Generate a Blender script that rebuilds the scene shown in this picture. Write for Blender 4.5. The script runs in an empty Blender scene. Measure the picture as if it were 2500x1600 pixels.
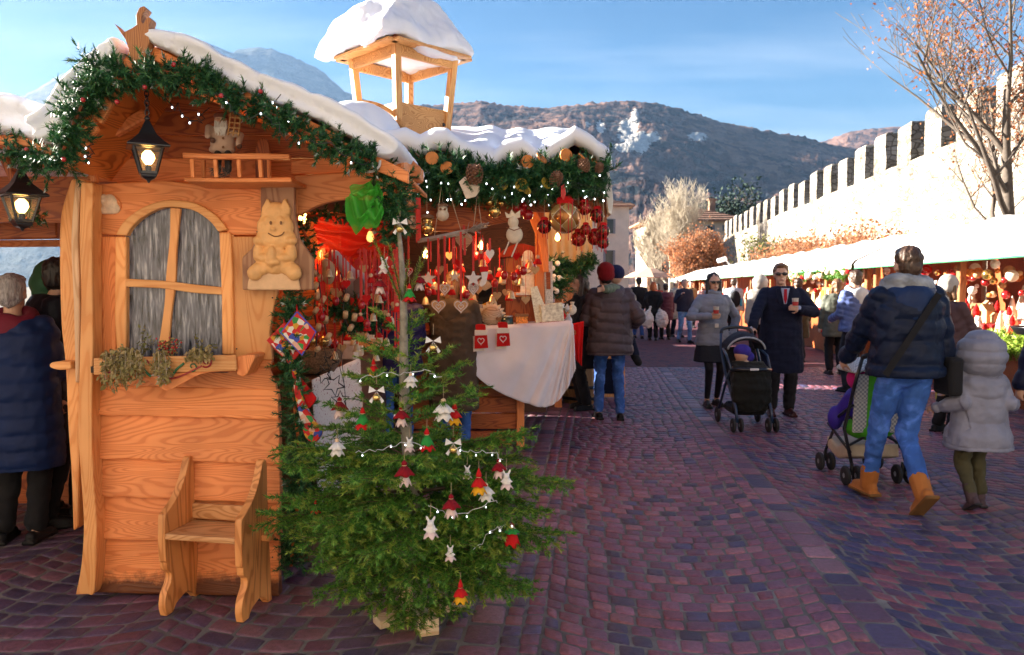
import bpy, bmesh, math, random
import numpy as np
from mathutils import Vector, Matrix, noise as mnoise
random.seed(7); np.random.seed(7)
R = math.radians
SC = bpy.context.scene
COL = SC.collection
# ------------------------------------------------------------------ camera
FPX = 1900.0                       # focal length in pixels of a 2500 px wide frame
CAM_H = 1.53
PITCH = R(3.01)
SUN_AZ = R(17)                     # sun stands to the left, this far ahead of square left
SUN_EL = R(18.5)
cam_d = bpy.data.cameras.new('camera')
cam = bpy.data.objects.new('camera', cam_d); COL.objects.link(cam)
cam.location = (0, 0, CAM_H)
cam.rotation_euler = (R(90) - PITCH, 0, 0)
cam_d.sensor_width = 36.0
cam_d.lens = FPX / 2500 * 36
cam_d.clip_start = 0.05
cam_d.clip_end = 20000
cam_d.dof.use_dof = True
cam_d.dof.focus_distance = 4.0
cam_d.dof.aperture_fstop = 5.0
SC.camera = cam
# ------------------------------------------------------------------ world, sun, exposure
EXPO = 3.0
w = bpy.data.worlds.new('World'); SC.world = w; w.use_nodes = True
nt = w.node_tree; nt.nodes.clear()
def WN(t, **k):
 n = nt.nodes.new(t)
 for a, b in k.items(): setattr(n, a, b)
 return n
sky = WN('ShaderNodeTexSky', sky_type='NISHITA', sun_disc=False)
sky.sun_elevation = SUN_EL
sky.sun_rotation = R(-90) + SUN_AZ          # clockwise from +Y
sky.altitude = 200; sky.air_density = 1.0; sky.dust_density = 0.6; sky.ozone_density = 2.2
bg = WN('ShaderNodeBackground'); out = WN('ShaderNodeOutputWorld')
bg.inputs['Strength'].default_value = 0.05
tc = WN('ShaderNodeTexCoord')
# thin streaked cirrus all over the sky
sep = WN('ShaderNodeSeparateXYZ'); nt.links.new(tc.outputs['Generated'], sep.inputs[0])
mx = WN('ShaderNodeMath', operation='MAXIMUM'); nt.links.new(sep.outputs['Z'], mx.inputs[0]); mx.inputs[1].default_value = 0.02
ad = WN('ShaderNodeMath', operation='ADD'); nt.links.new(mx.outputs[0], ad.inputs[0]); ad.inputs[1].default_value = 0.12
dx_ = WN('ShaderNodeMath', operation='DIVIDE'); nt.links.new(sep.outputs['X'], dx_.inputs[0]); nt.links.new(ad.outputs[0], dx_.inputs[1])
dy_ = WN('ShaderNodeMath', operation='DIVIDE'); nt.links.new(sep.outputs['Y'], dy_.inputs[0]); nt.links.new(ad.outputs[0], dy_.inputs[1])
cmb = WN('ShaderNodeCombineXYZ'); nt.links.new(dx_.outputs[0], cmb.inputs[0]); nt.links.new(dy_.outputs[0], cmb.inputs[1])
mp = WN('ShaderNodeMapping'); nt.links.new(cmb.outputs[0], mp.inputs[0])
mp.inputs['Rotation'].default_value = (0, 0, R(14)); mp.inputs['Scale'].default_value = (0.45, 1.5, 1)
mp.inputs['Location'].default_value = (1.3, 0.4, 0)
cn = WN('ShaderNodeTexNoise'); cn.inputs['Scale'].default_value = 1.1; cn.inputs['Detail'].default_value = 7; cn.inputs['Roughness'].default_value = 0.55
nt.links.new(mp.outputs[0], cn.inputs['Vector'])
cr = WN('ShaderNodeValToRGB'); cr.color_ramp.elements[0].position = 0.45; cr.color_ramp.elements[1].position = 0.74
cr.color_ramp.elements[1].color = (0.26, 0.26, 0.26, 1)
nt.links.new(cn.outputs['Fac'], cr.inputs[0])
sat = WN('ShaderNodeHueSaturation'); sat.inputs['Saturation'].default_value = 1.62; sat.inputs['Value'].default_value = 0.56
gam = WN('ShaderNodeVectorMath', operation='MULTIPLY_ADD')
gam.inputs[1].default_value = (1/5.0,)*3; gam.inputs[2].default_value = (1, 1, 1)
nt.links.new(sky.outputs[0], gam.inputs[0])
dv = WN('ShaderNodeVectorMath', operation='DIVIDE')
nt.links.new(sky.outputs[0], dv.inputs[0]); nt.links.new(gam.outputs[0], dv.inputs[1])
nt.links.new(dv.outputs[0], sat.inputs['Color'])
sg = WN('ShaderNodeGamma'); sg.inputs['Gamma'].default_value = 1.5; nt.links.new(sat.outputs[0], sg.inputs['Color'])
mixc = WN('ShaderNodeMixRGB', blend_type='MIX')
nt.links.new(cr.outputs[0], mixc.inputs[0]); nt.links.new(sg.outputs[0], mixc.inputs[1])
mixc.inputs[2].default_value = (3.9, 4.0, 4.2, 1)
nt.links.new(mixc.outputs[0], bg.inputs['Color']); nt.links.new(bg.outputs[0], out.inputs['Surface'])
sun_d = bpy.data.lights.new('sun', 'SUN'); sun = bpy.data.objects.new('sun', sun_d); COL.objects.link(sun)
sun_d.energy = 4.7; sun_d.angle = R(0.6); sun_d.color = (1.0, 0.90, 0.76)
SDIR = Vector((-math.cos(SUN_AZ)*math.cos(SUN_EL), math.sin(SUN_AZ)*math.cos(SUN_EL), math.sin(SUN_EL)))
sun.rotation_euler = SDIR.to_track_quat('Z', 'Y').to_euler()
sun.location = SDIR * 60
SC.view_settings.view_transform = 'Standard'
SC.view_settings.look = 'None'
SC.view_settings.exposure = EXPO
SC.view_settings.gamma = 1.0
SC.view_settings.use_curve_mapping = False
SC.render.engine = 'CYCLES'
SC.cycles.use_denoising = True
SC.cycles.max_bounces = 7
SC.cycles.diffuse_bounces = 3
SC.cycles.glossy_bounces = 3
SC.cycles.transparent_max_bounces = 8
SC.cycles.transmission_bounces = 6
SC.cycles.sample_clamp_indirect = 6.0
SC.cycles.caustics_reflective = False
SC.cycles.caustics_refractive = False
# ------------------------------------------------------------------ helpers
S = 2500 / 2406.0
def at(dx, dy, Y):
 """point of the world at depth Y seen at reference picture coordinates (2406 px wide)"""
 a = (dx*S - 1250) / FPX; b = (800 - dy*S) / FPX
 ry = math.cos(PITCH) + b*math.sin(PITCH); rz = -math.sin(PITCH) + b*math.cos(PITCH)
 t = Y / ry
 return Vector((a*t, Y, CAM_H + rz*t))
def gnd(dx, dy):
 a = (dx*S - 1250) / FPX; b = (800 - dy*S) / FPX
 ry = math.cos(PITCH) + b*math.sin(PITCH); rz = -math.sin(PITCH) + b*math.cos(PITCH)
 t = -CAM_H / rz
 return Vector((a*t, ry*t, 0))
WLOC = {}
def wl(o):
 return WLOC.get(o.name, Vector((0, 0, 0))) if o else Vector((0, 0, 0))
def thing(name, label, cat, loc=(0, 0, 0), group=None):
 o = bpy.data.objects.new(name, None); COL.objects.link(o)
 o.location = loc; o.empty_display_size = 0.1
 WLOC[o.name] = Vector(loc)
 return tag(o, label, cat, group)
def tag(o, label, cat=None, group=None, kind=None):
 if label: o['label'] = label
 if cat: o['category'] = cat
 if group: o['group'] = group
 if kind: o['kind'] = kind
 return o
def struct(o):
 o['kind'] = 'structure'; return o
def link_mesh(name, me, mat, parent=None, origin=None):
 """me holds world coordinates; recentre it on its own box, keep it in place"""
 n = len(me.vertices)
 co = np.empty(n*3, np.float32); me.vertices.foreach_get('co', co); co = co.reshape(-1, 3)
 if origin is None:
  c = (co.min(0) + co.max(0)) / 2
  if parent is None: c[2] = co[:, 2].min()
 else:
  c = np.array(origin, np.float32)
 me.vertices.foreach_set('co', (co - c).astype(np.float32).ravel()); me.update()
 o = bpy.data.objects.new(name, me); COL.objects.link(o)
 if mat is not None:
  me.materials.clear()
  for m in (mat if isinstance(mat, (list, tuple)) else [mat]): me.materials.append(m)
 c = Vector([float(x) for x in c])
 WLOC[o.name] = c
 if parent: o.parent = parent; o.location = c - wl(parent)
 else: o.location = c
 return o
def np_mesh(name, V, F, mat, parent=None, smooth=False, origin=None, link=True):
 V = np.asarray(V, np.float32); F = np.asarray(F, np.int32)
 me = bpy.data.meshes.new(name)
 k = F.shape[1]
 me.vertices.add(len(V)); me.vertices.foreach_set('co', V.ravel())
 me.loops.add(F.size); me.loops.foreach_set('vertex_index', F.ravel())
 me.polygons.add(len(F)); me.polygons.foreach_set('loop_start', np.arange(0, F.size, k, dtype=np.int32))
 me.polygons.foreach_set('loop_total', np.full(len(F), k, np.int32))
 if smooth: me.polygons.foreach_set('use_smooth', np.ones(len(F), bool))
 me.update(calc_edges=True)
 if not link: return me
 return link_mesh(name, me, mat, parent, origin)
def rotz(a): return Matrix.Rotation(a, 3, 'Z')
def euler(x, y, z): 
 from mathutils import Euler
 return Euler((x, y, z)).to_matrix()
class MB:
 def __init__(s): s.v = []; s.f = []
 def add(s, vs, fs):
  n = len(s.v); s.v += [tuple(p) for p in vs]; s.f += [tuple(i+n for i in f) for f in fs]; return s
 def box(s, c, d, M=None):
  c = Vector(c); hx, hy, hz = d[0]/2, d[1]/2, d[2]/2
  vs = [Vector(p) for p in ((-hx,-hy,-hz),(hx,-hy,-hz),(hx,hy,-hz),(-hx,hy,-hz),(-hx,-hy,hz),(hx,-hy,hz),(hx,hy,hz),(-hx,hy,hz))]
  if M is not None: vs = [M @ p for p in vs]
  return s.add([p+c for p in vs], [(0,3,2,1),(4,5,6,7),(0,1,5,4),(1,2,6,5),(2,3,7,6),(3,0,4,7)])
 def bar(s, a, b, wdt, hgt, up=(0, 0, 1)):
  a = Vector(a); b = Vector(b); d = (b-a); L = d.length; d.normalize()
  up = Vector(up)
  if abs(d.dot(up)) > .98: up = Vector((0, 1, 0))
  x = d.cross(up).normalized(); u = x.cross(d).normalized()
  vs = []
  for p in (a, b):
   for i, j in ((-1,-1),(1,-1),(1,1),(-1,1)): vs.append(p + x*(i*wdt/2) + u*(j*hgt/2))
  return s.add(vs, [(0,1,2,3),(7,6,5,4),(0,4,5,1),(1,5,6,2),(2,6,7,3),(3,7,4,0)])
 def prism(s, pts, vec):
  vec = Vector(vec); n = len(pts); pts = [Vector(p) for p in pts]
  vs = pts + [p+vec for p in pts]
  fs = [tuple(range(n)), tuple(range(2*n-1, n-1, -1))] + [(i, i+n, (i+1) % n + n, (i+1) % n) for i in range(n)]
  return s.add(vs, fs)
 def tube(s, path, rad, n=6, cap=True):
  path = [Vector(p) for p in path]
  if not isinstance(rad, (list, tuple)): rad = [rad]*len(path)
  rings = []
  prev = None
  for i, p in enumerate(path):
   d = (path[min(i+1, len(path)-1)] - path[max(i-1, 0)])
   if d.length < 1e-9: d = Vector((0, 0, 1))
   d.normalize()
   if prev is None:
    u = Vector((0, 0, 1)) if abs(d.z) < .9 else Vector((1, 0, 0))
   else: u = prev
   x = d.cross(u)
   if x.length < 1e-6: x = d.cross(Vector((1, .3, .2)))
   x.normalize(); y = x.cross(d).normalized(); prev = y
   rings.append([p + (x*math.cos(2*math.pi*k/n) + y*math.sin(2*math.pi*k/n))*rad[i] for k in range(n)])
  vs = [q for r in rings for q in r]
  fs = [(i*n+k, i*n+(k+1) % n, (i+1)*n+(k+1) % n, (i+1)*n+k) for i in range(len(path)-1) for k in range(n)]
  if cap: fs += [tuple(range(n-1, -1, -1)), tuple((len(path)-1)*n+k for k in range(n))]
  return s.add(vs, fs)
 def ell(s, c, r, seg=12, rings=8, M=None):
  c = Vector(c)
  if not isinstance(r, (list, tuple)): r = (r, r, r)
  vs = [Vector((0, 0, -r[2]))]
  for i in range(1, rings):
   t = -math.pi/2 + math.pi*i/rings
   for k in range(seg):
    a = 2*math.pi*k/seg
    vs.append(Vector((r[0]*math.cos(t)*math.cos(a), r[1]*math.cos(t)*math.sin(a), r[2]*math.sin(t))))
  vs.append(Vector((0, 0, r[2])))
  if M is not None: vs = [M @ p for p in vs]
  vs = [p+c for p in vs]
  T = len(vs)-1
  fs = [(0, 1+(k+1) % seg, 1+k) for k in range(seg)]
  for i in range(rings-2):
   for k in range(seg):
    a = 1+i*seg+k; b = 1+i*seg+(k+1) % seg
    fs.append((a, b, b+seg, a+seg))
  fs += [(T, 1+(rings-2)*seg+k, 1+(rings-2)*seg+(k+1) % seg) for k in range(seg)]
  return s.add(vs, fs)
 def lathe(s, prof, c, n=12, M=None, closed=True):
  c = Vector(c); vs = []
  for r, z in prof:
   for k in range(n):
    a = 2*math.pi*k/n; p = Vector((r*math.cos(a), r*math.sin(a), z))
    vs.append((M @ p if M is not None else p) + c)
  m = len(prof)
  fs = [(i*n+k, i*n+(k+1) % n, (i+1)*n+(k+1) % n, (i+1)*n+k) for i in range(m-1) for k in range(n)]
  if closed: fs += [tuple(range(n-1, -1, -1)), tuple((m-1)*n+k for k in range(n))]
  return s.add(vs, fs)
 def loft(s, rings):
  """rings: list of lists of points (same count)"""
  n = len(rings[0]); vs = [p for r in rings for p in r]; m = len(rings)
  fs = [(i*n+k, i*n+(k+1) % n, (i+1)*n+(k+1) % n, (i+1)*n+k) for i in range(m-1) for k in range(n)]
  fs += [tuple(range(n-1, -1, -1)), tuple((m-1)*n+k for k in range(n))]
  return s.add(vs, fs)
 def cap(s, a, b, ra, rb, n=10):
  """tapered capsule"""
  a = Vector(a); b = Vector(b); d = b-a
  if d.length < 1e-6: return s.ell(a, ra, n, 8)
  d.normalize(); path = []; rad = []
  for t in (-.98, -.75, -.4): path.append(a + d*(ra*t)); rad.append(ra*math.sqrt(max(0.02, 1-t*t)))
  path += [a, b]; rad += [ra, rb]
  for t in (.4, .75, .98): path.append(b + d*(rb*t)); rad.append(rb*math.sqrt(max(0.02, 1-t*t)))
  return s.tube(path, rad, n)
 def mesh(s, name, smooth=False, fix=True):
  me = bpy.data.meshes.new(name)
  me.from_pydata(s.v, [], s.f)
  if fix:
   bm = bmesh.new(); bm.from_mesh(me); bmesh.ops.recalc_face_normals(bm, faces=bm.faces); bm.to_mesh(me); bm.free()
  if smooth: me.polygons.foreach_set('use_smooth', np.ones(len(me.polygons), bool))
  me.update(); return me
 def build(s, name, mat, parent=None, smooth=False, bevel=0, seg=1, origin=None, fix=True):
  o = link_mesh(name, s.mesh(name, smooth, fix), mat, parent, origin)
  if bevel:
   m = o.modifiers.new('bevel', 'BEVEL'); m.width = bevel; m.segments = seg; m.limit_method = 'ANGLE'; m.angle_limit = R(40)
  return o
 def remesh(s, voxel, smooth=2, fac=0.5):
  """fuse everything into one surface; returns a mesh datablock in world coordinates"""
  me = s.mesh('tmp')
  o = bpy.data.objects.new('tmp', me); COL.objects.link(o)
  m = o.modifiers.new('r', 'REMESH'); m.mode = 'VOXEL'; m.voxel_size = voxel; m.use_smooth_shade = True
  if smooth:
   q = o.modifiers.new('s', 'SMOOTH'); q.iterations = smooth; q.factor = fac
  dg = bpy.context.evaluated_depsgraph_get()
  r = bpy.data.meshes.new_from_object(o.evaluated_get(dg))
  bpy.data.objects.remove(o); bpy.data.meshes.remove(me)
  r.polygons.foreach_set('use_smooth', np.ones(len(r.polygons), bool))
  return r
def mesh_co(me):
 co = np.empty(len(me.vertices)*3, np.float32); me.vertices.foreach_get('co', co); co = co.reshape(-1, 3)
 no = np.empty(len(me.vertices)*3, np.float32); me.vertices.foreach_get('normal', no)
 return co, no.reshape(-1, 3)
def set_co(me, co):
 me.vertices.foreach_set('co', np.asarray(co, np.float32).ravel()); me.update()
def vnoise(P, scale, seed=0, octaves=2):
 """cheap smooth noise from rotated sines, P (n,3) -> (n,) about -1..1"""
 rng = np.random.RandomState(seed); out = np.zeros(len(P)); amp = 1.0; tot = 0
 for o in range(octaves):
  for k in range(5):
   d = rng.normal(size=3); d /= np.linalg.norm(d)
   out += amp*np.sin(P @ d * scale * (0.7+0.6*rng.rand()) * (2**o) + rng.rand()*6.28 + 1.3*np.sin(P @ rng.normal(size=3)*scale*.5*(2**o)))
  tot += amp*2.2; amp *= .5
 return out/tot
def dup(o, delta=(0, 0, 0), parent=None, rz=None):
 c = o.copy(); COL.objects.link(c); WLOC[c.name] = wl(o) + Vector(delta)
 if parent: c.parent = parent
 else:
  c.location = o.location + Vector(delta)
  if rz is not None: c.rotation_euler = (0, 0, rz)
 for ch in list(o.children): dup(ch, delta, c)
 return c
# ------------------------------------------------------------------ materials
MATS = {}
def new_mat(name):
 m = bpy.data.materials.new(name); m.use_nodes = True; n = m.node_tree.nodes; n.clear()
 o = n.new('ShaderNodeOutputMaterial'); b = n.new('ShaderNodeBsdfPrincipled')
 m.node_tree.links.new(b.outputs[0], o.inputs['Surface'])
 MATS[name] = m
 return m, m.node_tree, b, o
def nd(t, ty, **k):
 n = t.nodes.new(ty)
 for a, b in k.items():
  if a in ('operation', 'blend_type', 'feature', 'distance', 'wave_type', 'bands_direction', 'data_type', 'interpolation_type', 'attribute_name', 'noise_dimensions', 'attribute_type'): setattr(n, a, b)
  else: n.inputs[a.replace('_', ' ')].default_value = b
 return n
def ramp(t, fac, stops):
 r = t.nodes.new('ShaderNodeValToRGB'); e = r.color_ramp.elements
 while len(e) > 1: e.remove(e[0])
 e[0].position = stops[0][0]; e[0].color = (*stops[0][1], 1)
 for p, c in stops[1:]:
  x = e.new(p); x.color = (*c, 1)
 t.links.new(fac, r.inputs[0]); return r
def bump(t, b, h, strength=0.4, dist=0.01):
 n = t.nodes.new('ShaderNodeBump'); n.inputs['Strength'].default_value = strength; n.inputs['Distance'].default_value = dist
 t.links.new(h, n.inputs['Height']); t.links.new(n.outputs[0], b.inputs['Normal']); return n
def wood(name, light, dark, axis='X', rings=32, scale=1.0, rough=.5, fine=.5, patch=None):
 m, t, b, o = new_mat(name); L = t.links
 tc = t.nodes.new('ShaderNodeTexCoord'); oi = t.nodes.new('ShaderNodeObjectInfo')
 mul = nd(t, 'ShaderNodeVectorMath', operation='MULTIPLY_ADD')
 L.new(oi.outputs['Random'], mul.inputs[0]); mul.inputs[1].default_value = (31, 17, 23); L.new(tc.outputs['Object'], mul.inputs[2])
 k = {'X': (.9, 6.5, 6.5), 'Y': (6.5, .9, 6.5), 'Z': (6.5, 6.5, .9)}[axis]
 mp = t.nodes.new('ShaderNodeMapping'); mp.inputs['Scale'].default_value = tuple(q*scale for q in k); L.new(mul.outputs[0], mp.inputs[0])
 n1 = nd(t, 'ShaderNodeTexNoise', Scale=1.0, Detail=1.5, Roughness=.45, Distortion=.5); L.new(mp.outputs[0], n1.inputs['Vector'])
 mm = nd(t, 'ShaderNodeMath', operation='MULTIPLY'); L.new(n1.outputs['Fac'], mm.inputs[0]); mm.inputs[1].default_value = rings*6.28
 sn = nd(t, 'ShaderNodeMath', operation='SINE'); L.new(mm.outputs[0], sn.inputs[0])
 mp2 = t.nodes.new('ShaderNodeMapping'); k2 = {'X': (3, 90, 90), 'Y': (90, 3, 90), 'Z': (90, 90, 3)}[axis]
 mp2.inputs['Scale'].default_value = k2; L.new(mul.outputs[0], mp2.inputs[0])
 n2 = nd(t, 'ShaderNodeTexNoise', Scale=1.0, Detail=3, Roughness=.6); L.new(mp2.outputs[0], n2.inputs['Vector'])
 mr = nd(t, 'ShaderNodeMapRange'); L.new(sn.outputs[0], mr.inputs[0]); mr.inputs[1].default_value = -1; mr.inputs[2].default_value = 1
 pw = nd(t, 'ShaderNodeMath', operation='POWER'); L.new(mr.outputs[0], pw.inputs[0]); pw.inputs[1].default_value = 2.2
 mix = nd(t, 'ShaderNodeMath', operation='MULTIPLY_ADD'); L.new(n2.outputs['Fac'], mix.inputs[0]); mix.inputs[1].default_value = fine; L.new(pw.outputs[0], mix.inputs[2])
 mid = tuple((a+c)/2 for a, c in zip(light, dark))
 rp = ramp(t, mix.outputs[0], [(0.12, light), (0.75, mid), (1.25 if False else 1.0, dark)])
 n3 = nd(t, 'ShaderNodeTexNoise', Scale=2.3, Detail=3); L.new(mul.outputs[0], n3.inputs['Vector'])
 hs = t.nodes.new('ShaderNodeHueSaturation'); L.new(rp.outputs[0], hs.inputs['Color'])
 va = nd(t, 'ShaderNodeMapRange'); L.new(n3.outputs['Fac'], va.inputs[0]); va.inputs[1].default_value = .3; va.inputs[2].default_value = .7; va.inputs[3].default_value = .80; va.inputs[4].default_value = 1.16
 vb = nd(t, 'ShaderNodeMath', operation='MULTIPLY_ADD'); L.new(oi.outputs['Random'], vb.inputs[0]); vb.inputs[1].default_value = .26; L.new(va.outputs[0], vb.inputs[2])
 vc = nd(t, 'ShaderNodeMath', operation='SUBTRACT'); L.new(vb.outputs[0], vc.inputs[0]); vc.inputs[1].default_value = .13
 L.new(vc.outputs[0], hs.inputs['Value'])
 L.new(hs.outputs[0], b.inputs['Base Color'])
 b.inputs['Roughness'].default_value = rough
 bump(t, b, mix.outputs[0], .3, .0025)
 return m
def plain(name, col, rough=.6, metal=0, nscale=30, var=.18, bmp=.15, bdist=.004, spec=.5, coat=0, obj_var=0.0, sheen=0):
 m, t, b, o = new_mat(name); L = t.links
 tc = t.nodes.new('ShaderNodeTexCoord')
 n = nd(t, 'ShaderNodeTexNoise', Scale=nscale, Detail=4, Roughness=.6); L.new(tc.outputs['Object'], n.inputs['Vector'])
 lo = tuple(c*(1-var) for c in col); hi = tuple(min(1, c*(1+var)) for c in col)
 rp = ramp(t, n.outputs['Fac'], [(.3, lo), (.7, hi)])
 src = rp.outputs[0]
 if obj_var:
  oi = t.nodes.new('ShaderNodeObjectInfo'); hs = t.nodes.new('ShaderNodeHueSaturation'); L.new(src, hs.inputs['Color'])
  mr = nd(t, 'ShaderNodeMapRange'); L.new(oi.outputs['Random'], mr.inputs[0]); mr.inputs[3].default_value = 1-obj_var; mr.inputs[4].default_value = 1+obj_var
  L.new(mr.outputs[0], hs.inputs['Value']); src = hs.outputs[0]
 L.new(src, b.inputs['Base Color'])
 b.inputs['Roughness'].default_value = rough; b.inputs['Metallic'].default_value = metal; b.inputs['Specular IOR Level'].default_value = spec
 if coat: b.inputs['Coat Weight'].default_value = coat; b.inputs['Coat Roughness'].default_value = .15
 if sheen: b.inputs['Sheen Weight'].default_value = sheen; b.inputs['Sheen Roughness'].default_value = .5
 if bmp: bump(t, b, n.outputs['Fac'], bmp, bdist)
 return m
def island(name, stops, rough=.6, trans=0, spec=.3):
 """colour picked per loose piece (needles, leaves)"""
 m, t, b, o = new_mat(name); L = t.links
 g = t.nodes.new('ShaderNodeNewGeometry')
 rp = ramp(t, g.outputs['Random Per Island'], stops)
 L.new(rp.outputs[0], b.inputs['Base Color']); b.inputs['Roughness'].default_value = rough; b.inputs['Specular IOR Level'].default_value = spec
 if trans:
  tr = t.nodes.new('ShaderNodeBsdfTranslucent'); L.new(rp.outputs[0], tr.inputs[0])
  ms = t.nodes.new('ShaderNodeMixShader'); ms.inputs[0].default_value = trans
  L.new(b.outputs[0], ms.inputs[1]); L.new(tr.outputs[0], ms.inputs[2]); L.new(ms.outputs[0], o.inputs['Surface'])
 return m
def glow(name, col, strength):
 m, t, b, o = new_mat(name)
 b.inputs['Base Color'].default_value = (*col, 1); b.inputs['Emission Color'].default_value = (*col, 1); b.inputs['Emission Strength'].default_value = strength
 return m
def fabric(name, col, rough=.85, weave=260, var=.12, sheen=.3, fold=0.0):
 m, t, b, o = new_mat(name); L = t.links
 tc = t.nodes.new('ShaderNodeTexCoord')
 n = nd(t, 'ShaderNodeTexNoise', Scale=7, Detail=3); L.new(tc.outputs['Object'], n.inputs['Vector'])
 n2 = nd(t, 'ShaderNodeTexNoise', Scale=weave, Detail=2); L.new(tc.outputs['Object'], n2.inputs['Vector'])
 lo = tuple(c*(1-var) for c in col); hi = tuple(min(1, c*(1+var)) for c in col)
 rp = ramp(t, n.outputs['Fac'], [(.3, lo), (.7, hi)]); L.new(rp.outputs[0], b.inputs['Base Color'])
 b.inputs['Roughness'].default_value = rough; b.inputs['Sheen Weight'].default_value = sheen*.15; b.inputs['Specular IOR Level'].default_value = .18
 if fold:
  n3 = nd(t, 'ShaderNodeTexNoise', Scale=14, Detail=3, Distortion=1.2); L.new(tc.outputs['Object'], n3.inputs['Vector'])
  ad = nd(t, 'ShaderNodeMath', operation='MULTIPLY_ADD'); L.new(n3.outputs['Fac'], ad.inputs[0]); ad.inputs[1].default_value = fold; L.new(n2.outputs['Fac'], ad.inputs[2])
  bump(t, b, ad.outputs[0], .5, .004)
 else: bump(t, b, n2.outputs['Fac'], .25, .002)
 return m
W_LARCH = wood('larch', (.88, .315, .10), (.71, .21, .055), 'X')
W_LARCHZ = wood('larch_upright', (.88, .315, .10), (.71, .21, .055), 'Z')
W_LARCHY = wood('larch_deep', (.80, .26, .05), (.50, .12, .018), 'Y')
W_PALE = wood('pale_larch', (.88, .42, .15), (.77, .31, .09), 'Z', rings=20)
W_PALEX = wood('pale_larch_flat', (.88, .44, .16), (.78, .33, .10), 'X', rings=20)
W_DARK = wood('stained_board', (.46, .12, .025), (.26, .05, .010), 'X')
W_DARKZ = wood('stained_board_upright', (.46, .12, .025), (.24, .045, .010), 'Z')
W_PINE = wood('white_pine', (.80, .62, .40), (.66, .44, .24), 'X', rings=8)
W_GREY = wood('weathered_wood', (.34, .29, .25), (.17, .14, .12), 'X', rings=10)
def _snow():
 m, t, b, o = new_mat('snow'); L = t.links
 b.inputs['Base Color'].default_value = (.82, .86, .96, 1); b.inputs['Roughness'].default_value = .8
 b.inputs['Subsurface Weight'].default_value = .25; b.inputs['Subsurface Radius'].default_value = (.04, .04, .05); b.inputs['Subsurface Scale'].default_value = .5
 tc = t.nodes.new('ShaderNodeTexCoord'); n = nd(t, 'ShaderNodeTexNoise', Scale=90, Detail=5, Roughness=.7); L.new(tc.outputs['Object'], n.inputs['Vector'])
 n2 = nd(t, 'ShaderNodeTexNoise', Scale=9, Detail=3); L.new(tc.outputs['Object'], n2.inputs['Vector'])
 a = nd(t, 'ShaderNodeMath', operation='MULTIPLY_ADD'); L.new(n.outputs['Fac'], a.inputs[0]); a.inputs[1].default_value = .35; L.new(n2.outputs['Fac'], a.inputs[2])
 bump(t, b, a.outputs[0], .35, .02); return m
SNOW = _snow()
# ------------------------------------------------------------------ ground and paving
LA = R(6.0)                                   # the lane runs this far to the right of the view axis
def lane(u, v): return (u*math.cos(LA) + v*math.sin(LA), -u*math.sin(LA) + v*math.cos(LA))
def _mortar():
 m, t, b, o = new_mat('sand_joint'); L = t.links
 tc = t.nodes.new('ShaderNodeTexCoord')
 n = nd(t, 'ShaderNodeTexNoise', Scale=3, Detail=6, Roughness=.7); L.new(tc.outputs['Object'], n.inputs['Vector'])
 n2 = nd(t, 'ShaderNodeTexNoise', Scale=160, Detail=3); L.new(tc.outputs['Object'], n2.inputs['Vector'])
 rp = ramp(t, n.outputs['Fac'], [(.3, (.08, .07, .07)), (.5, (.17, .155, .145)), (.7, (.30, .28, .26))]); L.new(rp.outputs[0], b.inputs['Base Color'])
 b.inputs['Roughness'].default_value = .9; bump(t, b, n2.outputs['Fac'], .6, .004); return m
def _stone():
 m, t, b, o = new_mat('porphyry'); L = t.links
 tc = t.nodes.new('ShaderNodeTexCoord'); g = t.nodes.new('ShaderNodeNewGeometry')
 a = t.nodes.new('ShaderNodeAttribute'); a.attribute_name = 'tint'
 n = nd(t, 'ShaderNodeTexNoise', Scale=38, Detail=5, Roughness=.68); L.new(g.outputs['Position'], n.inputs['Vector'])
 n2 = nd(t, 'ShaderNodeTexNoise', Scale=260, Detail=2); L.new(g.outputs['Position'], n2.inputs['Vector'])
 mr = nd(t, 'ShaderNodeMapRange'); L.new(n.outputs['Fac'], mr.inputs[0]); mr.inputs[1].default_value = .25; mr.inputs[2].default_value = .75; mr.inputs[3].default_value = .55; mr.inputs[4].default_value = 1.5
 vm = nd(t, 'ShaderNodeVectorMath', operation='SCALE'); L.new(a.outputs['Color'], vm.inputs[0]); L.new(mr.outputs[0], vm.inputs['Scale'])
 L.new(vm.outputs[0], b.inputs['Base Color'])
 rr = nd(t, 'ShaderNodeMapRange'); L.new(n.outputs['Fac'], rr.inputs[0]); rr.inputs[3].default_value = .28; rr.inputs[4].default_value = .58
 L.new(rr.outputs[0], b.inputs['Roughness']); b.inputs['Specular IOR Level'].default_value = .5
 ad = nd(t, 'ShaderNodeMath', operation='MULTIPLY_ADD'); L.new(n2.outputs['Fac'], ad.inputs[0]); ad.inputs[1].default_value = .35; L.new(n.outputs['Fac'], ad.inputs[2])
 bump(t, b, ad.outputs[0], .6, .012); return m
MORTAR = _mortar(); STONE = _stone()
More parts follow.
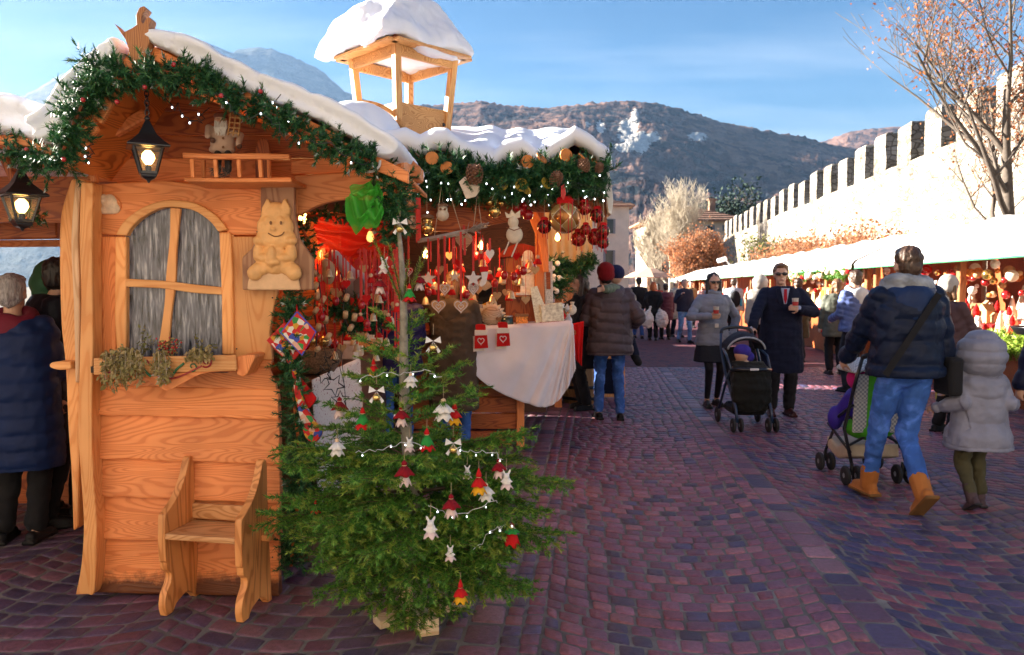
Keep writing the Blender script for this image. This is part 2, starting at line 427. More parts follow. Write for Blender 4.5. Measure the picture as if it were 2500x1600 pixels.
def _farpave():
 m, t, b, o = new_mat('far_paving'); L = t.links
 tc = t.nodes.new('ShaderNodeTexCoord')
 v = nd(t, 'ShaderNodeTexVoronoi', Scale=8.5); v.inputs['Randomness'].default_value = .35; L.new(tc.outputs['Object'], v.inputs['Vector'])
 e = nd(t, 'ShaderNodeTexVoronoi', feature='DISTANCE_TO_EDGE', Scale=8.5); e.inputs['Randomness'].default_value = .35; L.new(tc.outputs['Object'], e.inputs['Vector'])
 sp = t.nodes.new('ShaderNodeSeparateColor'); L.new(v.outputs['Color'], sp.inputs[0])
 rp = ramp(t, sp.outputs[0], [(0, (.05, .04, .07)), (.25, (.14, .05, .065)), (.7, (.18, .065, .075)), (1, (.10, .065, .09))])
 ed = ramp(t, e.outputs['Distance'], [(0, (.11, .1, .1)), (.09, (1, 1, 1))])
 mx = nd(t, 'ShaderNodeMixRGB', blend_type='MIX'); L.new(ed.outputs[0], mx.inputs[0]); mx.inputs[1].default_value = (.05, .045, .05, 1); L.new(rp.outputs[0], mx.inputs[2])
 L.new(mx.outputs[0], b.inputs['Base Color']); b.inputs['Roughness'].default_value = .7; b.inputs['Specular IOR Level'].default_value = .12
 bump(t, b, ed.outputs[0], .5, .01); return m
FARPAVE = _farpave()
me_g = MB().add([(-9000, -600, -.05), (9000, -600, -.05), (9000, 9000, -.05), (-9000, 9000, -.05)], [(0, 1, 2, 3)])
FIELD = plain('valley_ground', (.10, .085, .06), .9, nscale=.02, var=.3, bmp=0)
struct(me_g.build('ground', FIELD, origin=(0, 0, -.05)))
far = MB().add([(-30, 14.76, -.003), (40, 14.76, -.003), (40, 130, -.003), (-30, 130, -.003)], [(0, 1, 2, 3)]).build('paved_square', FARPAVE, origin=(0, 60, -.006))
struct(far)
pave = MB().add([(-12, -3, -.0035), (18, -3, -.0035), (18, 14.75, -.0035), (-12, 14.75, -.0035)], [(0, 1, 2, 3)]).build('pavement', MORTAR, origin=(0, 5, -.0035))
struct(pave)
def make_cobbles():
 rng = random.Random(11)
 cells = []                                          # (4 corners in u,v ; kind)
 def field(u0, u1, band, sag, v0, v1, row=.107, col=.108, kind='f'):
  u = u0
  while u < u1 - .05:
   w = min(band, u1-u)
   uc = u + w/2
   f = lambda q: sag*((q-uc)/(band/2))**2
   v = v0
   while v < v1:
    h = row*rng.uniform(.93, 1.08)
    n = max(2, round(w/(col*rng.uniform(.92, 1.08))))
    xs = [u]
    off = rng.uniform(.35, 1.0)
    for k in range(1, n): xs.append(u + w*((k-1+off)/(n-1+.0001 if False else n-.5+off-.5)) + rng.uniform(-.012, .012))
    xs.append(u+w)
    xs.sort()
    for a, c in zip(xs, xs[1:]):
     if c-a < .045: continue
     cells.append(((a, v+f(a)), (c, v+f(c)), (c, v+h+f(c)), (a, v+h+f(a)), kind))
    v += h
   u += w
 def column(u0, u1, v0, v1, l0, l1, kind):
  v = v0
  while v < v1:
   h = rng.uniform(l0, l1); cells.append(((u0, v), (u1, v), (u1, v+h), (u0, v+h), kind)); v += h
 V0, V1 = 1.9, 15.2
 field(-.22, 1.12, 1.34, .20, V0-.3, V1)
 column(1.12, 1.21, V0, V1, .09, .13, 'f'); column(1.21, 1.385, V0, V1, .16, .26, 'b')
 field(1.385, 10.5, 1.52, .26, V0-.3, V1, kind='r')
 column(-.31, -.22, V0, V1, .085, .12, 'f'); column(-.40, -.31, V0, V1, .085, .12, 'f')
 column(-.565, -.40, V0, V1, .15, .23, 'b')
 column(-.665, -.565, V0, V1, .085, .13, 'l'); column(-.765, -.665, V0, V1, .085, .13, 'l')
 field(-7.9, -.765, 1.19, .17, V0-.3, V1, row=.12, col=.135, kind='l')
 V = []; T = []; cen = []
 for a, b_, c, d, kind in cells:
  P = [Vector((*lane(*q), 0)) for q in (a, b_, c, d)]
  m = sum(P, Vector())/4
  if m.y < 2.05 or m.y > 14.75: continue
  if abs(m.x) > .72*m.y + 1.3: continue
  gap = rng.uniform(.0035, .0085)
  Q = []
  for p in P:
   d_ = (m-p); Q.append(p + d_.normalized()*gap*1.4 + Vector((rng.uniform(-.005, .005), rng.uniform(-.005, .005), 0)))
  O = []
  for i in range(4):
   p, n1, p1 = Q[i], Q[(i+1) % 4], Q[i-1]
   k = rng.uniform(.05, .15)
   O.append(p.lerp(p1, k)); O.append(p.lerp(n1, rng.uniform(.05, .15)))
  z = rng.uniform(-.0022, .0022); tx = rng.uniform(-.014, .014); ty = rng.uniform(-.014, .014)
  ring = []
  for q in O: ring.append((q.x, q.y, -.03))
  for q in O: ring.append((q.x, q.y, -.0045+z+tx*(q.x-m.x)+ty*(q.y-m.y)))
  for q in O:
   s_ = q + (m-q)*.13
   ring.append((s_.x, s_.y, .001+z+tx*(q.x-m.x)+ty*(q.y-m.y)+rng.uniform(-.0012, .0012)))
  r = rng.random()
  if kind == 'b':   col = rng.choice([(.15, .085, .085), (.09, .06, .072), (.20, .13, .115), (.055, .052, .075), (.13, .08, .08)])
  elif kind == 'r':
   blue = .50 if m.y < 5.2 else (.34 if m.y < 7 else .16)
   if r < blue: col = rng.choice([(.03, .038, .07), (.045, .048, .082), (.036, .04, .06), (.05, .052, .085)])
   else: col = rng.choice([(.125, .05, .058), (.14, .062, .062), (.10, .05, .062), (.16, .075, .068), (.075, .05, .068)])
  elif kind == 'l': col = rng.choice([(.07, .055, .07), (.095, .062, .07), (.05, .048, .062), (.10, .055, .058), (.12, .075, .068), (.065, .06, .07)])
  else:
   if r < .12: col = rng.choice([(.05, .048, .075), (.06, .056, .082), (.045, .04, .05)])
   elif r < .3: col = rng.choice([(.20, .10, .085), (.18, .09, .09)])
   else: col = rng.choice([(.145, .065, .072), (.16, .075, .075), (.125, .062, .075), (.14, .058, .06), (.155, .08, .085), (.11, .058, .068)])
  j = rng.uniform(1.0, 1.45); col = (col[0]*1.3, col[1]*1.0, col[2]*1.38)
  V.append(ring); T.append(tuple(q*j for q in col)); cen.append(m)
 V = np.array(V, np.float32); T = np.array(T, np.float32)
 Fq = []
 for l in range(2):
  for k in range(8): Fq.append((l*8+k, l*8+(k+1) % 8, (l+1)*8+(k+1) % 8, (l+1)*8+k))
 Fq += [(16, 17, 18, 19), (16, 19, 20, 23), (20, 21, 22, 23)]
 Fq = np.array(Fq, np.int32)
 def emit(name, idx):
  n = len(idx); vv = V[idx].reshape(-1, 3); ff = (Fq[None] + (np.arange(n)*24)[:, None, None]).reshape(-1, 4)
  me = np_mesh(name, vv, ff, None, link=False)
  at_ = me.attributes.new('tint', 'FLOAT_COLOR', 'POINT')
  col = np.ones((n*24, 4), np.float32); col[:, :3] = np.repeat(T[idx], 24, 0)
  at_.data.foreach_set('color', col.ravel())
  return link_mesh(name, me, STONE, pave)
 # the stones that show largest: nearest ones inside the frame and not under hut or fir
 score = []
 for i, m in enumerate(cen):
  inside = abs(m.x) < .64*m.y and m.y > 2.95
  hidden = (m.x < .0 and m.y > 3.75) or (-1.05 < m.x < -.05 and 3.1 < m.y < 3.75)
  score.append(m.y if inside and not hidden else 1e6)
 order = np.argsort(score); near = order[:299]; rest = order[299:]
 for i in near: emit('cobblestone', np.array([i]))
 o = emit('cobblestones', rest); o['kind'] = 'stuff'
make_cobbles()
# ------------------------------------------------------------------ mountains
def _forest(name, a, b_, c, rockc=(.62, .58, .52), scale=.05):
 m, t, b, o = new_mat(name); L = t.links
 g = t.nodes.new('ShaderNodeNewGeometry')
 n1 = nd(t, 'ShaderNodeTexNoise', Scale=.0065, Detail=5, Roughness=.6); L.new(g.outputs['Position'], n1.inputs['Vector'])
 v = nd(t, 'ShaderNodeTexVoronoi', Scale=scale); L.new(g.outputs['Position'], v.inputs['Vector'])
 n2 = nd(t, 'ShaderNodeTexNoise', Scale=.035, Detail=4, Roughness=.7); L.new(g.outputs['Position'], n2.inputs['Vector'])
 sp = t.nodes.new('ShaderNodeSeparateColor'); L.new(v.outputs['Color'], sp.inputs[0])
 ad = nd(t, 'ShaderNodeMath', operation='MULTIPLY_ADD'); L.new(sp.outputs[0], ad.inputs[0]); ad.inputs[1].default_value = .22
 a2 = nd(t, 'ShaderNodeMath', operation='MULTIPLY_ADD'); L.new(n2.outputs['Fac'], a2.inputs[0]); a2.inputs[1].default_value = .5; L.new(n1.outputs['Fac'], a2.inputs[2])
 L.new(a2.outputs[0], ad.inputs[2])
 rp = ramp(t, ad.outputs[0], [(.72, c), (.86, b_), (1.0, a)])
 at_ = t.nodes.new('ShaderNodeAttribute'); at_.attribute_name = 'rock'
 n3 = nd(t, 'ShaderNodeTexNoise', Scale=.06, Detail=6, Roughness=.7); L.new(g.outputs['Position'], n3.inputs['Vector'])
 rr = ramp(t, n3.outputs['Fac'], [(.3, tuple(q*.5 for q in rockc)), (.6, rockc)])
 th = nd(t, 'ShaderNodeMath', operation='MULTIPLY_ADD'); L.new(n3.outputs['Fac'], th.inputs[0]); th.inputs[1].default_value = 2.4; L.new(at_.outputs['Fac'], th.inputs[2])
 st = nd(t, 'ShaderNodeMapRange'); L.new(th.outputs[0], st.inputs[0]); st.inputs[1].default_value = 1.72; st.inputs[2].default_value = 1.85
 mx = nd(t, 'ShaderNodeMixRGB', blend_type='MIX'); L.new(st.outputs[0], mx.inputs[0]); L.new(rp.outputs[0], mx.inputs[1]); L.new(rr.outputs[0], mx.inputs[2])
 L.new(mx.outputs[0], b.inputs['Base Color']); b.inputs['Roughness'].default_value = .95; b.inputs['Specular IOR Level'].default_value = .1
 bm_ = nd(t, 'ShaderNodeMath', operation='MULTIPLY_ADD'); L.new(v.outputs['Distance'], bm_.inputs[0]); bm_.inputs[1].default_value = -.05; L.new(n2.outputs['Fac'], bm_.inputs[2])
 bump(t, b, bm_.outputs[0], 1.0, 8.0); return m
def ridge(name, pts, D0, D1, mat, N=420, M=64, rough=1.0, seed=0, cliffs=(), back=500, tree=3.0):
 xs = np.array([p[0] for p in pts], float); ys = np.array([p[1] for p in pts], float)
 cols = np.linspace(xs[0], xs[-1], N)
 Y = np.interp(cols, xs, ys)
 H = np.array([at(c, y, D1).z for c, y in zip(cols, Y)]); tx = np.array([at(c, 600, 1.0).x for c in cols])
 s = np.linspace(0, 1, M)
 D = D0 + (D1-D0)*s
 G = np.zeros((M+6, N, 3)); rock = np.zeros((M+6, N))
 for j in range(M):
  z = H*(s[j]**1.25)
  G[j] = np.stack([tx*D[j], np.full(N, D[j]), z], 1)
 for j in range(6):
  q = (j+1)/6; G[M+j] = np.stack([tx*(D1+back*q), np.full(N, D1+back*q), H*(1-q*1.02)], 1)
 P = G.reshape(-1, 3)
 env = np.repeat(np.concatenate([np.sin(np.pi*np.clip(s, 0, 1))**.7, np.zeros(6)]), N)
 P[:, 2] += env*rough*vnoise(P*np.array([1, .7, .3]), .009, seed, 2)*24
 P[:, 2] += (tree*.6*vnoise(P, .08, seed+1, 2) + tree*.45*np.random.RandomState(seed).normal(size=len(P)))*np.repeat(np.concatenate([np.minimum(1, s*6), np.ones(1), np.zeros(5)]), N)
 P[:, 1] += env*rough*vnoise(P, .011, seed+2, 2)*20
 rk = np.zeros(len(P)); fade = np.zeros(len(P))
 px = (P[:, 0]/P[:, 1]*FPX + 1250)/S
 el = np.degrees(np.arctan2(P[:, 2]-CAM_H, P[:, 1])) + math.degrees(PITCH)
 py = (800 - np.tan(np.radians(el))*FPX)/S
 for cx, cy, rx, ry in cliffs:
  d = ((px-cx)/rx)**2 + ((py-cy)/ry)**2
  k = np.clip(1.1-d, 0, 1); rk = np.maximum(rk, k)
  P[:, 1] -= k*4
 P[:, 1] += rk*vnoise(P, .09, seed+5, 3)*10
 idx = np.arange((M+6)*N).reshape(M+6, N)
 F = np.stack([idx[:-1, :-1], idx[:-1, 1:], idx[1:, 1:], idx[1:, :-1]], -1).reshape(-1, 4)
 me = np_mesh(name, P, F, None, smooth=False, link=False)
 a = me.attributes.new('rock', 'FLOAT', 'POINT'); a.data.foreach_set('value', rk.astype(np.float32))
 return struct(link_mesh(name, me, mat, None, origin=(0, (D0+D1)/2, 0)))
F_NEAR = _forest('winter_forest', (.20, .115, .085), (.085, .05, .042), (.006, .012, .016))
F_FAR = _forest('far_forest', (.07, .075, .07), (.03, .04, .036), (.008, .018, .018), scale=.03)
ridge('mountain', [(640, 300), (760, 285), (820, 268), (900, 258), (960, 250), (1070, 243), (1130, 237), (1200, 249), (1290, 254), (1370, 243), (1440, 240), (1505, 237), (1560, 246), (1640, 270), (1740, 297), (1820, 312), (1900, 327), (1940, 336), (2000, 350), (2100, 372), (2400, 430), (2900, 500)],
      620, 1750, F_NEAR, seed=3, cliffs=[(1474, 312, 34, 46), (1500, 334, 34, 34), (1488, 272, 12, 22), (1530, 324, 24, 18), (1408, 300, 14, 22), (1632, 322, 30, 14), (1380, 292, 10, 9), (1466, 348, 34, 16)])
ridge('mountain', [(1700, 345), (1880, 338), (1930, 332), (1990, 309), (2090, 297), (2200, 302), (2500, 330), (3000, 380)], 1500, 2600, F_NEAR, N=200, M=40, seed=9)
ridge('mountain', [(-900, 330), (-300, 280), (0, 248), (60, 230), (110, 202), (160, 172), (230, 140), (300, 108), (380, 84), (470, 90), (545, 122), (600, 112), (650, 116), (700, 135), (760, 165), (815, 215), (870, 238), (950, 262), (1100, 300), (1300, 340)],
      2200, 4300, F_FAR, N=300, M=50, seed=5, tree=5, rough=1.6)
# ------------------------------------------------------------------ castle wall
def _castle():
 m, t, b, o = new_mat('castle_stone'); L = t.links
 tc = t.nodes.new('ShaderNodeTexCoord'); g = t.nodes.new('ShaderNodeNewGeometry')
 mp = t.nodes.new('ShaderNodeMapping'); mp.inputs['Scale'].default_value = (2.2, 2.2, 4.2); L.new(g.outputs['Position'], mp.inputs[0])
 v = nd(t, 'ShaderNodeTexVoronoi', Scale=1.0); L.new(mp.outputs[0], v.inputs['Vector'])
 e = nd(t, 'ShaderNodeTexVoronoi', feature='DISTANCE_TO_EDGE', Scale=1.0); L.new(mp.outputs[0], e.inputs['Vector'])
 sp = t.nodes.new('ShaderNodeSeparateColor'); L.new(v.outputs['Color'], sp.inputs[0])
 rp = ramp(t, sp.outputs[0], [(0, (.24, .21, .17)), (.5, (.36, .33, .29)), (1, (.46, .43, .38))])
 n = nd(t, 'ShaderNodeTexNoise', Scale=.6, Detail=6, Roughness=.7); L.new(g.outputs['Position'], n.inputs['Vector'])
 rn = ramp(t, n.outputs['Fac'], [(.32, (.34, .31, .27)), (.46, (.8, .77, .72)), (.58, (1, 1, 1))])
 mu = nd(t, 'ShaderNodeMixRGB', blend_type='MULTIPLY'); mu.inputs[0].default_value = 1; L.new(rp.outputs[0], mu.inputs[1]); L.new(rn.outputs[0], mu.inputs[2])
 ed = ramp(t, e.outputs['Distance'], [(0, (.22, .2, .18)), (.05, (.65, .63, .6)), (.09, (1, 1, 1))])
 m2 = nd(t, 'ShaderNodeMixRGB', blend_type='MULTIPLY'); m2.inputs[0].default_value = 1; L.new(mu.outputs[0], m2.inputs[1]); L.new(ed.outputs[0], m2.inputs[2])
 L.new(m2.outputs[0], b.inputs['Base Color']); b.inputs['Roughness'].default_value = .9
 bump(t, b, ed.outputs[0], .6, .04); return m
CASTLE = _castle()
WDX = math.tan(R(6.9)); WX0 = 14.4
def wp(Y, z, off=0.0): return Vector((WX0 + WDX*Y + off, Y - off*WDX, z))
cw = thing('castle_wall', 'tall pale stone castle wall with swallow battlements behind the canvas stalls', 'wall', wp(20, 0))
mb = MB(); rng = random.Random(4)
ys = np.linspace(10, 96, 44); rings = []
for Y in ys:
 j = rng.uniform(-.05, .05); tz = 7.5 + rng.uniform(-.07, .07)
 rings.append([wp(Y, -.04), wp(Y, 3+rng.uniform(-.3, .3), j), wp(Y, 5.2, j*.5), wp(Y, tz, 0), wp(Y, tz, 1.1), wp(Y, -.04, 1.1)])
mb.loft(rings).build('wall', CASTLE, cw)
for k in range(26):
 Y0 = 11.1 + 3.3*k - .15; wd = 1.72 + rng.uniform(-.08, .08); tz = 9.4 + rng.uniform(-.12, .12)
 a = .0 + rng.uniform(-.03, .02)
 n_ = 5; rings = []
 q = [(0, 0), (.3, .02), (.55, -.02), (.8, .015), (1, 0)]
 m = MB()
 lo = [wp(Y0, 7.30, a), wp(Y0+wd, 7.30, a), wp(Y0+wd, 7.30, a+.78), wp(Y0, 7.30, a+.78)]
 rings = []
 for zz in (7.30, 8.0, 8.7, tz-.12, tz):
  i = .0 if zz < tz else .08
  rings.append([wp(Y0+i+rng.uniform(-.03, .03), zz, a+i+rng.uniform(-.03, .03)), wp(Y0+wd-i+rng.uniform(-.03, .03), zz+rng.uniform(-.03, .06)*(zz == tz), a+i), wp(Y0+wd-i, zz, a+.78-i), wp(Y0+i, zz, a+.78-i)])
 m.loft(rings).build('merlon', CASTLE, cw)
# rough end pier of the wall, broken courses
m = MB(); rings = []
for zz, gx in ((-.04, 0), (4, .0), (6.5, .1), (7.2, .15)):
 rings.append([wp(96, zz, -.4+gx), wp(98.5-gx, zz, -.4+gx), wp(98.5-gx, zz, 2), wp(96, zz, 2)])
m.loft(rings).build('end_pier', CASTLE, cw)
# ------------------------------------------------------------------ far buildings
PLASTER = plain('pale_plaster', (.66, .57, .47), .9, nscale=.7, var=.12, bmp=.2)
PLASTER2 = plain('warm_plaster', (.70, .57, .42), .9, nscale=.9, var=.12, bmp=.2)
TILE = plain('roof_tile', (.36, .20, .13), .85, nscale=2, var=.3, bmp=.5, bdist=.05)
SHUT = plain('grey_shutter', (.22, .22, .24), .7)
PANE = plain('dark_pane', (.03, .035, .04), .12, var=.1, bmp=0)
def building(name, label, x0, x1, y0, y1, h, wallm, wins, roof_rise=1.6, over=.5, chim=None, ang=0):
 c = Vector(((x0+x1)/2, (y0+y1)/2, 0))
 t = thing(name, label, 'building', c)
 m = MB().box((c.x, c.y, h/2-.05), (x1-x0, y1-y0, h+.1)); m.build('wall', wallm, t)
 a = over; z = h; 
 p = [(x0-a, y0-a), (x1+a, y0-a), (x1+a, y1+a), (x0-a, y1+a)]
 q = min(x1-x0, y1-y0)/2 * .95
 r1 = (x0+q, c.y); r2 = (x1-q, c.y)
 vs = [(*k, z) for k in p] + [(*k, z+.22) for k in p] + [(*r1, z+roof_rise+.22), (*r2, z+roof_rise+.22)]
 fs = [(3, 2, 1, 0), (0, 1, 5, 4), (1, 2, 6, 5), (2, 3, 7, 6), (3, 0, 4, 7), (4, 5, 9, 8), (5, 6, 9), (6, 7, 8, 9), (7, 4, 8)]
 rf = MB().add(vs, fs).build('roof', TILE, t)
 # rows of roof tiles on the face towards the lane
 for k in range(7):
  f = (k+.5)/7
  l_ = Vector((x0-a, y0-a, z+.26)).lerp(Vector((*r1, z+roof_rise+.26)), f); r_ = Vector((x1+a, y0-a, z+.26)).lerp(Vector((*r2, z+roof_rise+.26)), f)
  MB().tube([l_, r_], .09, 5).build('tile_course', TILE, rf)
 if chim:
  MB().box((chim[0], chim[1], z+roof_rise), (.8, .8, 1.6)).box((chim[0], chim[1], z+roof_rise+.9), (1.1, 1.1, .2)).build('chimney', TILE, rf)
 for wx, wz, ww, wh in wins:
  f = MB().box((wx, y0-.03, wz), (ww+.5, .10, wh+.12)).build('window', SHUT, t)
  MB().box((wx, y0-.09, wz), (ww, .04, wh)).build('pane', PANE, f)
  MB().box((wx, y0-.12, wz-wh/2-.12), (ww+.6, .2, .1)).build('sill', PLASTER, f)
 return t
p = at(1478, 500, 92)
tb = building('plaster_house', 'tall pale plaster house with a hipped roof beyond the end of the stalls', p.x-11, p.x, 92, 104, at(1470, 486, 92).z, PLASTER,
         [(p.x-2.3, 8.6, .9, 1.6), (p.x-2.3, 4.9, .9, 1.7), (p.x-5.5, 8.6, .9, 1.6), (p.x-5.5, 4.9, .9, 1.7)], 1.9, .6, chim=(p.x-2, 97))
p0 = at(1640, 520, 100); p1 = at(1738, 520, 100)
building('plaster_house', 'low villa with a red tiled roof and dark attic windows beside the wall', p0.x-6, p1.x-.2, 100, 112, at(1700, 520, 100).z, PLASTER2,
         [(p1.x-1.6-2.2*k, at(1700, 536, 100).z, .7, .6) for k in range(5)] + [(p1.x-2.2-2.6*k, 3.5, .8, 1.5) for k in range(4)], 2.4, .9, chim=(p0.x+3.0, 105))
# unseen house fronts added behind the viewer to bounce sunlight onto the hut
building('plaster_house', 'wide cream plaster house added unseen opposite the stalls to bounce sunlight', -22, -3.5, -19, -7.5, 12, PLASTER2, [], 2, .5)
building('plaster_house', 'ochre plaster house with a tiled roof added unseen to bounce sunlight', -3.3, 15, -20, -8, 11, PLASTER, [], 2, .5)
# ------------------------------------------------------------------ trees (bare or with a few dry leaves)
def branch_tree(name, label, base, height, spread, seed, bark, leafm=None, nleaf=0, leaf=.06, trunk_r=.12, lean=(0, 0), levels=4, first=.28, kids=(7, 5, 4, 3), up=.5, group=None, leaf_bias=None, trunks=1, cat='tree', tw=.006):
 rng = random.Random(seed); base = Vector(base)
 t = thing(name, label, cat, base, group)
 trunk = MB(); limbs = MB(); tips = []
 def grow(p, d, L, r, lev):
  n = 5 if lev < 2 else 3
  path = [p.copy()]; rad = [r]; q = p.copy(); dd = d.copy()
  for i in range(n):
   dd = (dd + Vector((rng.uniform(-.22, .22), rng.uniform(-.22, .22), rng.uniform(-.05, .2)))*(.9 if lev else .35)).normalized()
   q = q + dd*(L/n); path.append(q.copy()); rad.append(max(tw, r*(1-.62*(i+1)/n)))
  (trunk if lev == 0 else limbs).tube(path, rad, 7 if lev == 0 else (5 if lev < 3 else 3), cap=False)
  if lev >= levels-2: tips.extend(path[1:])
  if lev < levels-1:
   for k in range(kids[lev]):
    f = first + (1-first)*(k+rng.random())/kids[lev] if lev == 0 else .25+.75*(k+rng.random())/kids[lev]
    i = min(n-1, int(f*n)); pp = path[i].lerp(path[i+1], f*n-i)
    az = rng.uniform(0, 6.28); side = Vector((math.cos(az)*spread, math.sin(az)*spread, up+rng.uniform(-.15, .3)))
    nd_ = (dd*.5 + side).normalized()
    grow(pp, nd_, L*rng.uniform(.45, .68)*(1.0 if lev else .95), rad[i]*rng.uniform(.45, .62), lev+1)
 for k in range(trunks):
  a = k*6.28/trunks
  d0 = Vector((lean[0]+(.35*math.cos(a) if trunks > 1 else 0), lean[1]+(.35*math.sin(a) if trunks > 1 else 0), 1)).normalized()
  grow(base + Vector((.1*math.cos(a), .1*math.sin(a), -.05)) if trunks > 1 else base - Vector((0, 0, .05)), d0, height*.62, trunk_r, 0)
 trunk.build('trunk', bark, t, smooth=True, fix=False); limbs.build('branches', bark, t, smooth=True, fix=False)
 if leafm and nleaf:
  T = np.array([tuple(q) for q in tips]); rs = np.random.RandomState(seed)
  if leaf_bias is not None:
   pr = np.array([leaf_bias(q) for q in T]); pr /= pr.sum(); ii = rs.choice(len(T), nleaf, p=pr)
  else: ii = rs.randint(0, len(T), nleaf)
  C = T[ii] + rs.normal(scale=leaf*1.6, size=(nleaf, 3))
  o = leaves_mesh('leaves', C, leaf, rs, leafm, t)
 return t
def leaves_mesh(name, C, size, rs, mat, parent, narrow=.62, droop=False):
 n = len(C)
 a = rs.normal(size=(n, 3)); a /= np.linalg.norm(a, axis=1)[:, None]
 if droop: a[:, 2] = -abs(a[:, 2])-.4; a /= np.linalg.norm(a, axis=1)[:, None]
 b = np.cross(a, rs.normal(size=(n, 3))); b /= np.linalg.norm(b, axis=1)[:, None]
 c = np.cross(a, b)
 s = size*(.6+.8*rs.rand(n))[:, None]
 V = np.stack([C, C+a*s*.45+b*s*narrow*.5+c*s*.08, C+a*s, C+a*s*.45-b*s*narrow*.5+c*s*.08], 1).reshape(-1, 3)
 F = np.arange(4*n).reshape(-1, 4)
 F = np.concatenate([F[:, [0, 1, 2]], F[:, [0, 2, 3]]])
 return np_mesh(name, V, F, mat, parent)
BARK = plain('grey_bark', (.10, .08, .065), .9, nscale=12, var=.3, bmp=.5)
BARK_PALE = plain('pale_bark', (.46, .40, .31), .9, nscale=10, var=.2, bmp=.3)
BARK_RED = plain('russet_bark', (.24, .12, .07), .9, nscale=10, var=.2, bmp=.3)
DRY = island('dry_leaf', [(0, (.34, .09, .03)), (.35, (.48, .17, .05)), (.7, (.42, .22, .12)), (1, (.30, .16, .13))], .7, .35)
RUSSET = island('russet_leaf', [(0, (.40, .14, .06)), (.5, (.50, .22, .10)), (1, (.42, .24, .13))], .8, .35)
tp = at(2388, 500, 16.0)
branch_tree('beech_tree', 'leaning tree with dry russet leaves rising behind the canvas roof by the wall', (tp.x+.25, 16.0, 0), 9.0, .95, 21, BARK, DRY, 5200, .075, .17, lean=(-.10, 0), levels=5, first=.30, kids=(9, 6, 4, 3), up=.62,
   leaf_bias=lambda q: .15 + max(0, (q[0]-tp.x+2.2))*.45 + max(0, q[2]-4)*.10)
tq = at(2520, 500, 19.0)
branch_tree('beech_tree', 'second tree with dense dry russet leaves close to the castle wall', (tq.x+1.6, 19.0, 0), 11, .9, 5, BARK, DRY, 7500, .08, .19, levels=5, first=.3, kids=(8, 6, 4, 3), up=.55)
pt = at(1578, 640, 75)
branch_tree('bare_tree', 'big bare pale tree with a dense fan of fine twigs', (pt.x, 75, 0), 10.5, 1.0, 8, BARK_PALE, None, 0, .1, .28, levels=5, first=.12, kids=(14, 9, 7, 5), up=.75, tw=.012)
pt2 = at(1540, 640, 80)
branch_tree('bare_tree', 'smaller bare pale tree beside the tall plaster house', (pt2.x, 80, 0), 8, .65, 18, BARK_PALE, None, 0, .1, .2, levels=5, first=.12, kids=(12, 8, 7, 5), up=.8, tw=.02)
pt = at(1640, 640, 56)
branch_tree('russet_tree', 'round small tree with russet twigs and dry leaves at the far end of the stalls', (pt.x, 56, 0), 5.2, .95, 14, BARK_RED, RUSSET, 9000, .16, .16, levels=5, first=.06, kids=(13, 7, 5, 4), up=.55, trunks=2, tw=.012)
for k, (Y, h) in enumerate(((23.5, 2.75), (26, 2.9), (29, 2.9), (32.5, 3.0), (36, 3.0))):
 X = 10.6 + .121*(Y-20) + .3*math.sin(k*2.1)
 branch_tree('hedge_shrub', 'shrub of a dry russet hedge growing between canvas roofs and castle wall', (X, Y, 0), h*1.18, 1.0, 40+k, BARK_RED, RUSSET, 3600, .12, .06, levels=4, first=.15, kids=(10, 7, 5), up=.55, trunks=3, group='russet hedge shrubs below the castle wall', cat='shrub', tw=.008)
GREENLEAF = island('olive_leaf', [(0, (.10, .12, .03)), (.5, (.18, .19, .06)), (1, (.26, .22, .10))], .7, .3)
pg = at(1815, 600, 44)
branch_tree('evergreen_shrub', 'small olive green shrub growing at the foot of the castle wall', (pg.x, 44, 0), 4.4, 1.0, 77, BARK, GREENLEAF, 2600, .17, .07, levels=4, first=.1, kids=(9, 6, 5), up=.55, trunks=3, cat='shrub', tw=.01)
pg = at(1795, 500, 112)
branch_tree('dark_tree', 'dark evergreen tree standing behind the tiled villa', (pg.x-2, 122, 0), 15, .8, 78, BARK, island('cedar_leaf', [(0, (.015, .035, .03)), (1, (.04, .07, .05))], .8, .1), 9000, .5, .3, levels=4, first=.2, kids=(14, 8, 5), up=.2, cat='tree', tw=.02)
# ------------------------------------------------------------------ flood lamp on a post
WHITEM = plain('white_enamel', (.72, .72, .72), .4, bmp=0, var=.03)
p = at(1702, 612, 30); q = at(1716, 640, 30)
fl = thing('flood_lamp', 'white flood lamp on a thin leaning post above the canvas roofs', 'lamp', (q.x+.3, 30, 0))
MB().tube([(q.x+.3, 30, 0), (q.x+.25, 30, q.z), (p.x+.02, 30, p.z+.03)], .03, 6).build('post', WHITEM, fl)
MB().box((p.x-.1, 29.98, p.z+.02), (.36, .2, .17), euler(0, R(-18), 0)).build('lamp_head', WHITEM, fl, bevel=.03)
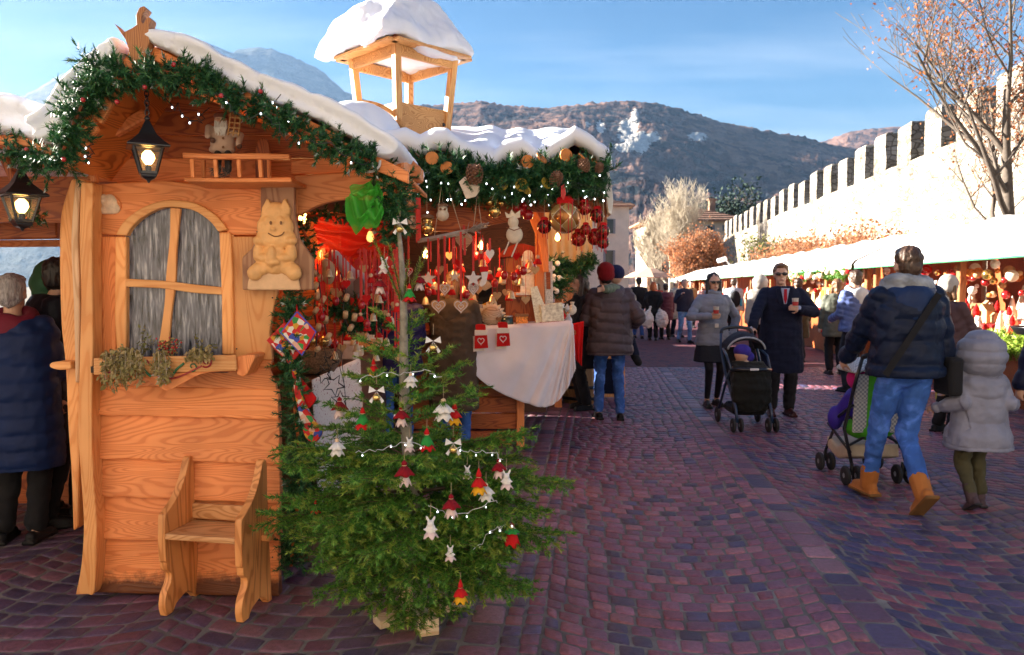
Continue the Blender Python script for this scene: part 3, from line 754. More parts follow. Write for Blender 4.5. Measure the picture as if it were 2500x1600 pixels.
# ------------------------------------------------------------------ needles, garlands
NEEDLE = island('fir_needle', [(0, (.03, .12, .015)), (.4, (.065, .21, .024)), (.75, (.13, .30, .04)), (1, (.25, .38, .06))], .5, .12)
NEEDLE_LT = island('fir_needle_fresh', [(0, (.13, .25, .025)), (.5, (.24, .36, .045)), (1, (.36, .43, .075))], .5, .15)
TINSEL = island('garland_needle', [(0, (.010, .055, .022)), (.5, (.022, .105, .038)), (.85, (.05, .16, .05)), (1, (.12, .22, .06))], .45, .1)
TINSEL_SNOW = island('garland_frosted_tip', [(0, (.25, .32, .28)), (1, (.6, .64, .62))], .7)
def needles(segs, nlen, per_m, ang=(35, 75), width=.0016, rs=None, taper=True):
 """needle triangles round each segment; segs (n,2,3)"""
 rs = rs or np.random.RandomState(3); segs = np.asarray(segs, float)
 L = np.linalg.norm(segs[:, 1]-segs[:, 0], axis=1); cnt = np.maximum(2, (L*per_m).astype(int))
 ii = np.repeat(np.arange(len(segs)), cnt); n = len(ii)
 f = rs.rand(n)[:, None]; A = segs[ii, 0]; B = segs[ii, 1]
 P = A+(B-A)*f; d = (B-A)/np.maximum(1e-9, L[ii])[:, None]
 r = rs.normal(size=(n, 3)); r -= (r*d).sum(1)[:, None]*d; r /= np.linalg.norm(r, axis=1)[:, None]
 a = np.radians(rs.uniform(ang[0], ang[1], n))[:, None]
 dirn = d*np.cos(a)+r*np.sin(a); side = np.cross(dirn, r); side /= np.linalg.norm(side, axis=1)[:, None]
 l = nlen*rs.uniform(.7, 1.15, n)[:, None]
 w_ = width
 V = np.stack([P+side*w_, P-side*w_, P+dirn*l], 1).reshape(-1, 3)
 return V, np.arange(3*n).reshape(-1, 3)
def garland(name, label, path, radius, twig=.13, per_m=90, nlen=.022, dens=330, seed=1, group=None, snow=.12, width=.0022, mat=None, droop=0.0, wire=True):
 """bushy fir garland along a path: short twigs bristling out of a wire"""
 rs = np.random.RandomState(seed); path = [Vector(p) for p in path]; per_m *= 1.5; dens *= 1.5; width *= 1.5
 acc = [0]
 for a, b in zip(path, path[1:]): acc.append(acc[-1]+(b-a).length)
 n = int(acc[-1]*per_m); segs = []; tips = []
 for k in range(n):
  s = rs.rand()*acc[-1]; i = max(j for j in range(len(acc)-1) if acc[j] <= s)
  p = path[i].lerp(path[i+1], (s-acc[i])/(acc[i+1]-acc[i])); d = (path[i+1]-path[i]).normalized()
  r = Vector(rs.normal(size=3)); r -= r.dot(d)*d; r.normalize()
  o = (r + d*rs.uniform(-.7, .7) + Vector((0, 0, -droop))).normalized()
  p = p + Vector(rs.normal(scale=radius*.25, size=3))
  q = p + o*radius*rs.uniform(.6, 1.25)
  mid = p.lerp(q, .55) + Vector((0, 0, -.006))
  segs += [(tuple(p), tuple(mid)), (tuple(mid), tuple(q))]; tips.append((tuple(p.lerp(q, .8)), tuple(q)))
 t = thing(name, label, 'garland', path[len(path)//2], group)
 V, F = needles(segs, nlen, dens, (30, 70), width, rs)
 np_mesh('needles', V, F, mat or TINSEL, t)
 if snow:
  sel = [tips[i] for i in range(len(tips)) if rs.rand() < snow]
  V, F = needles(sel, nlen*.8, dens*1.2, (20, 60), width*1.1, rs); np_mesh('frosted_tips', V, F, TINSEL_SNOW, t)
 if wire: MB().tube(path, .008, 5).build('wire', W_DARK, t)
 return t
BULB_W = glow('fairy_light', (.85, .92, 1.0), 1.2)
BULB_Y = glow('warm_bulb', (1.0, .52, .13), 2.6)
RED = fabric('red_felt', (.52, .012, .014), .9, 120)
REDR = plain('red_ribbon', (.55, .012, .012), .45, var=.15, bmp=0)
BERRY = plain('red_berry', (.40, .012, .015), .25, var=.1, bmp=0, coat=.5)
BLACKM = plain('black_metal', (.012, .013, .018), .32, nscale=50, var=.2, bmp=.1, coat=.3)
WIRE = plain('dark_wire', (.012, .015, .012), .5, bmp=0)
CONE = plain('pine_cone', (.20, .10, .055), .7, nscale=60, var=.35)
def poly(dpts, Y): return [at(x, y, Y) for x, y in dpts]
def slab(name, dpts, Y, thick, mat, parent, bevel=.006, seg=2):
 """a board whose outline is given in picture coordinates at depth Y, reaching back by thick"""
 P = poly(dpts, Y)
 return MB().prism(P, (0, thick, 0)).build(name, mat, parent, bevel=bevel, seg=seg)
def smooth_line(pts, n=8):
 """Catmull-Rom through 2-d points"""
 out = []
 P = [pts[0]] + list(pts) + [pts[-1]]
 for i in range(1, len(P)-2):
  for k in range(n):
   t = k/n
   out.append(tuple(.5*((2*P[i][j]) + (-P[i-1][j]+P[i+1][j])*t + (2*P[i-1][j]-5*P[i][j]+4*P[i+1][j]-P[i+2][j])*t*t + (-P[i-1][j]+3*P[i][j]-3*P[i+1][j]+P[i+2][j])*t**3) for j in range(len(pts[0]))))
 out.append(tuple(pts[-1])); return out
# ------------------------------------------------------------------ gnome hut
YF = 3.80
hut = thing('wooden_hut', 'crooked larch wood gnome hut with arched window and snow covered gable', 'hut', (at(430, 1400, YF).x, YF+.4, 0))
# lapped boards of the lower wall: lower edge stands proud
def lap(y0, y1l, y1r, xl, xr, k):
 rng = random.Random(k); n = 12
 top = [(xl+(xr-xl)*i/n, y0+(y1r-y1l)*i/n) for i in range(n+1)]
 bot = [(xl+(xr-xl)*i/n, y1l+(y1r-y1l)*i/n + rng.uniform(-1.5, 1.5)) for i in range(n+1)]
 rings = []
 for (tx, ty), (bx, by) in zip(top, bot):
  j = rng.uniform(-.002, .002)
  T = at(tx, ty, YF); B = at(bx, by, YF-.032+j)
  rings.append([T, Vector((T.x, T.y+.03, T.z)), Vector((B.x, YF+.03, B.z)), Vector((B.x, B.y, B.z)), Vector((B.x, B.y, B.z+.012))])
 MB().loft(rings).build('board', W_LARCH, hut, bevel=.004, seg=2)
lap(905, 975, 986, 219, 654, 1); lap(968, 1077, 1092, 219, 657, 2); lap(1070, 1166, 1184, 221, 658, 3)
lap(1160, 1268, 1281, 224, 657, 4); lap(1262, 1392, 1402, 224, 655, 5)
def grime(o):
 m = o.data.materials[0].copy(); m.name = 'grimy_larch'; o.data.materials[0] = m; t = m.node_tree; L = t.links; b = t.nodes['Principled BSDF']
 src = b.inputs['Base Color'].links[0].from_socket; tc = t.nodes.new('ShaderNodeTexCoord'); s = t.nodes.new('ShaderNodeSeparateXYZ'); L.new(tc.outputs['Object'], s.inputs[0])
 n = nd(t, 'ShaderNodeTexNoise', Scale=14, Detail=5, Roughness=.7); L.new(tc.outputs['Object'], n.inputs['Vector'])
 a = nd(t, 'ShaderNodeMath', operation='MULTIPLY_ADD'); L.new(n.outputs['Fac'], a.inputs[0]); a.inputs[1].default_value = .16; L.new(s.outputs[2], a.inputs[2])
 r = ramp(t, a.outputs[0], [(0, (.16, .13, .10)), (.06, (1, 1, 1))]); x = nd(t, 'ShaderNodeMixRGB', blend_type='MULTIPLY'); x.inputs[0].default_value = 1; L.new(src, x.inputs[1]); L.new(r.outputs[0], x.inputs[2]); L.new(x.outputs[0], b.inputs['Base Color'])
for i_, (xn, yn) in enumerate(((232, 962), (640, 970), (232, 1062), (642, 1076), (234, 1154), (642, 1168), (236, 1254), (640, 1264), (238, 1300), (640, 1310), (232, 545), (604, 545), (556, 820), (640, 700))): MB().ell(at(xn, yn, YF-.031 if 900 < yn else YF-.004), (.0038, .003, .0038), 8, 6).build('nail', BLACKM, hut, smooth=True)
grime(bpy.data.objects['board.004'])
# the piece of lower wall that bulges under the plaque
slab('board', [(219, 846), (600, 846), (640, 846), (633, 870), (648, 905), (652, 940), (219, 912)], YF+.004, .03, W_LARCH, hut)
slab('board', [(219, 556), (272, 556), (272, 838), (262, 846), (219, 846)], YF, .03, W_LARCHZ, hut)
slab('board', [(541, 556), (660, 556), (652, 690), (644, 720), (634, 780), (640, 846), (541, 846)], YF, .03, W_PALE, hut)
slab('board', smooth_line([(219, 434), (300, 428), (380, 425), (470, 432), (560, 430), (616, 428)], 4) + [(616, 552), (541, 552), (480, 500), (405, 476), (330, 500), (276, 552), (219, 552)], YF-.004, .03, W_LARCH, hut)
slab('board', [(618, 430), (700, 428), (700, 500), (690, 520), (668, 552), (618, 552)], YF-.002, .03, W_LARCHZ, hut)
# header board over the stall arch, wavy lower edge
slab('header_board', [(690, 412), (800, 406), (963, 403), (966, 470)] + smooth_line([(960, 484), (930, 480), (860, 470), (800, 470), (745, 484), (700, 508)], 5), YF+.0, .045, W_LARCH, hut, .008)
slab('board', [(683, 375), (800, 372), (935, 378), (935, 406), (683, 410)], YF+.06, .03, W_LARCH, hut)
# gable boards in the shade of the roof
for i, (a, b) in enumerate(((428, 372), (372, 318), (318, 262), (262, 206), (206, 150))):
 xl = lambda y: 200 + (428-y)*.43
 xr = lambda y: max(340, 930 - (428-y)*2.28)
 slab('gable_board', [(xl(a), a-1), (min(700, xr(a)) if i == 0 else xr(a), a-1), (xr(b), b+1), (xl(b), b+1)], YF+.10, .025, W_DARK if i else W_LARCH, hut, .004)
# crossbeam under the left slope
MB().bar(at(205, 345, YF-.12), at(345, 268, YF-.12), .05, .05).build('rafter', W_LARCH, hut, bevel=.008)
MB().bar(at(205, 350, YF-.05), at(225, 430, YF-.05), .04, .03).build('bracket', W_LARCHZ, hut, bevel=.006)
# posts: two crooked slabs at the left corner
slab('post', smooth_line([(190, 428), (186, 560), (190, 700), (186, 860), (183, 1000), (188, 1100), (196, 1230), (190, 1330), (177, 1398)], 4) + smooth_line([(206, 1397), (222, 1385), (227, 1240), (219, 1120), (215, 980), (218, 800), (216, 600), (218, 430)], 4), YF-.10, .09, W_PALE, hut, .012, 2)
slab('post', smooth_line([(166, 420), (142, 500), (138, 600), (142, 760), (152, 860), (158, 1000), (166, 1120), (170, 1250)], 4) + smooth_line([(182, 1240), (188, 1000), (192, 700), (194, 560), (200, 420)], 4), YF+.02, .10, W_PALE, hut, .014, 2)
slab('post_strip', smooth_line([(176, 424), (166, 560), (172, 720), (176, 900)], 4) + smooth_line([(186, 900), (187, 700), (184, 560), (190, 424)], 4), YF-.06, .06, wood('split_larch', (.80, .52, .30), (.6, .34, .17), 'Z', rings=7), hut, .008)
slab('post', [(201, 1020), (219, 1020), (222, 430), (204, 430)][::-1], YF-.03, .05, W_LARCHZ, hut, .008)
slab('peg', smooth_line([(166, 850), (135, 850), (118, 854), (118, 864), (140, 870), (166, 868)], 3), YF-.06, .10, W_PALEX, hut, .006)
# dark inner walls behind the boards
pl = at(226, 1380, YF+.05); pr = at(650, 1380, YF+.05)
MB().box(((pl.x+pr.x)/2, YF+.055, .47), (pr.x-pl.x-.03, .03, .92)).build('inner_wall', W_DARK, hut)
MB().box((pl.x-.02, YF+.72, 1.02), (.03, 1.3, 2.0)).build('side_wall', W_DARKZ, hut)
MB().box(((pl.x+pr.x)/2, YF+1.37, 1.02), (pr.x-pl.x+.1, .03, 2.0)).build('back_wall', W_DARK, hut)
# arched window
def _reed():
 m, t, b, o = new_mat('reeded_glass'); L = t.links
 tc = t.nodes.new('ShaderNodeTexCoord'); mp = t.nodes.new('ShaderNodeMapping'); mp.inputs['Scale'].default_value = (70, 1, 7); L.new(tc.outputs['Object'], mp.inputs[0])
 n = nd(t, 'ShaderNodeTexNoise', Scale=1.0, Detail=3, Roughness=.6, Distortion=.4); L.new(mp.outputs[0], n.inputs['Vector'])
 rp = ramp(t, n.outputs['Fac'], [(.36, (.03, .04, .06)), (.55, (.20, .22, .29)), (.72, (.68, .71, .78))]); L.new(rp.outputs[0], b.inputs['Base Color']); b.inputs['Roughness'].default_value = .08; b.inputs['Transmission Weight'].default_value = .3; b.inputs['IOR'].default_value = 1.55
 b.inputs['Specular IOR Level'].default_value = .5
 bump(t, b, n.outputs['Fac'], .6, .006); return m
REED = _reed()
win = slab('window', [(270, 556), (296, 556), (296, 834), (274, 834), (268, 740)], YF-.022, .055, W_PALE, hut, .008)
win['label'] = 'arched window with pale larch frame and streaky glass'
slab('frame', [(514, 546), (541, 546), (546, 640), (549, 834), (521, 834), (520, 700)], YF-.022, .055, W_PALE, win, .008)
arc_o = smooth_line([(270, 553), (290, 520), (330, 490), (375, 473), (410, 470), (460, 478), (505, 505), (535, 540)], 4)
arc_i = smooth_line([(512, 545), (492, 520), (455, 495), (410, 487), (375, 490), (335, 510), (308, 535), (297, 554)], 4)
slab('arch', arc_o + arc_i, YF-.026, .055, W_PALEX, win, .007)
glass_out = [(292, 838), (292, 560)] + [(x, y-2) for x, y in arc_i[::-1]] + [(524, 560), (524, 838)]
slab('pane', glass_out, YF+.012, .006, REED, win, 0)
slab('muntin', smooth_line([(399, 488), (398, 560), (390, 640), (385, 720), (372, 810)], 4) + smooth_line([(396, 812), (402, 740), (412, 660), (415, 580), (424, 490)], 4), YF-.012, .022, W_PALE, win, .005)
slab('muntin', smooth_line([(289, 655), (380, 660), (450, 668), (521, 675)], 4) + smooth_line([(521, 693), (450, 688), (380, 678), (289, 674)], 4), YF-.020, .022, W_PALEX, win, .005)
# pale cloth added behind the glass to imitate its bright reflection
LINEN = fabric('linen', (.78, .76, .72), .9, 200, sheen=.2, fold=.6)
MB().box((at(480, 700, YF+.5).x, YF+.5, at(480, 690, YF+.5).z), (.30, .05, .42)).build('reflection_cloth', LINEN, hut)
# shelf balcony with rail
shf = slab('balcony_shelf', [(430, 417), (560, 419), (684, 416), (686, 428), (560, 429), (432, 427)], YF-.26, .26, W_LARCH, hut, .006)
slab('rail', smooth_line([(427, 358), (500, 361), (600, 360), (680, 362)], 3) + smooth_line([(680, 374), (600, 374), (500, 374), (428, 372)], 3), YF-.27, .035, W_LARCH, shf, .006)
for i, x in enumerate((452, 507, 562, 612)):
 MB().bar(at(x-1, 373, YF-.25), at(x+2, 418, YF-.25), .018, .018).build('baluster', W_LARCHZ, shf, bevel=.003)
for x in (478, 632):
 MB().bar(at(x, 374, YF-.08), at(x+1, 418, YF-.08), .018, .018).build('baluster', W_LARCHZ, shf, bevel=.003)
slab('back_board', smooth_line([(600, 420), (600, 350), (610, 325), (628, 330), (634, 360), (634, 420)], 3), YF-.05, .02, W_DARKZ, shf, .004)
# flower box
fb = slab('flower_box', [(219, 842), (554, 834), (556, 872), (219, 882)], YF-.17, .02, W_PALEX, hut, .006)
slab('front_curve', smooth_line([(290, 882), (400, 878), (510, 872), (470, 880), (430, 900), (395, 918), (375, 910), (340, 890)], 3), YF-.165, .02, W_LARCH, fb, .006)
slab('side_scroll', smooth_line([(556, 838), (598, 834), (590, 860), (575, 885), (556, 880)], 3), YF-.15, .15, W_LARCHZ, fb, .006)
slab('base_board', [(222, 876), (553, 868), (553, 874), (222, 882)], YF-.16, .16, W_DARK, fb, .003)
MB().box((at(386, 860, YF-.09).x, YF-.09, at(386, 866, YF-.09).z), (.64, .12, .03)).build('soil', plain('soil', (.05, .035, .025), .95), fb)
PAINT_R = plain('red_paint', (.34, .02, .03), .5, bmp=0); PAINT_G = plain('green_paint', (.03, .16, .07), .5, bmp=0); PAINT_W = plain('white_paint', (.72, .72, .74), .5, bmp=0)
def spiral(cx, cy, r, turns, a0, sgn=1, n=26):
 return [(cx+math.cos(a0+sgn*6.28*turns*k/n)*r*(1-.8*k/n), cy+math.sin(a0+sgn*6.28*turns*k/n)*r*(1-.8*k/n)) for k in range(n+1)]
YP = YF-.174
def stroke(pts, wd, mat, name='painted_scroll', Y=YP):
 return MB().tube([at(x, y, Y) for x, y in pts], wd, 5).build(name, mat, fb)
stroke(spiral(252, 866, 14, 1.3, -1.2), .004, PAINT_R); stroke(spiral(485, 850, 14, 1.3, 2.2, -1) , .004, PAINT_R)
stroke(smooth_line([(474, 860), (450, 872), (420, 886), (395, 890), (370, 884)], 4), .004, PAINT_R)
stroke(smooth_line([(345, 846), (355, 858), (372, 856), (380, 846), (392, 858), (402, 850)], 4), .0035, PAINT_R)
stroke(spiral(452, 862, 12, 1.0, 2.0, -1), .003, PAINT_G); stroke(smooth_line([(330, 858), (345, 876), (355, 885)], 3), .006, PAINT_G); stroke(smooth_line([(432, 854), (415, 868), (405, 882)], 3), .006, PAINT_G)
for k in range(7):
 a = k*6.28/7+.3; cx, cy = 380, 878
 P = [(cx, cy), (cx+math.cos(a-.35)*11, cy+math.sin(a-.35)*14), (cx+math.cos(a)*26, cy+math.sin(a)*30), (cx+math.cos(a+.35)*11, cy+math.sin(a+.35)*14)]
 MB().prism(poly(P, YP-.006), (0, .006, 0)).build('painted_petal', PAINT_W, fb)
# roof: two slopes, boards under thick snow
RZ = [(300, 128), (345, 92), (395, 118), (500, 178), (620, 232), (740, 300), (850, 352), (948, 402)]
def roof_slab(name, top, th_px, Y0, Y1, mat, parent):
 t_ = smooth_line(top, 4); b_ = [(x, y+th_px) for x, y in t_[::-1]]
 P = poly(t_+b_, Y0); return MB().prism(P, (0, Y1-Y0, 0)).build(name, mat, parent, bevel=.006)
YR0 = 3.36
rf = roof_slab('roof_slope', [(322, 96), (395, 122), (500, 180), (620, 232), (740, 300), (850, 352), (950, 398)], 13, YR0+.03, 4.3, W_LARCHY, hut)
roof_slab('roof_slope', [(322, 96), (395, 122), (500, 180), (620, 232), (740, 300), (790, 322)], 13, YR0+.03, 6.2, W_LARCHY, hut).location += Vector((0, .93, -.006))
rl = roof_slab('roof_slope', [(318, 98), (290, 140), (240, 215), (185, 290), (140, 345), (118, 375)], 14, YR0+.03, 5.5, W_LARCHY, hut)
# barge boards in pieces, fronts of the gable
for (x0, y0, x1, y1, h) in ((335, 100, 475, 168, 26), (475, 168, 640, 245, 28), (640, 245, 800, 320, 30), (800, 330, 960, 404, 28)):
 slab('barge_board', smooth_line([(x0, y0), ((x0+x1)/2, (y0+y1)/2-3), (x1, y1)], 4) + smooth_line([(x1, y1+h), ((x0+x1)/2, (y0+y1)/2+h+4), (x0, y0+h)], 4), YR0+random.uniform(-.004, .004), .028, W_LARCH, rf, .005)
for (x0, y0, x1, y1, h) in ((318, 100, 215, 275, 22), (215, 275, 128, 385, 24)):
 slab('barge_board', [(x0, y0), (x1, y1), (x1+h, y1+h*.75), (x0+h*.6, y0+h*1.2)], YR0, .028, W_LARCH, rl, .005)
slab('barge_board', [(130, 385), (205, 255), (216, 262), (148, 415)], YF-.2, .03, W_DARKZ, rl, .005)
slab('finial', [(268, 55), (276, 62), (290, 76), (310, 66), (321, 58), (319, 36), (327, 18), (338, 14), (343, 20), (334, 34), (331, 48), (336, 56), (343, 44), (351, 40), (354, 45), (349, 66), (350, 100), (342, 130), (345, 148), (330, 160), (312, 158), (304, 140), (302, 115), (294, 92), (284, 78)], YR0-.05, .055, wood('carved_larch', (.50, .21, .07), (.30, .10, .03), 'Z'), hut, .014, 3)
for s_ in (-1, 1): pass
# eave beams running back to the stall
MB().bar(at(935, 392, 3.55), at(985, 415, 3.9), .05, .07).build('rafter_end', W_LARCH, hut, bevel=.01)
slab('rafter_end', [(940, 385), (965, 372), (990, 395), (985, 420), (955, 420)], 3.7, .05, W_LARCH, hut, .008)
# eave post behind the garland at the arch's far side
# snow: rolled quilt of snow on both slopes
def snow_from(lines, name, parent, voxel=.022, smooth=3, noise=.012, seed=0, mat=SNOW, label=None):
 mb = MB()
 for fn in lines: fn(mb)
 me = mb.remesh(voxel, smooth, .6)
 co, no = mesh_co(me)
 co = co + no*(noise*vnoise(co, 9, seed, 3) + noise*.35*vnoise(co, 42, seed+1, 2))[:, None]
 set_co(me, co)
 return link_mesh(name, me, mat, parent)
def snow_roll(top, bot, Y0, Y1, n=7, YREF=None):
 """snow band between two picture polylines at the front, running back; rounded front edge"""
 def f(mb):
  t_ = smooth_line(top, n); b_ = smooth_line(bot, n)
  rings = []
  for y, k in ((Y0+.05, .35), (Y0, .7), (Y0+.03, 1.0), (Y0+.5, 1.0), (Y1, 1.0)):
   ring = []
   for pts, sg in ((t_, 1), (b_[::-1], 0)):
    for x, yy in pts:
     p = at(x, yy, YREF or Y0); ring.append(p)
   c = [None]*len(ring)
   N = len(t_)
   for i in range(N):
    a = ring[i]; j = len(ring)-1 - int(round(i*(len(b_)-1)/(N-1)))
    m = (a+ring[j])/2
   cen = []
   pts2 = []
   for i, p in enumerate(ring):
    if i < N: q = ring[len(ring)-1-int(round(i*(len(b_)-1)/(N-1)))]
    else: q = ring[int(round((len(ring)-1-i)*(N-1)/(len(b_)-1)))]
    m = (p+q)/2
    pts2.append(Vector((0, y, 0)) + Vector((m.x+(p.x-m.x)*k, 0, m.z+(p.z-m.z)*k)))
   rings.append(pts2)
  mb.loft(rings)
 return f
snow_from([snow_roll([(345, 92), (365, 82), (420, 86), (470, 100), (560, 150), (700, 208), (800, 250), (900, 308), (944, 336), (950, 350)],
                     [(372, 108), (400, 124), (450, 152), (520, 190), (640, 240), (760, 292), (850, 345), (888, 372), (915, 376), (948, 358)], YR0-.06, 4.3, YREF=YR0+.03),
           snow_roll([(345, 92), (365, 82), (420, 86), (470, 100), (560, 150), (700, 208), (780, 246), (790, 262)], [(372, 108), (400, 124), (450, 152), (520, 190), (640, 240), (740, 284), (770, 292), (790, 280)], 4.1, 5.6, YREF=YR0+.03),
           snow_roll([(292, 88), (262, 98), (226, 124), (190, 160), (150, 206), (112, 262), (80, 282)],
                     [(290, 128), (262, 160), (240, 200), (205, 250), (170, 295), (138, 330), (100, 338)], YR0-.06, 5.5, YREF=YR0+.03)], 'roof_snow', hut, seed=2)
# cable loop from the eave
MB().tube(smooth_line([tuple(at(*q)) for q in ((893, 378, 3.34), (890, 392, 3.33), (878, 402, 3.33), (862, 404, 3.36), (850, 402, 3.42))], 5), .006, 6).build('cable', plain('white_cable', (.6, .58, .55), .5, bmp=0), hut)
# ------------------------------------------------------------------ plaque with carved squirrel, small carved heart
CARVE = plain('carved_lime', (.80, .44, .17), .55, nscale=14, var=.14, bmp=.2)
YQ = YF-.07
pq = thing('carved_plaque', 'carved wooden plaque of a sitting squirrel holding a cone beside the window', 'carving', at(652, 680, YQ))
W_PLQ = wood('plaque_board', (.50, .26, .14), (.34, .15, .075), 'Z', rings=9)
slab('back_board', [(612, 432), (692, 430), (692, 505), (702, 560), (735, 608), (734, 682), (569, 682), (568, 605), (590, 585), (604, 555), (612, 500)], YQ, .035, W_PLQ, pq, .008)
def carve():
 mb = MB()
 def E(x, y, rx, ry, d=.03, dz=0): # relief blob
  p = at(x, y, YQ); s = 1.04/FPX*YQ; mb.ell((p.x, YQ-dz, p.z), (rx*s, d, ry*s), 14, 10)
 E(648, 535, 44, 38, .032, .008); E(650, 560, 48, 26, .036, .01); E(648, 505, 34, 30, .028, .006)
 for sx in (-1, 1):
  mb.prism(poly([(648+sx*8, 492), (648+sx*16, 470), (648+sx*22, 466), (648+sx*34, 490), (648+sx*32, 505)], YQ-.026), (0, .026, 0))
  E(648+sx*36, 566, 16, 12, .034, .012)
  E(648+sx*38, 596, 14, 22, .026, .012)          # upper arm
  E(648+sx*24, 606, 20, 11, .026, .024)          # forearm
  E(648+sx*34, 632, 24, 16, .034, .010)          # thigh
  E(648+sx*46, 642, 18, 18, .030, .020)          # foot
 E(648, 612, 36, 34, .034, .010)
 E(644, 604, 11, 26, .020, .040)                    # cone it holds
 E(648, 592+24, 17, 9, .022, .044)
 E(648, 541, 7, 5, .014, .040); E(648, 530, 14, 10, .02, .024)
 for sx in (-1, 1): E(648+sx*15, 522, 9, 12, .012, .030)
 me = mb.remesh(.0045, 3, .5); co, no = mesh_co(me)
 co += no*(.0010*vnoise(co, 160, 3, 2))[:, None]; set_co(me, co)
 return link_mesh('squirrel_relief', me, CARVE, pq)
sq = carve()
DARKW = plain('dark_brown_detail', (.22, .10, .04), .6, bmp=0)  # one even dark brown for eyes, mouths and small details
for sx in (-1, 1): MB().ell(at(648+sx*12, 524, YQ-.046), (.006, .005, .009), 10, 8).build('eye', DARKW, sq, smooth=True)
MB().tube(smooth_line([tuple(at(x, y, YQ-.047)) for x, y in ((630, 548), (640, 554), (650, 556), (662, 552), (668, 545))], 4), .0028, 5).build('mouth', DARKW, sq)
slab('log_end', smooth_line([(580, 682), (584, 655), (602, 636), (642, 628), (682, 636), (700, 655), (706, 682)], 4), YQ-.014, .015, plain('cut_log', (.72, .46, .26), .6, nscale=20, var=.1), pq, .008)
ht = thing('carved_heart', 'small pale carved bird relief fixed on the board above the window corner', 'carving', at(256, 500, YF-.02))
def heart():
 mb = MB(); s = 1.04/FPX*YF
 for x, y, rx, ry, d in ((258, 480, 20, 24, .018), (250, 494, 22, 10, .014), (266, 490, 18, 14, .014), (244, 470, 9, 14, .02)):
  p = at(x, y, YF-.008); mb.ell((p.x, YF-.008, p.z), (rx*s, d, ry*s), 12, 8)
 me = mb.remesh(.004, 2); return link_mesh('relief', me, plain('pale_relief', (.80, .60, .42), .5, nscale=40, var=.2), ht)
heart()
slab('backing_board', smooth_line([(228, 500), (236, 472), (254, 454), (276, 466), (284, 488), (270, 504)], 4), YF-.012, .010, W_LARCH, ht, .003)  # larch backing behind the relief
# ------------------------------------------------------------------ lanterns
GLASS = None
def _glass():
 m, t, b, o = new_mat('clear_glass'); b.inputs['Base Color'].default_value = (.9, .93, .95, 1); b.inputs['Roughness'].default_value = .03
 b.inputs['Transmission Weight'].default_value = .95; b.inputs['IOR'].default_value = 1.15; return m
GLASS = _glass()
def lantern(label, top, px, Y, rot, watts, chain=3):
 """top: point where the hat begins; px: metres per picture pixel at that depth"""
 t = thing('lantern', label, 'lantern', top)
 c = Vector(top); M = rotz(rot)
 def ring(r, z): return [c + M @ Vector((r*math.cos(R(45+90*k)), r*math.sin(R(45+90*k)), z)) for k in range(4)]
 h = px
 # flared hat
 prof = [(6, 0), (9, -6), (15, -18), (24, -34), (42, -50), (56, -60), (56, -64), (50, -65)]
 MB().loft([ring(r*1.16*h, z*h) for r, z in prof]).build('hat', BLACKM, t, bevel=.002)
 MB().lathe([(4*h, 0), (7*h, 4*h), (5*h, 9*h), (2*h, 12*h)], c, 10).build('knob', BLACKM, t, smooth=True)
 for k in range(chain):
  z = 12*h + k*11*h
  MB().tube([c + rotz(k*1.57) @ Vector((5*h*math.cos(a), 0, z+7*h+8*h*math.sin(a))) for a in [6.28*i/10 for i in range(11)]], 1.5*h, 5).build('chain_link', BLACKM, t)
 a = ring(44*h, -64*h); b = ring(24*h, -122*h)
 for k in range(4):
  MB().bar(a[k], b[k], 5*h, 5*h).build('frame_bar', BLACKM, t)
  MB().bar(a[k], a[(k+1) % 4], 4*h, 5*h).build('frame_bar', BLACKM, t); MB().bar(b[k], b[(k+1) % 4], 4*h, 5*h).build('frame_bar', BLACKM, t)
  q = [a[k], a[(k+1) % 4], b[(k+1) % 4], b[k]]; n_ = ((q[1]-q[0]).cross(q[3]-q[0])).normalized()
  MB().prism(q, n_*.0015).build('pane', GLASS, t)
 MB().loft([ring(r*h, z*h) for r, z in ((27, -121), (28, -126), (24, -128), (24, -131), (18, -136), (6, -140), (3, -146))]).build('foot', BLACKM, t, bevel=.002)
 MB().tube([c+Vector((0, 0, -122*h)), c+Vector((0, 0, -104*h))], 7*h, 8).build('socket', BLACKM, t)
 MB().lathe([(5*h, -104*h), (10*h, -98*h), (15*h, -88*h), (13*h, -78*h), (6*h, -70*h)], c, 12).build('bulb', BULB_Y, t, smooth=True)
 return t
px = 1.04/FPX
l1 = lantern('black lantern with lit bulb hanging under the gable of the gnome hut', at(346, 284, 3.42), px*3.42*.98, 3.42, R(28), 4, chain=6)
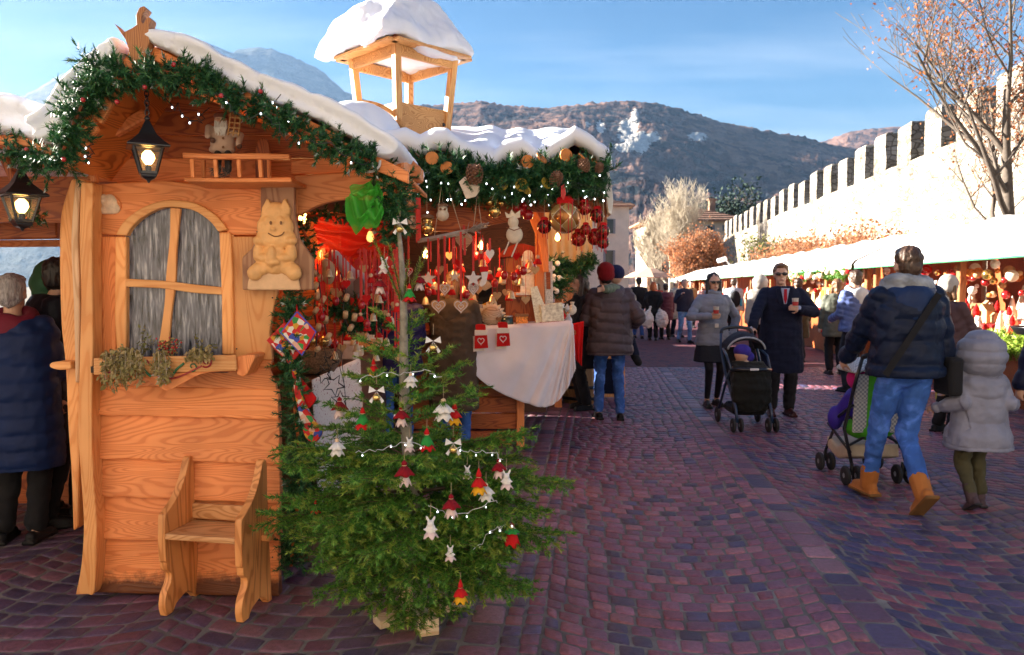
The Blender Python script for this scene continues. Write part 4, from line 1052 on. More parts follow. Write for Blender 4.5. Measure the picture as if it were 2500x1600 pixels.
# ------------------------------------------------------------------ bearded doll on the balcony
def doll():
 Y = YF-.16; t = thing('gnome_doll', 'seated bearded gnome doll in a pale coat holding a little ladder on the balcony', 'doll', at(528, 418, Y))
 s = px*Y; FELT = fabric('beige_felt', (.52, .36, .27), .95, 140)
 def E(mb, x, y, rx, ry, rd, dy=0): p = at(x, y, Y); mb.ell((p.x, Y+dy, p.z), (rx*s, rd*s, ry*s), 12, 8)
 mb = MB(); E(mb, 524, 338, 30, 24, 22); E(mb, 524, 318, 26, 20, 20); E(mb, 522, 352, 32, 12, 22)
 for a, b, c in (((503, 308), (490, 300), (488, 320)), ((546, 312), (566, 318), (560, 340))):
  A, B, C = at(*a, Y), at(*b, Y-.01), at(*c, Y-.05); mb.cap(A, B, 9*s, 8*s); mb.cap(B, C, 8*s, 7*s)
 link_mesh('coat', mb.remesh(.006, 2), FELT, t)
 mb = MB(); E(mb, 519, 283, 15, 15, 15); E(mb, 519, 287, 4, 4, 6, -.03)
 link_mesh('head', mb.remesh(.004, 1), plain('doll_skin', (.62, .38, .26), .6), t)
 mb = MB(); E(mb, 519, 274, 17, 10, 16); p = at(505, 268, Y)
 link_mesh('cap', mb.remesh(.005, 1), fabric('brown_felt', (.16, .06, .04)), t)
 # beard strands
 bd = MB(); rng = random.Random(2)
 for k in range(46):
  x0 = 519+rng.uniform(-14, 14); bd.tube([at(x0, 286+rng.uniform(-2, 6), Y-.032), at(x0+rng.uniform(-3, 3), 300, Y-.045), at(519+(x0-519)*.7+rng.uniform(-4, 4), 312+rng.uniform(-4, 8), Y-.04)], [.003, .0035, .001], 4)
 bd.build('beard', plain('white_wool', (.74, .70, .64), .9), t)
 for y in (325, 346): MB().ell(at(524, y, Y-.048), (.006, .004, .006), 8, 6).build('button', DARKW, t, smooth=True)
 for xx, yy in ((500, 330), (562, 344)): MB().ell(at(xx, yy, Y-.05), .013, 8, 6).build('mitten', fabric('mitten_felt', (.12, .06, .04)), t, smooth=True)
 LAD = wood('toy_ladder', (.55, .30, .10), (.4, .18, .05), 'Z'); ld = MB()
 for o in (0, 12, 24): ld.bar(at(536+o, 318+o*.1, Y-.06), at(542+o, 266+o*.1, Y-.05), .006, .006)
 for k in range(4): ld.bar(at(535+k*1.5, 312-k*12, Y-.062), at(563+k*1.5, 314-k*12, Y-.062), .005, .005)
 ld.build('toy_ladder', LAD, t)
 lg = MB()
 for x in (512, 536): lg.cap(at(x, 362, Y-.03), at(x, 400, Y-.07), 9*s, 8*s)
 link_mesh('trousers', lg.remesh(.006, 1), fabric('black_felt', (.03, .025, .025)), t)
 fu = MB()
 for k in range(150):
  a = rng.uniform(0, 6.28); x0 = 520+rng.uniform(-22, 20); y0 = 412+rng.uniform(-18, 4); p = at(x0, y0, Y-.09+rng.uniform(0, .05))
  fu.tube([p, p+Vector((math.cos(a)*.014, -.012, math.sin(a)*.014))], [.002, .0008], 3)
 fu.build('fur_boots', plain('grey_fur', (.10, .08, .07), .95), t)
doll()
# ------------------------------------------------------------------ wooden armchair
ch = thing('wooden_armchair', 'small rustic larch armchair with scrolled side panels in front of the hut', 'chair', (-1.43, 3.63, 0))
A0 = gnd(376, 1447); B0 = gnd(572, 1464)
ax = Vector((B0.x-A0.x, B0.y-A0.y, 0)); wid = ax.length; ax.normalize(); dp = Vector((-ax.y, ax.x, 0))
side = smooth_line([(.000, .0), (-.012, .05), (.0, .105), (.035, .15), (.04, .19), (.012, .215), (.008, .25)], 3) + smooth_line([(.0, .26), (-.004, .36), (.0, .455)], 2) + \
       smooth_line([(.004, .475), (.05, .50), (.11, .545), (.16, .61), (.19, .675), (.205, .70), (.225, .705)], 4) + [(.238, .69), (.245, .40), (.262, .10), (.268, .0)] + smooth_line([(.235, .0), (.20, .035), (.16, .055), (.115, .045), (.075, .03), (.05, .0)], 3)
WCH = wood('chair_larch', (.84, .37, .12), (.58, .21, .055), 'Z', rings=16)
WCHX = wood('chair_larch_flat', (.80, .42, .18), (.58, .26, .09), 'X', rings=16)
for base in (A0, B0):
 P = [Vector((base.x, base.y, 0)) + dp*y + Vector((0, 0, z)) for y, z in side]
 MB().prism(P, ax*.036 if base is A0 else -ax*.036).build('side_panel', WCH, ch, bevel=.006, seg=2)
MZ = Matrix(((ax.x, dp.x, 0), (ax.y, dp.y, 0), (0, 0, 1)))
mid = (A0+B0)/2
MB().box(mid + dp*.115 + Vector((0, 0, .375)), (wid-.07, .235, .028), MZ).build('seat', WCHX, ch, bevel=.006, seg=2)
MB().box(mid + dp*.225 + Vector((0, 0, .435)), (wid-.07, .022, .075), MZ).build('back_rail', WCHX, ch, bevel=.006, seg=2)
MB().box(B0 + dp*.20 + ax*.02 + Vector((0, 0, .335)), (.045, .05, .03), MZ).build('tenon', WCH, ch, bevel=.004)
# ------------------------------------------------------------------ dried plants in the flower box
LEAFD = island('dry_olive_leaf', [(0, (.24, .20, .06)), (.4, (.38, .32, .13)), (.8, (.50, .38, .20)), (1, (.30, .30, .10))], .75, .25)
def hanging_plant(label, x0, y0, spread, drop, n, seed, name='hanging_plant', berry=0, mat=LEAFD, Y=YF-.13, stemm=None):
 rng = random.Random(seed); t = thing(name, label, 'plant', at(x0, y0, Y)); C = []; st = MB()
 for k in range(n):
  a = rng.uniform(-spread, spread); p0 = at(x0+a*.5, y0+rng.uniform(-4, 4), Y+rng.uniform(-.03, .04))
  p1 = at(x0+a, y0-rng.uniform(0, 22), Y-rng.uniform(.02, .06)); d = rng.uniform(.2, 1)*drop
  p2 = at(x0+a*1.25, y0+d*.5, Y-.07-rng.uniform(0, .03)); p3 = at(x0+a*1.35+rng.uniform(-5, 5), y0+d, Y-.07-rng.uniform(0, .03))
  ps = smooth_line([tuple(p0), tuple(p1), tuple(p2), tuple(p3)], 4); st.tube(ps, .0012, 3)
  for q in ps[3:]:
   for j in range(3): C.append((q[0]+rng.gauss(0, .007), q[1]+rng.gauss(0, .008), q[2]+rng.gauss(0, .006)))
 st.build('stems', BARK_PALE, t, fix=False)
 leaves_mesh('leaves', np.array(C), .024, np.random.RandomState(seed), mat, t, .5, True)
 return t
hanging_plant('trailing bunch of dry olive leaves spilling over the flower box', 296, 838, 30, 72, 30, 1)
hanging_plant('thin dry trailing sprig beside the painted star of the flower box', 374, 846, 14, 66, 10, 4)
hanging_plant('small upright sprig of dry leaves in the flower box', 470, 834, 24, 8, 9, 3)
hanging_plant('sparse dry sprig hanging from the flower box end by the post', 255, 842, 12, 70, 5, 8)
def sprig(label, x0, y0, pts, seed, berry=False, Y=YF-.12):
 t = thing('berry_sprig' if berry else 'leaf_sprig', label, 'plant', at(x0, y0, Y)); rng = random.Random(seed); C = []
 st = MB()
 for (x, y) in pts:
  ps = smooth_line([tuple(at(x0, y0, Y)), tuple(at((x0+x)/2+rng.uniform(-5, 5), (y0+y)/2, Y)), tuple(at(x, y, Y-.02))], 4); st.tube(ps, .0016, 4)
  for q in ps[2:]: C += [(q[0]+rng.gauss(0, .01), q[1]+rng.gauss(0, .01), q[2]+rng.gauss(0, .008)) for j in range(3)]
 st.build('stems', BARK, t, fix=False)
 if berry:
  b = MB()
  for q in C[::2]: b.ell(q, .0052, 6, 5)
  b.build('berries', BERRY, t, smooth=True, fix=False)
 leaves_mesh('leaves', np.array(C), .02, np.random.RandomState(seed), GREENLEAF if not berry else LEAFD, t, .5)
sprig('red berry sprig standing in the flower box before the glass', 392, 842, [(375, 806), (398, 802), (412, 812), (385, 816), (420, 800)], 5, True)
sprig('thin green sprig with pale leaves rising by the scroll end of the flower box', 470, 838, [(455, 790), (470, 800), (500, 812), (490, 822)], 6)
sprig('thin green sprig with few leaves climbing before the pane next to the post', 330, 838, [(345, 790), (338, 775), (365, 800)], 7)
# ------------------------------------------------------------------ garlands on the hut
def dpath(pts, n=4): return [at(x, y, Y) for x, y, Y in smooth_line(pts, n)]
g1 = garland('fir_garland', 'thick fir garland hanging along the short steep gable edge of the gnome hut', dpath([(245, 172, 3.33), (205, 225, 3.30), (178, 280, 3.30), (160, 330, 3.30), (132, 390, 3.32)]), .085, per_m=240, seed=1, nlen=.03)
g2 = garland('fir_garland', 'fir garland draped under the carved finial across the gable peak', dpath([(215, 165, 3.30), (290, 185, 3.27), (350, 172, 3.27), (430, 175, 3.28), (500, 200, 3.30)]), .085, per_m=260, seed=2, nlen=.03)
g3 = garland('fir_garland', 'fir garland with frosted tips running down the long gable edge', dpath([(480, 195, 3.30), (560, 235, 3.30), (640, 270, 3.30), (700, 305, 3.30), (790, 345, 3.30), (880, 385, 3.30)]), .066, per_m=240, seed=3, snow=.2, nlen=.028)
g4 = garland('fir_garland', 'bushy fir garland hanging down at the corner between hut and stall', dpath([(880, 390, 3.40), (920, 420, 3.42), (935, 480, 3.44), (925, 540, 3.46), (900, 560, 3.5)]), .085, per_m=220, seed=4, nlen=.03, snow=.08)
g5 = garland('fir_garland', 'long fir garland hanging upright along the open edge of the hut wall', dpath([(700, 690, 3.78), (680, 760, 3.76), (686, 850, 3.75), (692, 950, 3.75), (702, 1050, 3.74), (702, 1150, 3.74), (692, 1250, 3.74), (684, 1330, 3.74)]), .075, per_m=230, seed=5, nlen=.028, snow=.04)
g6 = garland('fir_garland', 'fir garland under the snowy eave of the neighbouring dark stall', dpath([(-60, 335, 3.5), (0, 345, 3.5), (60, 360, 3.5), (110, 395, 3.45)]), .075, per_m=220, seed=6, snow=.2)
g7 = garland('fir_garland', 'fir garland framing the inner edge of the arch behind the plaque', dpath([(705, 520, 4.0), (720, 560, 4.0), (735, 600, 4.0)]), .05, per_m=150, seed=7, nlen=.022, snow=.05)
g8 = garland('fir_garland', 'fir garland under the header board inside the arch', dpath([(720, 510, 4.05), (800, 505, 4.05), (880, 520, 4.05)]), .05, per_m=150, seed=8, nlen=.022, snow=.05)
g9 = garland('fir_garland', 'small fir swag below the lantern of the dark stall', dpath([(30, 505, 3.75), (70, 515, 3.75), (105, 508, 3.75)]), .04, per_m=140, seed=9, snow=.2)
rng = random.Random(5)
for (x, y, Y) in ((275, 240, 3.24), (195, 235, 3.22), (612, 215, 3.24), (408, 152, 3.22), (62, 352, 3.42), (150, 375, 3.22), (340, 205, 3.2), (520, 225, 3.2)):
 tag(MB().ell(at(x, y, Y), .010, 10, 8).build('berry', BERRY, smooth=True), 'small shiny red berry tucked into the gable garlands', 'berry', 'red berries on the hut garlands')
def wire_lights(label, pts, n, seed, mat=WIRE, bulb=BULB_W, r=.0022, br=.0035, jit=.012, name='fairy_lights'):
 P = [at(*q) for q in pts]; P = [Vector(q) for q in smooth_line([tuple(p) for p in P], 6)]
 rng = random.Random(seed); P = [p + Vector((rng.gauss(0, jit), rng.gauss(0, jit*.5), rng.gauss(0, jit))) for p in P]
 t = thing(name, label, 'lights', P[len(P)//2]); MB().tube(P, r, 4).build('wire', mat, t)
 for k in range(n):
  p = P[int((k+.5)*len(P)/n)] + Vector((0, -.006, -.008))
  MB().ell(p, (br, br, br*1.4), 6, 5).build('bulb', bulb, t, smooth=True)
wire_lights('black fairy light wire looped across the gable shade', [(390, 225, 3.4), (420, 262, 3.45), (440, 280, 3.5), (470, 280, 3.5), (482, 262, 3.5)], 4, 1)
wire_lights('black fairy light wire lying on the bare wood of the long gable', [(645, 225, 3.32), (648, 248, 3.32), (672, 262, 3.32), (690, 268, 3.32)], 4, 2)
wire_lights('fairy lights wound through the long gable garland', [(500, 215, 3.22), (560, 260, 3.21), (620, 275, 3.21), (700, 320, 3.21), (800, 360, 3.21), (870, 395, 3.22)], 4, 3, br=.0032)
wire_lights('black light wire hanging beside the short gable rafter', [(215, 335, 3.35), (205, 355, 3.34), (212, 372, 3.34), (196, 380, 3.35)], 3, 4)
# ------------------------------------------------------------------ big stall behind the hut
px = 1.04/FPX
st = thing('market_stall', 'dark wood market stall with snow quilt roof, garland and white clothed counter', 'stall', (-.4, 7.9, 0))
YB = 6.35
# counter: planks, corner posts, lattice side
CX0, CX1, CYF, CYB, CH = -1.10, .10, 7.37, 8.75, 1.10
for k in range(6):
 z0 = .17+k*.155
 MB().box(((CX0+CX1)/2, CYF+.02+random.uniform(-.003, .003), z0+.0755), (CX1-CX0-.06, .03, .150)).build('counter_plank', W_DARK, st, bevel=.006)
MB().box(((CX0+CX1)/2, CYF-.005, .105), (CX1-CX0-.02, .05, .10)).build('bottom_rail', wood('red_stain', (.44, .10, .03), (.26, .05, .015), 'X'), st, bevel=.008)
MB().box(((CX0+CX1)/2+.05, CYF+.03, .045), (CX1-CX0-.3, .06, .05)).build('sill', W_PALEX, st, bevel=.006)
MB().box((CX1-.02, CYF+.0, .55), (.075, .075, 1.10)).build('corner_post', W_LARCHZ, st, bevel=.008)
MB().box((CX1-.02, CYB, .55), (.07, .07, 1.10)).build('corner_post', W_LARCHZ, st, bevel=.008)
lat = MB().box((CX1-.03, (CYF+CYB)/2, .12), (.04, CYB-CYF, .08)).build('lattice', W_LARCHY, st, bevel=.006)
for k in range(16):
 for s_ in (-1, 1):
  yc = CYF-.2+k*.105; a = [yc, .16] ; b = [yc+s_*.42, .16+.75]
  (y0, z0), (y1, z1) = a, b
  lo, hi = CYF+.04, CYB-.04
  def clip(y0, z0, y1, z1):
   t0, t1 = 0., 1.
   for p_, q_ in ((-(y1-y0), y0-lo), (y1-y0, hi-y0)):
    if abs(p_) < 1e-9: continue
    r_ = q_/p_
    if p_ < 0: t0 = max(t0, r_)
    else: t1 = min(t1, r_)
   return t0, t1
  t0, t1 = clip(y0, z0, y1, z1)
  if t1-t0 < .08: continue
  MB().bar((CX1-.02+.008*s_, y0+(y1-y0)*t0, z0+(z1-z0)*t0), (CX1-.02+.008*s_, y0+(y1-y0)*t1, z0+(z1-z0)*t1), .022, .012, up=(1, 0, 0)).build('lattice_strip', W_LARCHY, lat)
MB().box((-.28, 7.98, CH), (1.75, 1.5, .04)).build('counter_top', W_DARK, st, bevel=.005)
W_BROWNC = wood('counter_brown', (.16, .06, .03), (.08, .03, .012), 'Y')
# left return counter inside the arch, cloth covered
MB().box((-1.50, 5.75, .50), (.75, 3.0, 1.0)).build('side_counter', W_BROWNC, st)
# uprights and beams
for (x, y) in ((1268, 7.42), ):
 p = at(x, 700, y); MB().box((p.x, y, 1.78), (.09, .09, 1.34)).build('post', W_LARCHZ, st, bevel=.01)
slab('front_beam', [(950, 468), (1100, 466), (1245, 470), (1425, 470), (1425, 500), (1250, 498), (1200, 520), (1060, 545), (950, 540)], YB+.05, .06, W_DARK, st, .008)
slab('knee_brace', smooth_line([(1240, 490), (1262, 500), (1285, 560), (1290, 640)], 4) + smooth_line([(1276, 640), (1268, 580), (1246, 520)], 4), 7.30, .06, W_LARCHZ, st, .008)
slab('fascia', [(968, 362), (1200, 380), (1420, 375), (1420, 465), (960, 468)], YB+.02, .02, W_DARK, st, .004)
slab('end_board', [(1402, 455), (1424, 452), (1428, 560), (1404, 556)], YB+.0, .05, W_DARKZ, st, .006)
xr = at(1424, 400, 6.3).x
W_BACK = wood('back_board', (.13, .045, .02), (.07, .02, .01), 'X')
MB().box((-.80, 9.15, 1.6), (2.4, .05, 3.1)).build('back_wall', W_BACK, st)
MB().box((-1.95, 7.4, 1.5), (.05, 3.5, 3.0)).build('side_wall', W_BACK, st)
# roof planes
def zy(Y): return 2.52 + (min(Y, 8.0)-6.2)*.30 - max(0, Y-8.0)*.30
m = MB(); m.loft([[Vector((x, Y, zy(Y)+dz)) for Y, dz in ((6.22, 0), (8.0, 0), (9.5, 0), (9.5, -.04), (8.0, -.05), (6.22, -.04))] for x in (-2.4, xr)])
m.build('roof', W_LARCHY, st, bevel=.005)
# snow quilt on the roof: grid from the drooping lip over the slope
SNOWQ = SNOW
def quilt_roof():
 lip = [(920, 350), (950, 346), (985, 366), (1020, 350), (1050, 347), (1082, 372), (1130, 386), (1158, 400), (1186, 372), (1230, 366), (1262, 394), (1292, 381), (1330, 357), (1352, 340), (1382, 356), (1408, 376), (1424, 372)]
 xs = np.array([at(x, y, 6.12).x for x, y in lip]); zs = np.array([at(x, y, 6.12).z for x, y in lip])
 X = np.concatenate([np.linspace(-2.45, xs[0], 20, endpoint=False), np.linspace(xs[0], xr+.02, 120)])
 Z = np.interp(X, xs, zs); Z[X < xs[0]] = zs[0]
 rows = []; rs = np.random.RandomState(3)
 th = .10
 prof = [(.10, -.0, 0), (.03, -.005, 0), (-.02, .02, 0), (-.045, .07, 0), (-.04, .13, 0)]     # lip: (dy, above lip)
 for dy, dz, _ in prof: rows.append(np.stack([X, np.full_like(X, 6.16+dy), Z+dz], 1))
 fold = .035*np.sin(X*17+1.2*np.sin(X*5))*np.clip((X-xs[0])*1.5, 0.2, 1)
 for k, Y in enumerate(np.linspace(6.18, 8.05, 26)):
  f = k/25; base = zy(Y)+th*(1-.4*f) + .03*math.sin(f*3.1)
  front = Z+.17 + .0*X
  wgt = max(0, 1-f*4)
  z = np.maximum(base + fold*(1-f*.7), front*wgt + (1-wgt)*(base+fold*(1-f*.7)))
  rows.append(np.stack([X, np.full_like(X, Y), z], 1))
 for Y in np.linspace(8.25, 9.6, 6): rows.append(np.stack([X, np.full_like(X, Y), np.full_like(X, zy(Y)+.06)], 1))
 G = np.array(rows); n, m_ = G.shape[:2]; P = G.reshape(-1, 3)
 P[:, 2] += .028*vnoise(P, 4.5, 1, 3); P[:, 1] += .02*vnoise(P, 7, 2, 2)
 # round off the right end
 e = np.clip((P[:, 0]-(xr-.14))/.16, 0, 1); P[:, 2] -= .10*e**2
 idx = np.arange(n*m_).reshape(n, m_)
 F = np.stack([idx[:-1, :-1], idx[:-1, 1:], idx[1:, 1:], idx[1:, :-1]], -1).reshape(-1, 4)
 o = np_mesh('roof_snow', P, F, SNOWQ, st, smooth=True)
 sd = o.modifiers.new('thick', 'SOLIDIFY'); sd.thickness = .03; sd.offset = -1
 sb = o.modifiers.new('sub', 'SUBSURF'); sb.levels = 1; sb.render_levels = 1
quilt_roof()
# snow lump left of the turret
snow_from([lambda mb: (mb.ell((-1.35, 6.75, 2.80), (.42, .5, .30), 16, 10))], 'snow_heap', st, voxel=.03, smooth=3, seed=6)
# folded canvas at the right end of the roof
CANVAS = fabric('white_canvas', (.80, .79, .76), .6, 300, .05, .1, fold=.8)
SILVER = plain('crumpled_foil', (.62, .62, .66), .35, nscale=18, var=.2, bmp=.9, bdist=.03, metal=.3)
slab('rolled_canvas', [(1402, 350), (1432, 346), (1436, 372), (1428, 395), (1405, 380)], 6.2, .30, SILVER, st, .012, 3)
slab('hanging_canvas', smooth_line([(1412, 378), (1428, 372), (1434, 420), (1441, 470), (1436, 505)], 4) + smooth_line([(1430, 500), (1424, 460), (1418, 420)], 4), 6.25, .9, CANVAS, st, .004)
# cloth over the counter
def counter_cloth():
 top = [(1095, 772), (1150, 768), (1230, 764), (1300, 760), (1338, 757), (1343, 760), (1346, 764)]
 low = [(1092, 850), (1130, 893), (1180, 925), (1240, 948), (1288, 955), (1326, 922), (1352, 866)]
 U = np.linspace(0, 1, 90); W = np.linspace(0, 1, 40)
 ts = np.array([tuple(at(x, y, 7.17)) for x, y in smooth_line(top, 10)]); ls = np.array([tuple(at(x, y, 7.08)) for x, y in smooth_line(low, 10)])
 ti = np.stack([np.interp(U, np.linspace(0, 1, len(ts)), ts[:, k]) for k in range(3)], 1)
 li = np.stack([np.interp(U, np.linspace(0, 1, len(ls)), ls[:, k]) for k in range(3)], 1)
 rows = []
 for d in (1.45, 1.0, .5, .12): rows.append(ti + np.array([0, d, .004]) + np.array([.05, 0, 0])*(U[:, None]**6)*d)
 rows.append(ti + np.array([0, .02, .006]))
 for w_ in W[1:]:
  p = ti*(1-w_) + li*w_
  ph = U*6.28
  fold = (.050*np.sin(U**2.2*34 + 1.5*w_) + .028*np.sin(U*13+2.4*w_+1))*(w_**.8)*(.25+.75*U**1.2)
  sag = .030*np.sin(w_*3.0)*np.sin(U*22 + 5*w_)*U
  p = p + np.stack([.25*fold*0, -np.abs(fold)*.9-.01+sag*.4, 0*fold], 1)
  rows.append(p)
 G = np.array(rows); n, m_ = G.shape[:2]
 idx = np.arange(n*m_).reshape(n, m_); F = np.stack([idx[:-1, :-1], idx[:-1, 1:], idx[1:, 1:], idx[1:, :-1]], -1).reshape(-1, 4)
 o = np_mesh('tablecloth', G.reshape(-1, 3), F, fabric('white_cotton', (.72, .74, .86), .8, 300, .04, .2), None, smooth=True)
 sd = o.modifiers.new('thick', 'SOLIDIFY'); sd.thickness = .004
 tag(o, 'white cotton cloth draped in folds over the stall counter', 'tablecloth')
counter_cloth()
# red fabric hanging beyond the cloth, printed runner on the left counter
def drape(name, label, cat, corners, mat, nfold=5, amp=.02, axis=(0, -1, 0)):
 a, b, c, d = [np.array(tuple(q)) for q in corners]; ax_ = np.array(axis)
 U = np.linspace(0, 1, 40); rows = []
 for w_ in np.linspace(0, 1, 24):
  p = (a*(1-w_)+d*w_)[None]*(1-U[:, None]) + (b*(1-w_)+c*w_)[None]*U[:, None]
  rows.append(p + ax_[None]*(amp*np.sin(U*6.28*nfold+2*w_)*(.3+.7*w_))[:, None])
 G = np.array(rows); n, m_ = G.shape[:2]; idx = np.arange(n*m_).reshape(n, m_)
 o = np_mesh(name, G.reshape(-1, 3), np.stack([idx[:-1, :-1], idx[:-1, 1:], idx[1:, 1:], idx[1:, :-1]], -1).reshape(-1, 4), mat, None, smooth=True)
 sd = o.modifiers.new('thick', 'SOLIDIFY'); sd.thickness = .005
 return tag(o, label, cat)
drape('red_cloth', 'bright red cloth hanging beside the white clothed counter', 'cloth', (at(1340, 762, 7.9), at(1372, 755, 7.9), at(1366, 860, 7.9), at(1352, 845, 7.9)), fabric('scarlet_cloth', (.70, .010, .012), .8), 2, .02)
def _printed():
 m, t, b, o = new_mat('printed_runner'); L = t.links
 tc = t.nodes.new('ShaderNodeTexCoord')
 v = nd(t, 'ShaderNodeTexVoronoi', Scale=26); L.new(tc.outputs['Object'], v.inputs['Vector'])
 mp = t.nodes.new('ShaderNodeMapping'); mp.inputs['Scale'].default_value = (1, 9, 34); L.new(tc.outputs['Object'], mp.inputs[0])
 v2 = nd(t, 'ShaderNodeTexVoronoi', Scale=3.0); L.new(mp.outputs[0], v2.inputs['Vector'])
 r1 = ramp(t, v.outputs['Distance'], [(.12, (.0, .0, .0)), (.2, (1, 1, 1))]); r2 = ramp(t, v2.outputs['Distance'], [(.10, (0, 0, 0)), (.22, (1, 1, 1))])
 mn = nd(t, 'ShaderNodeMixRGB', blend_type='MULTIPLY'); mn.inputs[0].default_value = 1; L.new(r1.outputs[0], mn.inputs[1]); L.new(r2.outputs[0], mn.inputs[2])
 mx = nd(t, 'ShaderNodeMixRGB'); L.new(mn.outputs[0], mx.inputs[0]); mx.inputs[1].default_value = (.30, .04, .05, 1); mx.inputs[2].default_value = (.74, .68, .64, 1)
 L.new(mx.outputs[0], b.inputs['Base Color']); b.inputs['Roughness'].default_value = .85; return m
drape('printed_runner', 'white table runner with small red print hanging behind the fir', 'cloth', (Vector((-1.10, 4.25, 1.02)), Vector((-1.10, 5.6, 1.02)), Vector((-1.08, 5.6, .12)), Vector((-1.08, 4.25, .12))), _printed(), 4, .012, (1, 0, 0))
# ------------------------------------------------------------------ turret on the roof
tu = thing('roof_turret', 'open wooden turret with a thick snow cap standing on the stall roof', 'turret', (-.98, 7.29, 2.78))
NE, RI, LE, FA = Vector((-1.0, 6.72, 0)), Vector((-.41, 7.30, 0)), Vector((-1.60, 7.32, 0)), Vector((-1.01, 7.90, 0))
CT = (NE+FA)/2; ZE = 3.60
W_TUR = wood('turret_larch', (.74, .40, .14), (.52, .22, .06), 'X'); W_TURZ = wood('turret_larch_upright', (.76, .42, .15), (.54, .22, .06), 'Z')
cor = [NE, RI, FA, LE]
ins = [CT + (c-CT)*.80 for c in cor]
bot = [CT + (c-CT)*.66 + Vector((0, 0, 0)) for c in cor]
for c, b_ in zip(ins, bot):
 MB().bar((b_.x, b_.y, 2.95), (c.x*1.0, c.y, ZE+.10), .065, .065, up=(1, 1, 0)).build('post', W_TURZ, tu, bevel=.006)
for i in range(4):
 a, b_ = ins[i], ins[(i+1) % 4]
 MB().bar((a.x, a.y, ZE-.02), (b_.x, b_.y, ZE-.02), .035, .10).build('frame_beam', W_TUR, tu, bevel=.006)
 a, b_ = cor[i], cor[(i+1) % 4]
 MB().bar((a.x, a.y, ZE+.03), (b_.x, b_.y, ZE+.03), .12, .025).build('eave_board', W_TUR, tu, bevel=.004)
 a, b_ = bot[i], bot[(i+1) % 4]
 MB().bar((a.x, a.y, 3.0), (b_.x, b_.y, 3.0), .035, .30).build('base_board', W_TUR, tu, bevel=.006)
 # roof boards
 a, b_ = cor[i], cor[(i+1) % 4]; ap = Vector((CT.x, CT.y, ZE+.42))
 MB().prism([Vector((a.x, a.y, ZE+.03)), Vector((b_.x, b_.y, ZE+.03)), ap], (0, 0, .025)).build('roof_panel', W_DARK, tu)
MB().tube([Vector((-.98+.42*math.cos(a)-.33, 7.0-.1, 2.72+.42*math.sin(a))) for a in np.linspace(.1, 1.7, 12)], .02, 6).build('hoop', W_TUR, tu)
MB().ell(Vector((bot[1].x-.02, bot[1].y-.04, 3.02)), .018, 8, 6).build('bolt', BLACKM, tu, smooth=True)
def turret_snow(mb):
 rings = []
 for f, z, s_ in ((1.16, ZE+.03, 0), (1.26, ZE+.07, 0), (1.22, ZE+.16, 0), (1.0, ZE+.27, 0), (.74, ZE+.42, 0), (.48, ZE+.55, 0), (.28, ZE+.61, 0), (.08, ZE+.63, 0)):
  r = []
  for k in range(16):
   i = k//4; t_ = (k % 4)/4
   c = cor[i].lerp(cor[(i+1) % 4], t_); r.append(CT + (c-CT)*f + Vector((-.03+.05*math.sin(f*4), 0, z + .05*math.sin(k*2.4)*(f > .9) + (.10 if f < 1.1 and f > .5 and 9 < k < 15 else 0))))
  rings.append(r)
 mb.loft(rings)
 mb.ell(CT+Vector((-.10, .05, ZE+.50)), (.22, .25, .16), 14, 10)
 mb.ell(CT+Vector((-.42, .0, ZE+.22)), (.26, .28, .13), 14, 10)
snow_from([turret_snow], 'snow_cap', tu, voxel=.022, smooth=4, noise=.016, seed=12)
# ------------------------------------------------------------------ garland of the big stall, lights
gp = dpath([(955, 400, 6.15), (1040, 405, 6.08), (1120, 415, 6.05), (1200, 420, 6.05), (1300, 415, 6.05), (1370, 405, 6.08), (1410, 400, 6.12)])
garland('fir_garland', 'wide fir garland with cones under the snow of the big stall roof', gp, .15, per_m=330, seed=21, nlen=.05, width=.004, dens=190, snow=.03, droop=.35)
garland('fir_garland', 'lower fir garland dotted with tiny lights along the stall beam', dpath([(960, 445, 6.2), (1100, 450, 6.2), (1250, 445, 6.2), (1415, 440, 6.2)]), .10, per_m=210, seed=22, nlen=.04, width=.003, dens=200, snow=.0, droop=.3)
wire_lights('string of tiny white lights along the beam of the big stall', [(960, 455, 6.08), (1050, 470, 6.05), (1150, 455, 6.05), (1250, 470, 6.05), (1340, 452, 6.05), (1415, 462, 6.08)], 40, 31, br=.005, jit=.035)
wire_lights('upper string of tiny white lights in the wide stall garland', [(965, 425, 5.98), (1080, 430, 5.95), (1200, 432, 5.95), (1300, 440, 5.95), (1410, 420, 5.98)], 20, 32, br=.005, jit=.04)
def pinecone(label, x, y, Y, r, tilt=0):
 t = thing('pine_cone', label, 'pine cone', at(x, y, Y), 'pine cones in the stall garland'); c = at(x, y, Y); M = euler(R(200+tilt), R(tilt), 0)
 MB().ell(c, (r*.55, r*.55, r*.85), 10, 8, M).build('core', CONE, t, smooth=True)
 mb = MB()
 for k in range(80):
  f = k/80; z = -.9+1.8*f; rr = math.sqrt(max(.05, 1-z*z*.9))*r*.62; a = k*2.4
  p = M @ Vector((rr*math.cos(a), rr*math.sin(a), z*r*.95)); d = (M @ Vector((math.cos(a), math.sin(a), .5))).normalized()
  mb.ell(c+p+d*r*.12, (r*.16, r*.16, r*.10), 5, 4, d.to_track_quat('Z', 'Y').to_matrix())
 o = mb.build('scales', CONE, t, smooth=True, fix=False); o['kind'] = 'stuff'
pinecone('large brown pine cone above the white wooden tag', 1115, 408, 5.88, .082)
pinecone('tan pine cone with open scales in the middle of the wide garland', 1307, 420, 5.88, .062, 20)
pinecone('brown pine cone close to the foil end of the garland', 1372, 388, 5.92, .058, -10)
pinecone('small dark pine cone at the garland tip by the canvas', 1408, 394, 5.95, .042, 15)
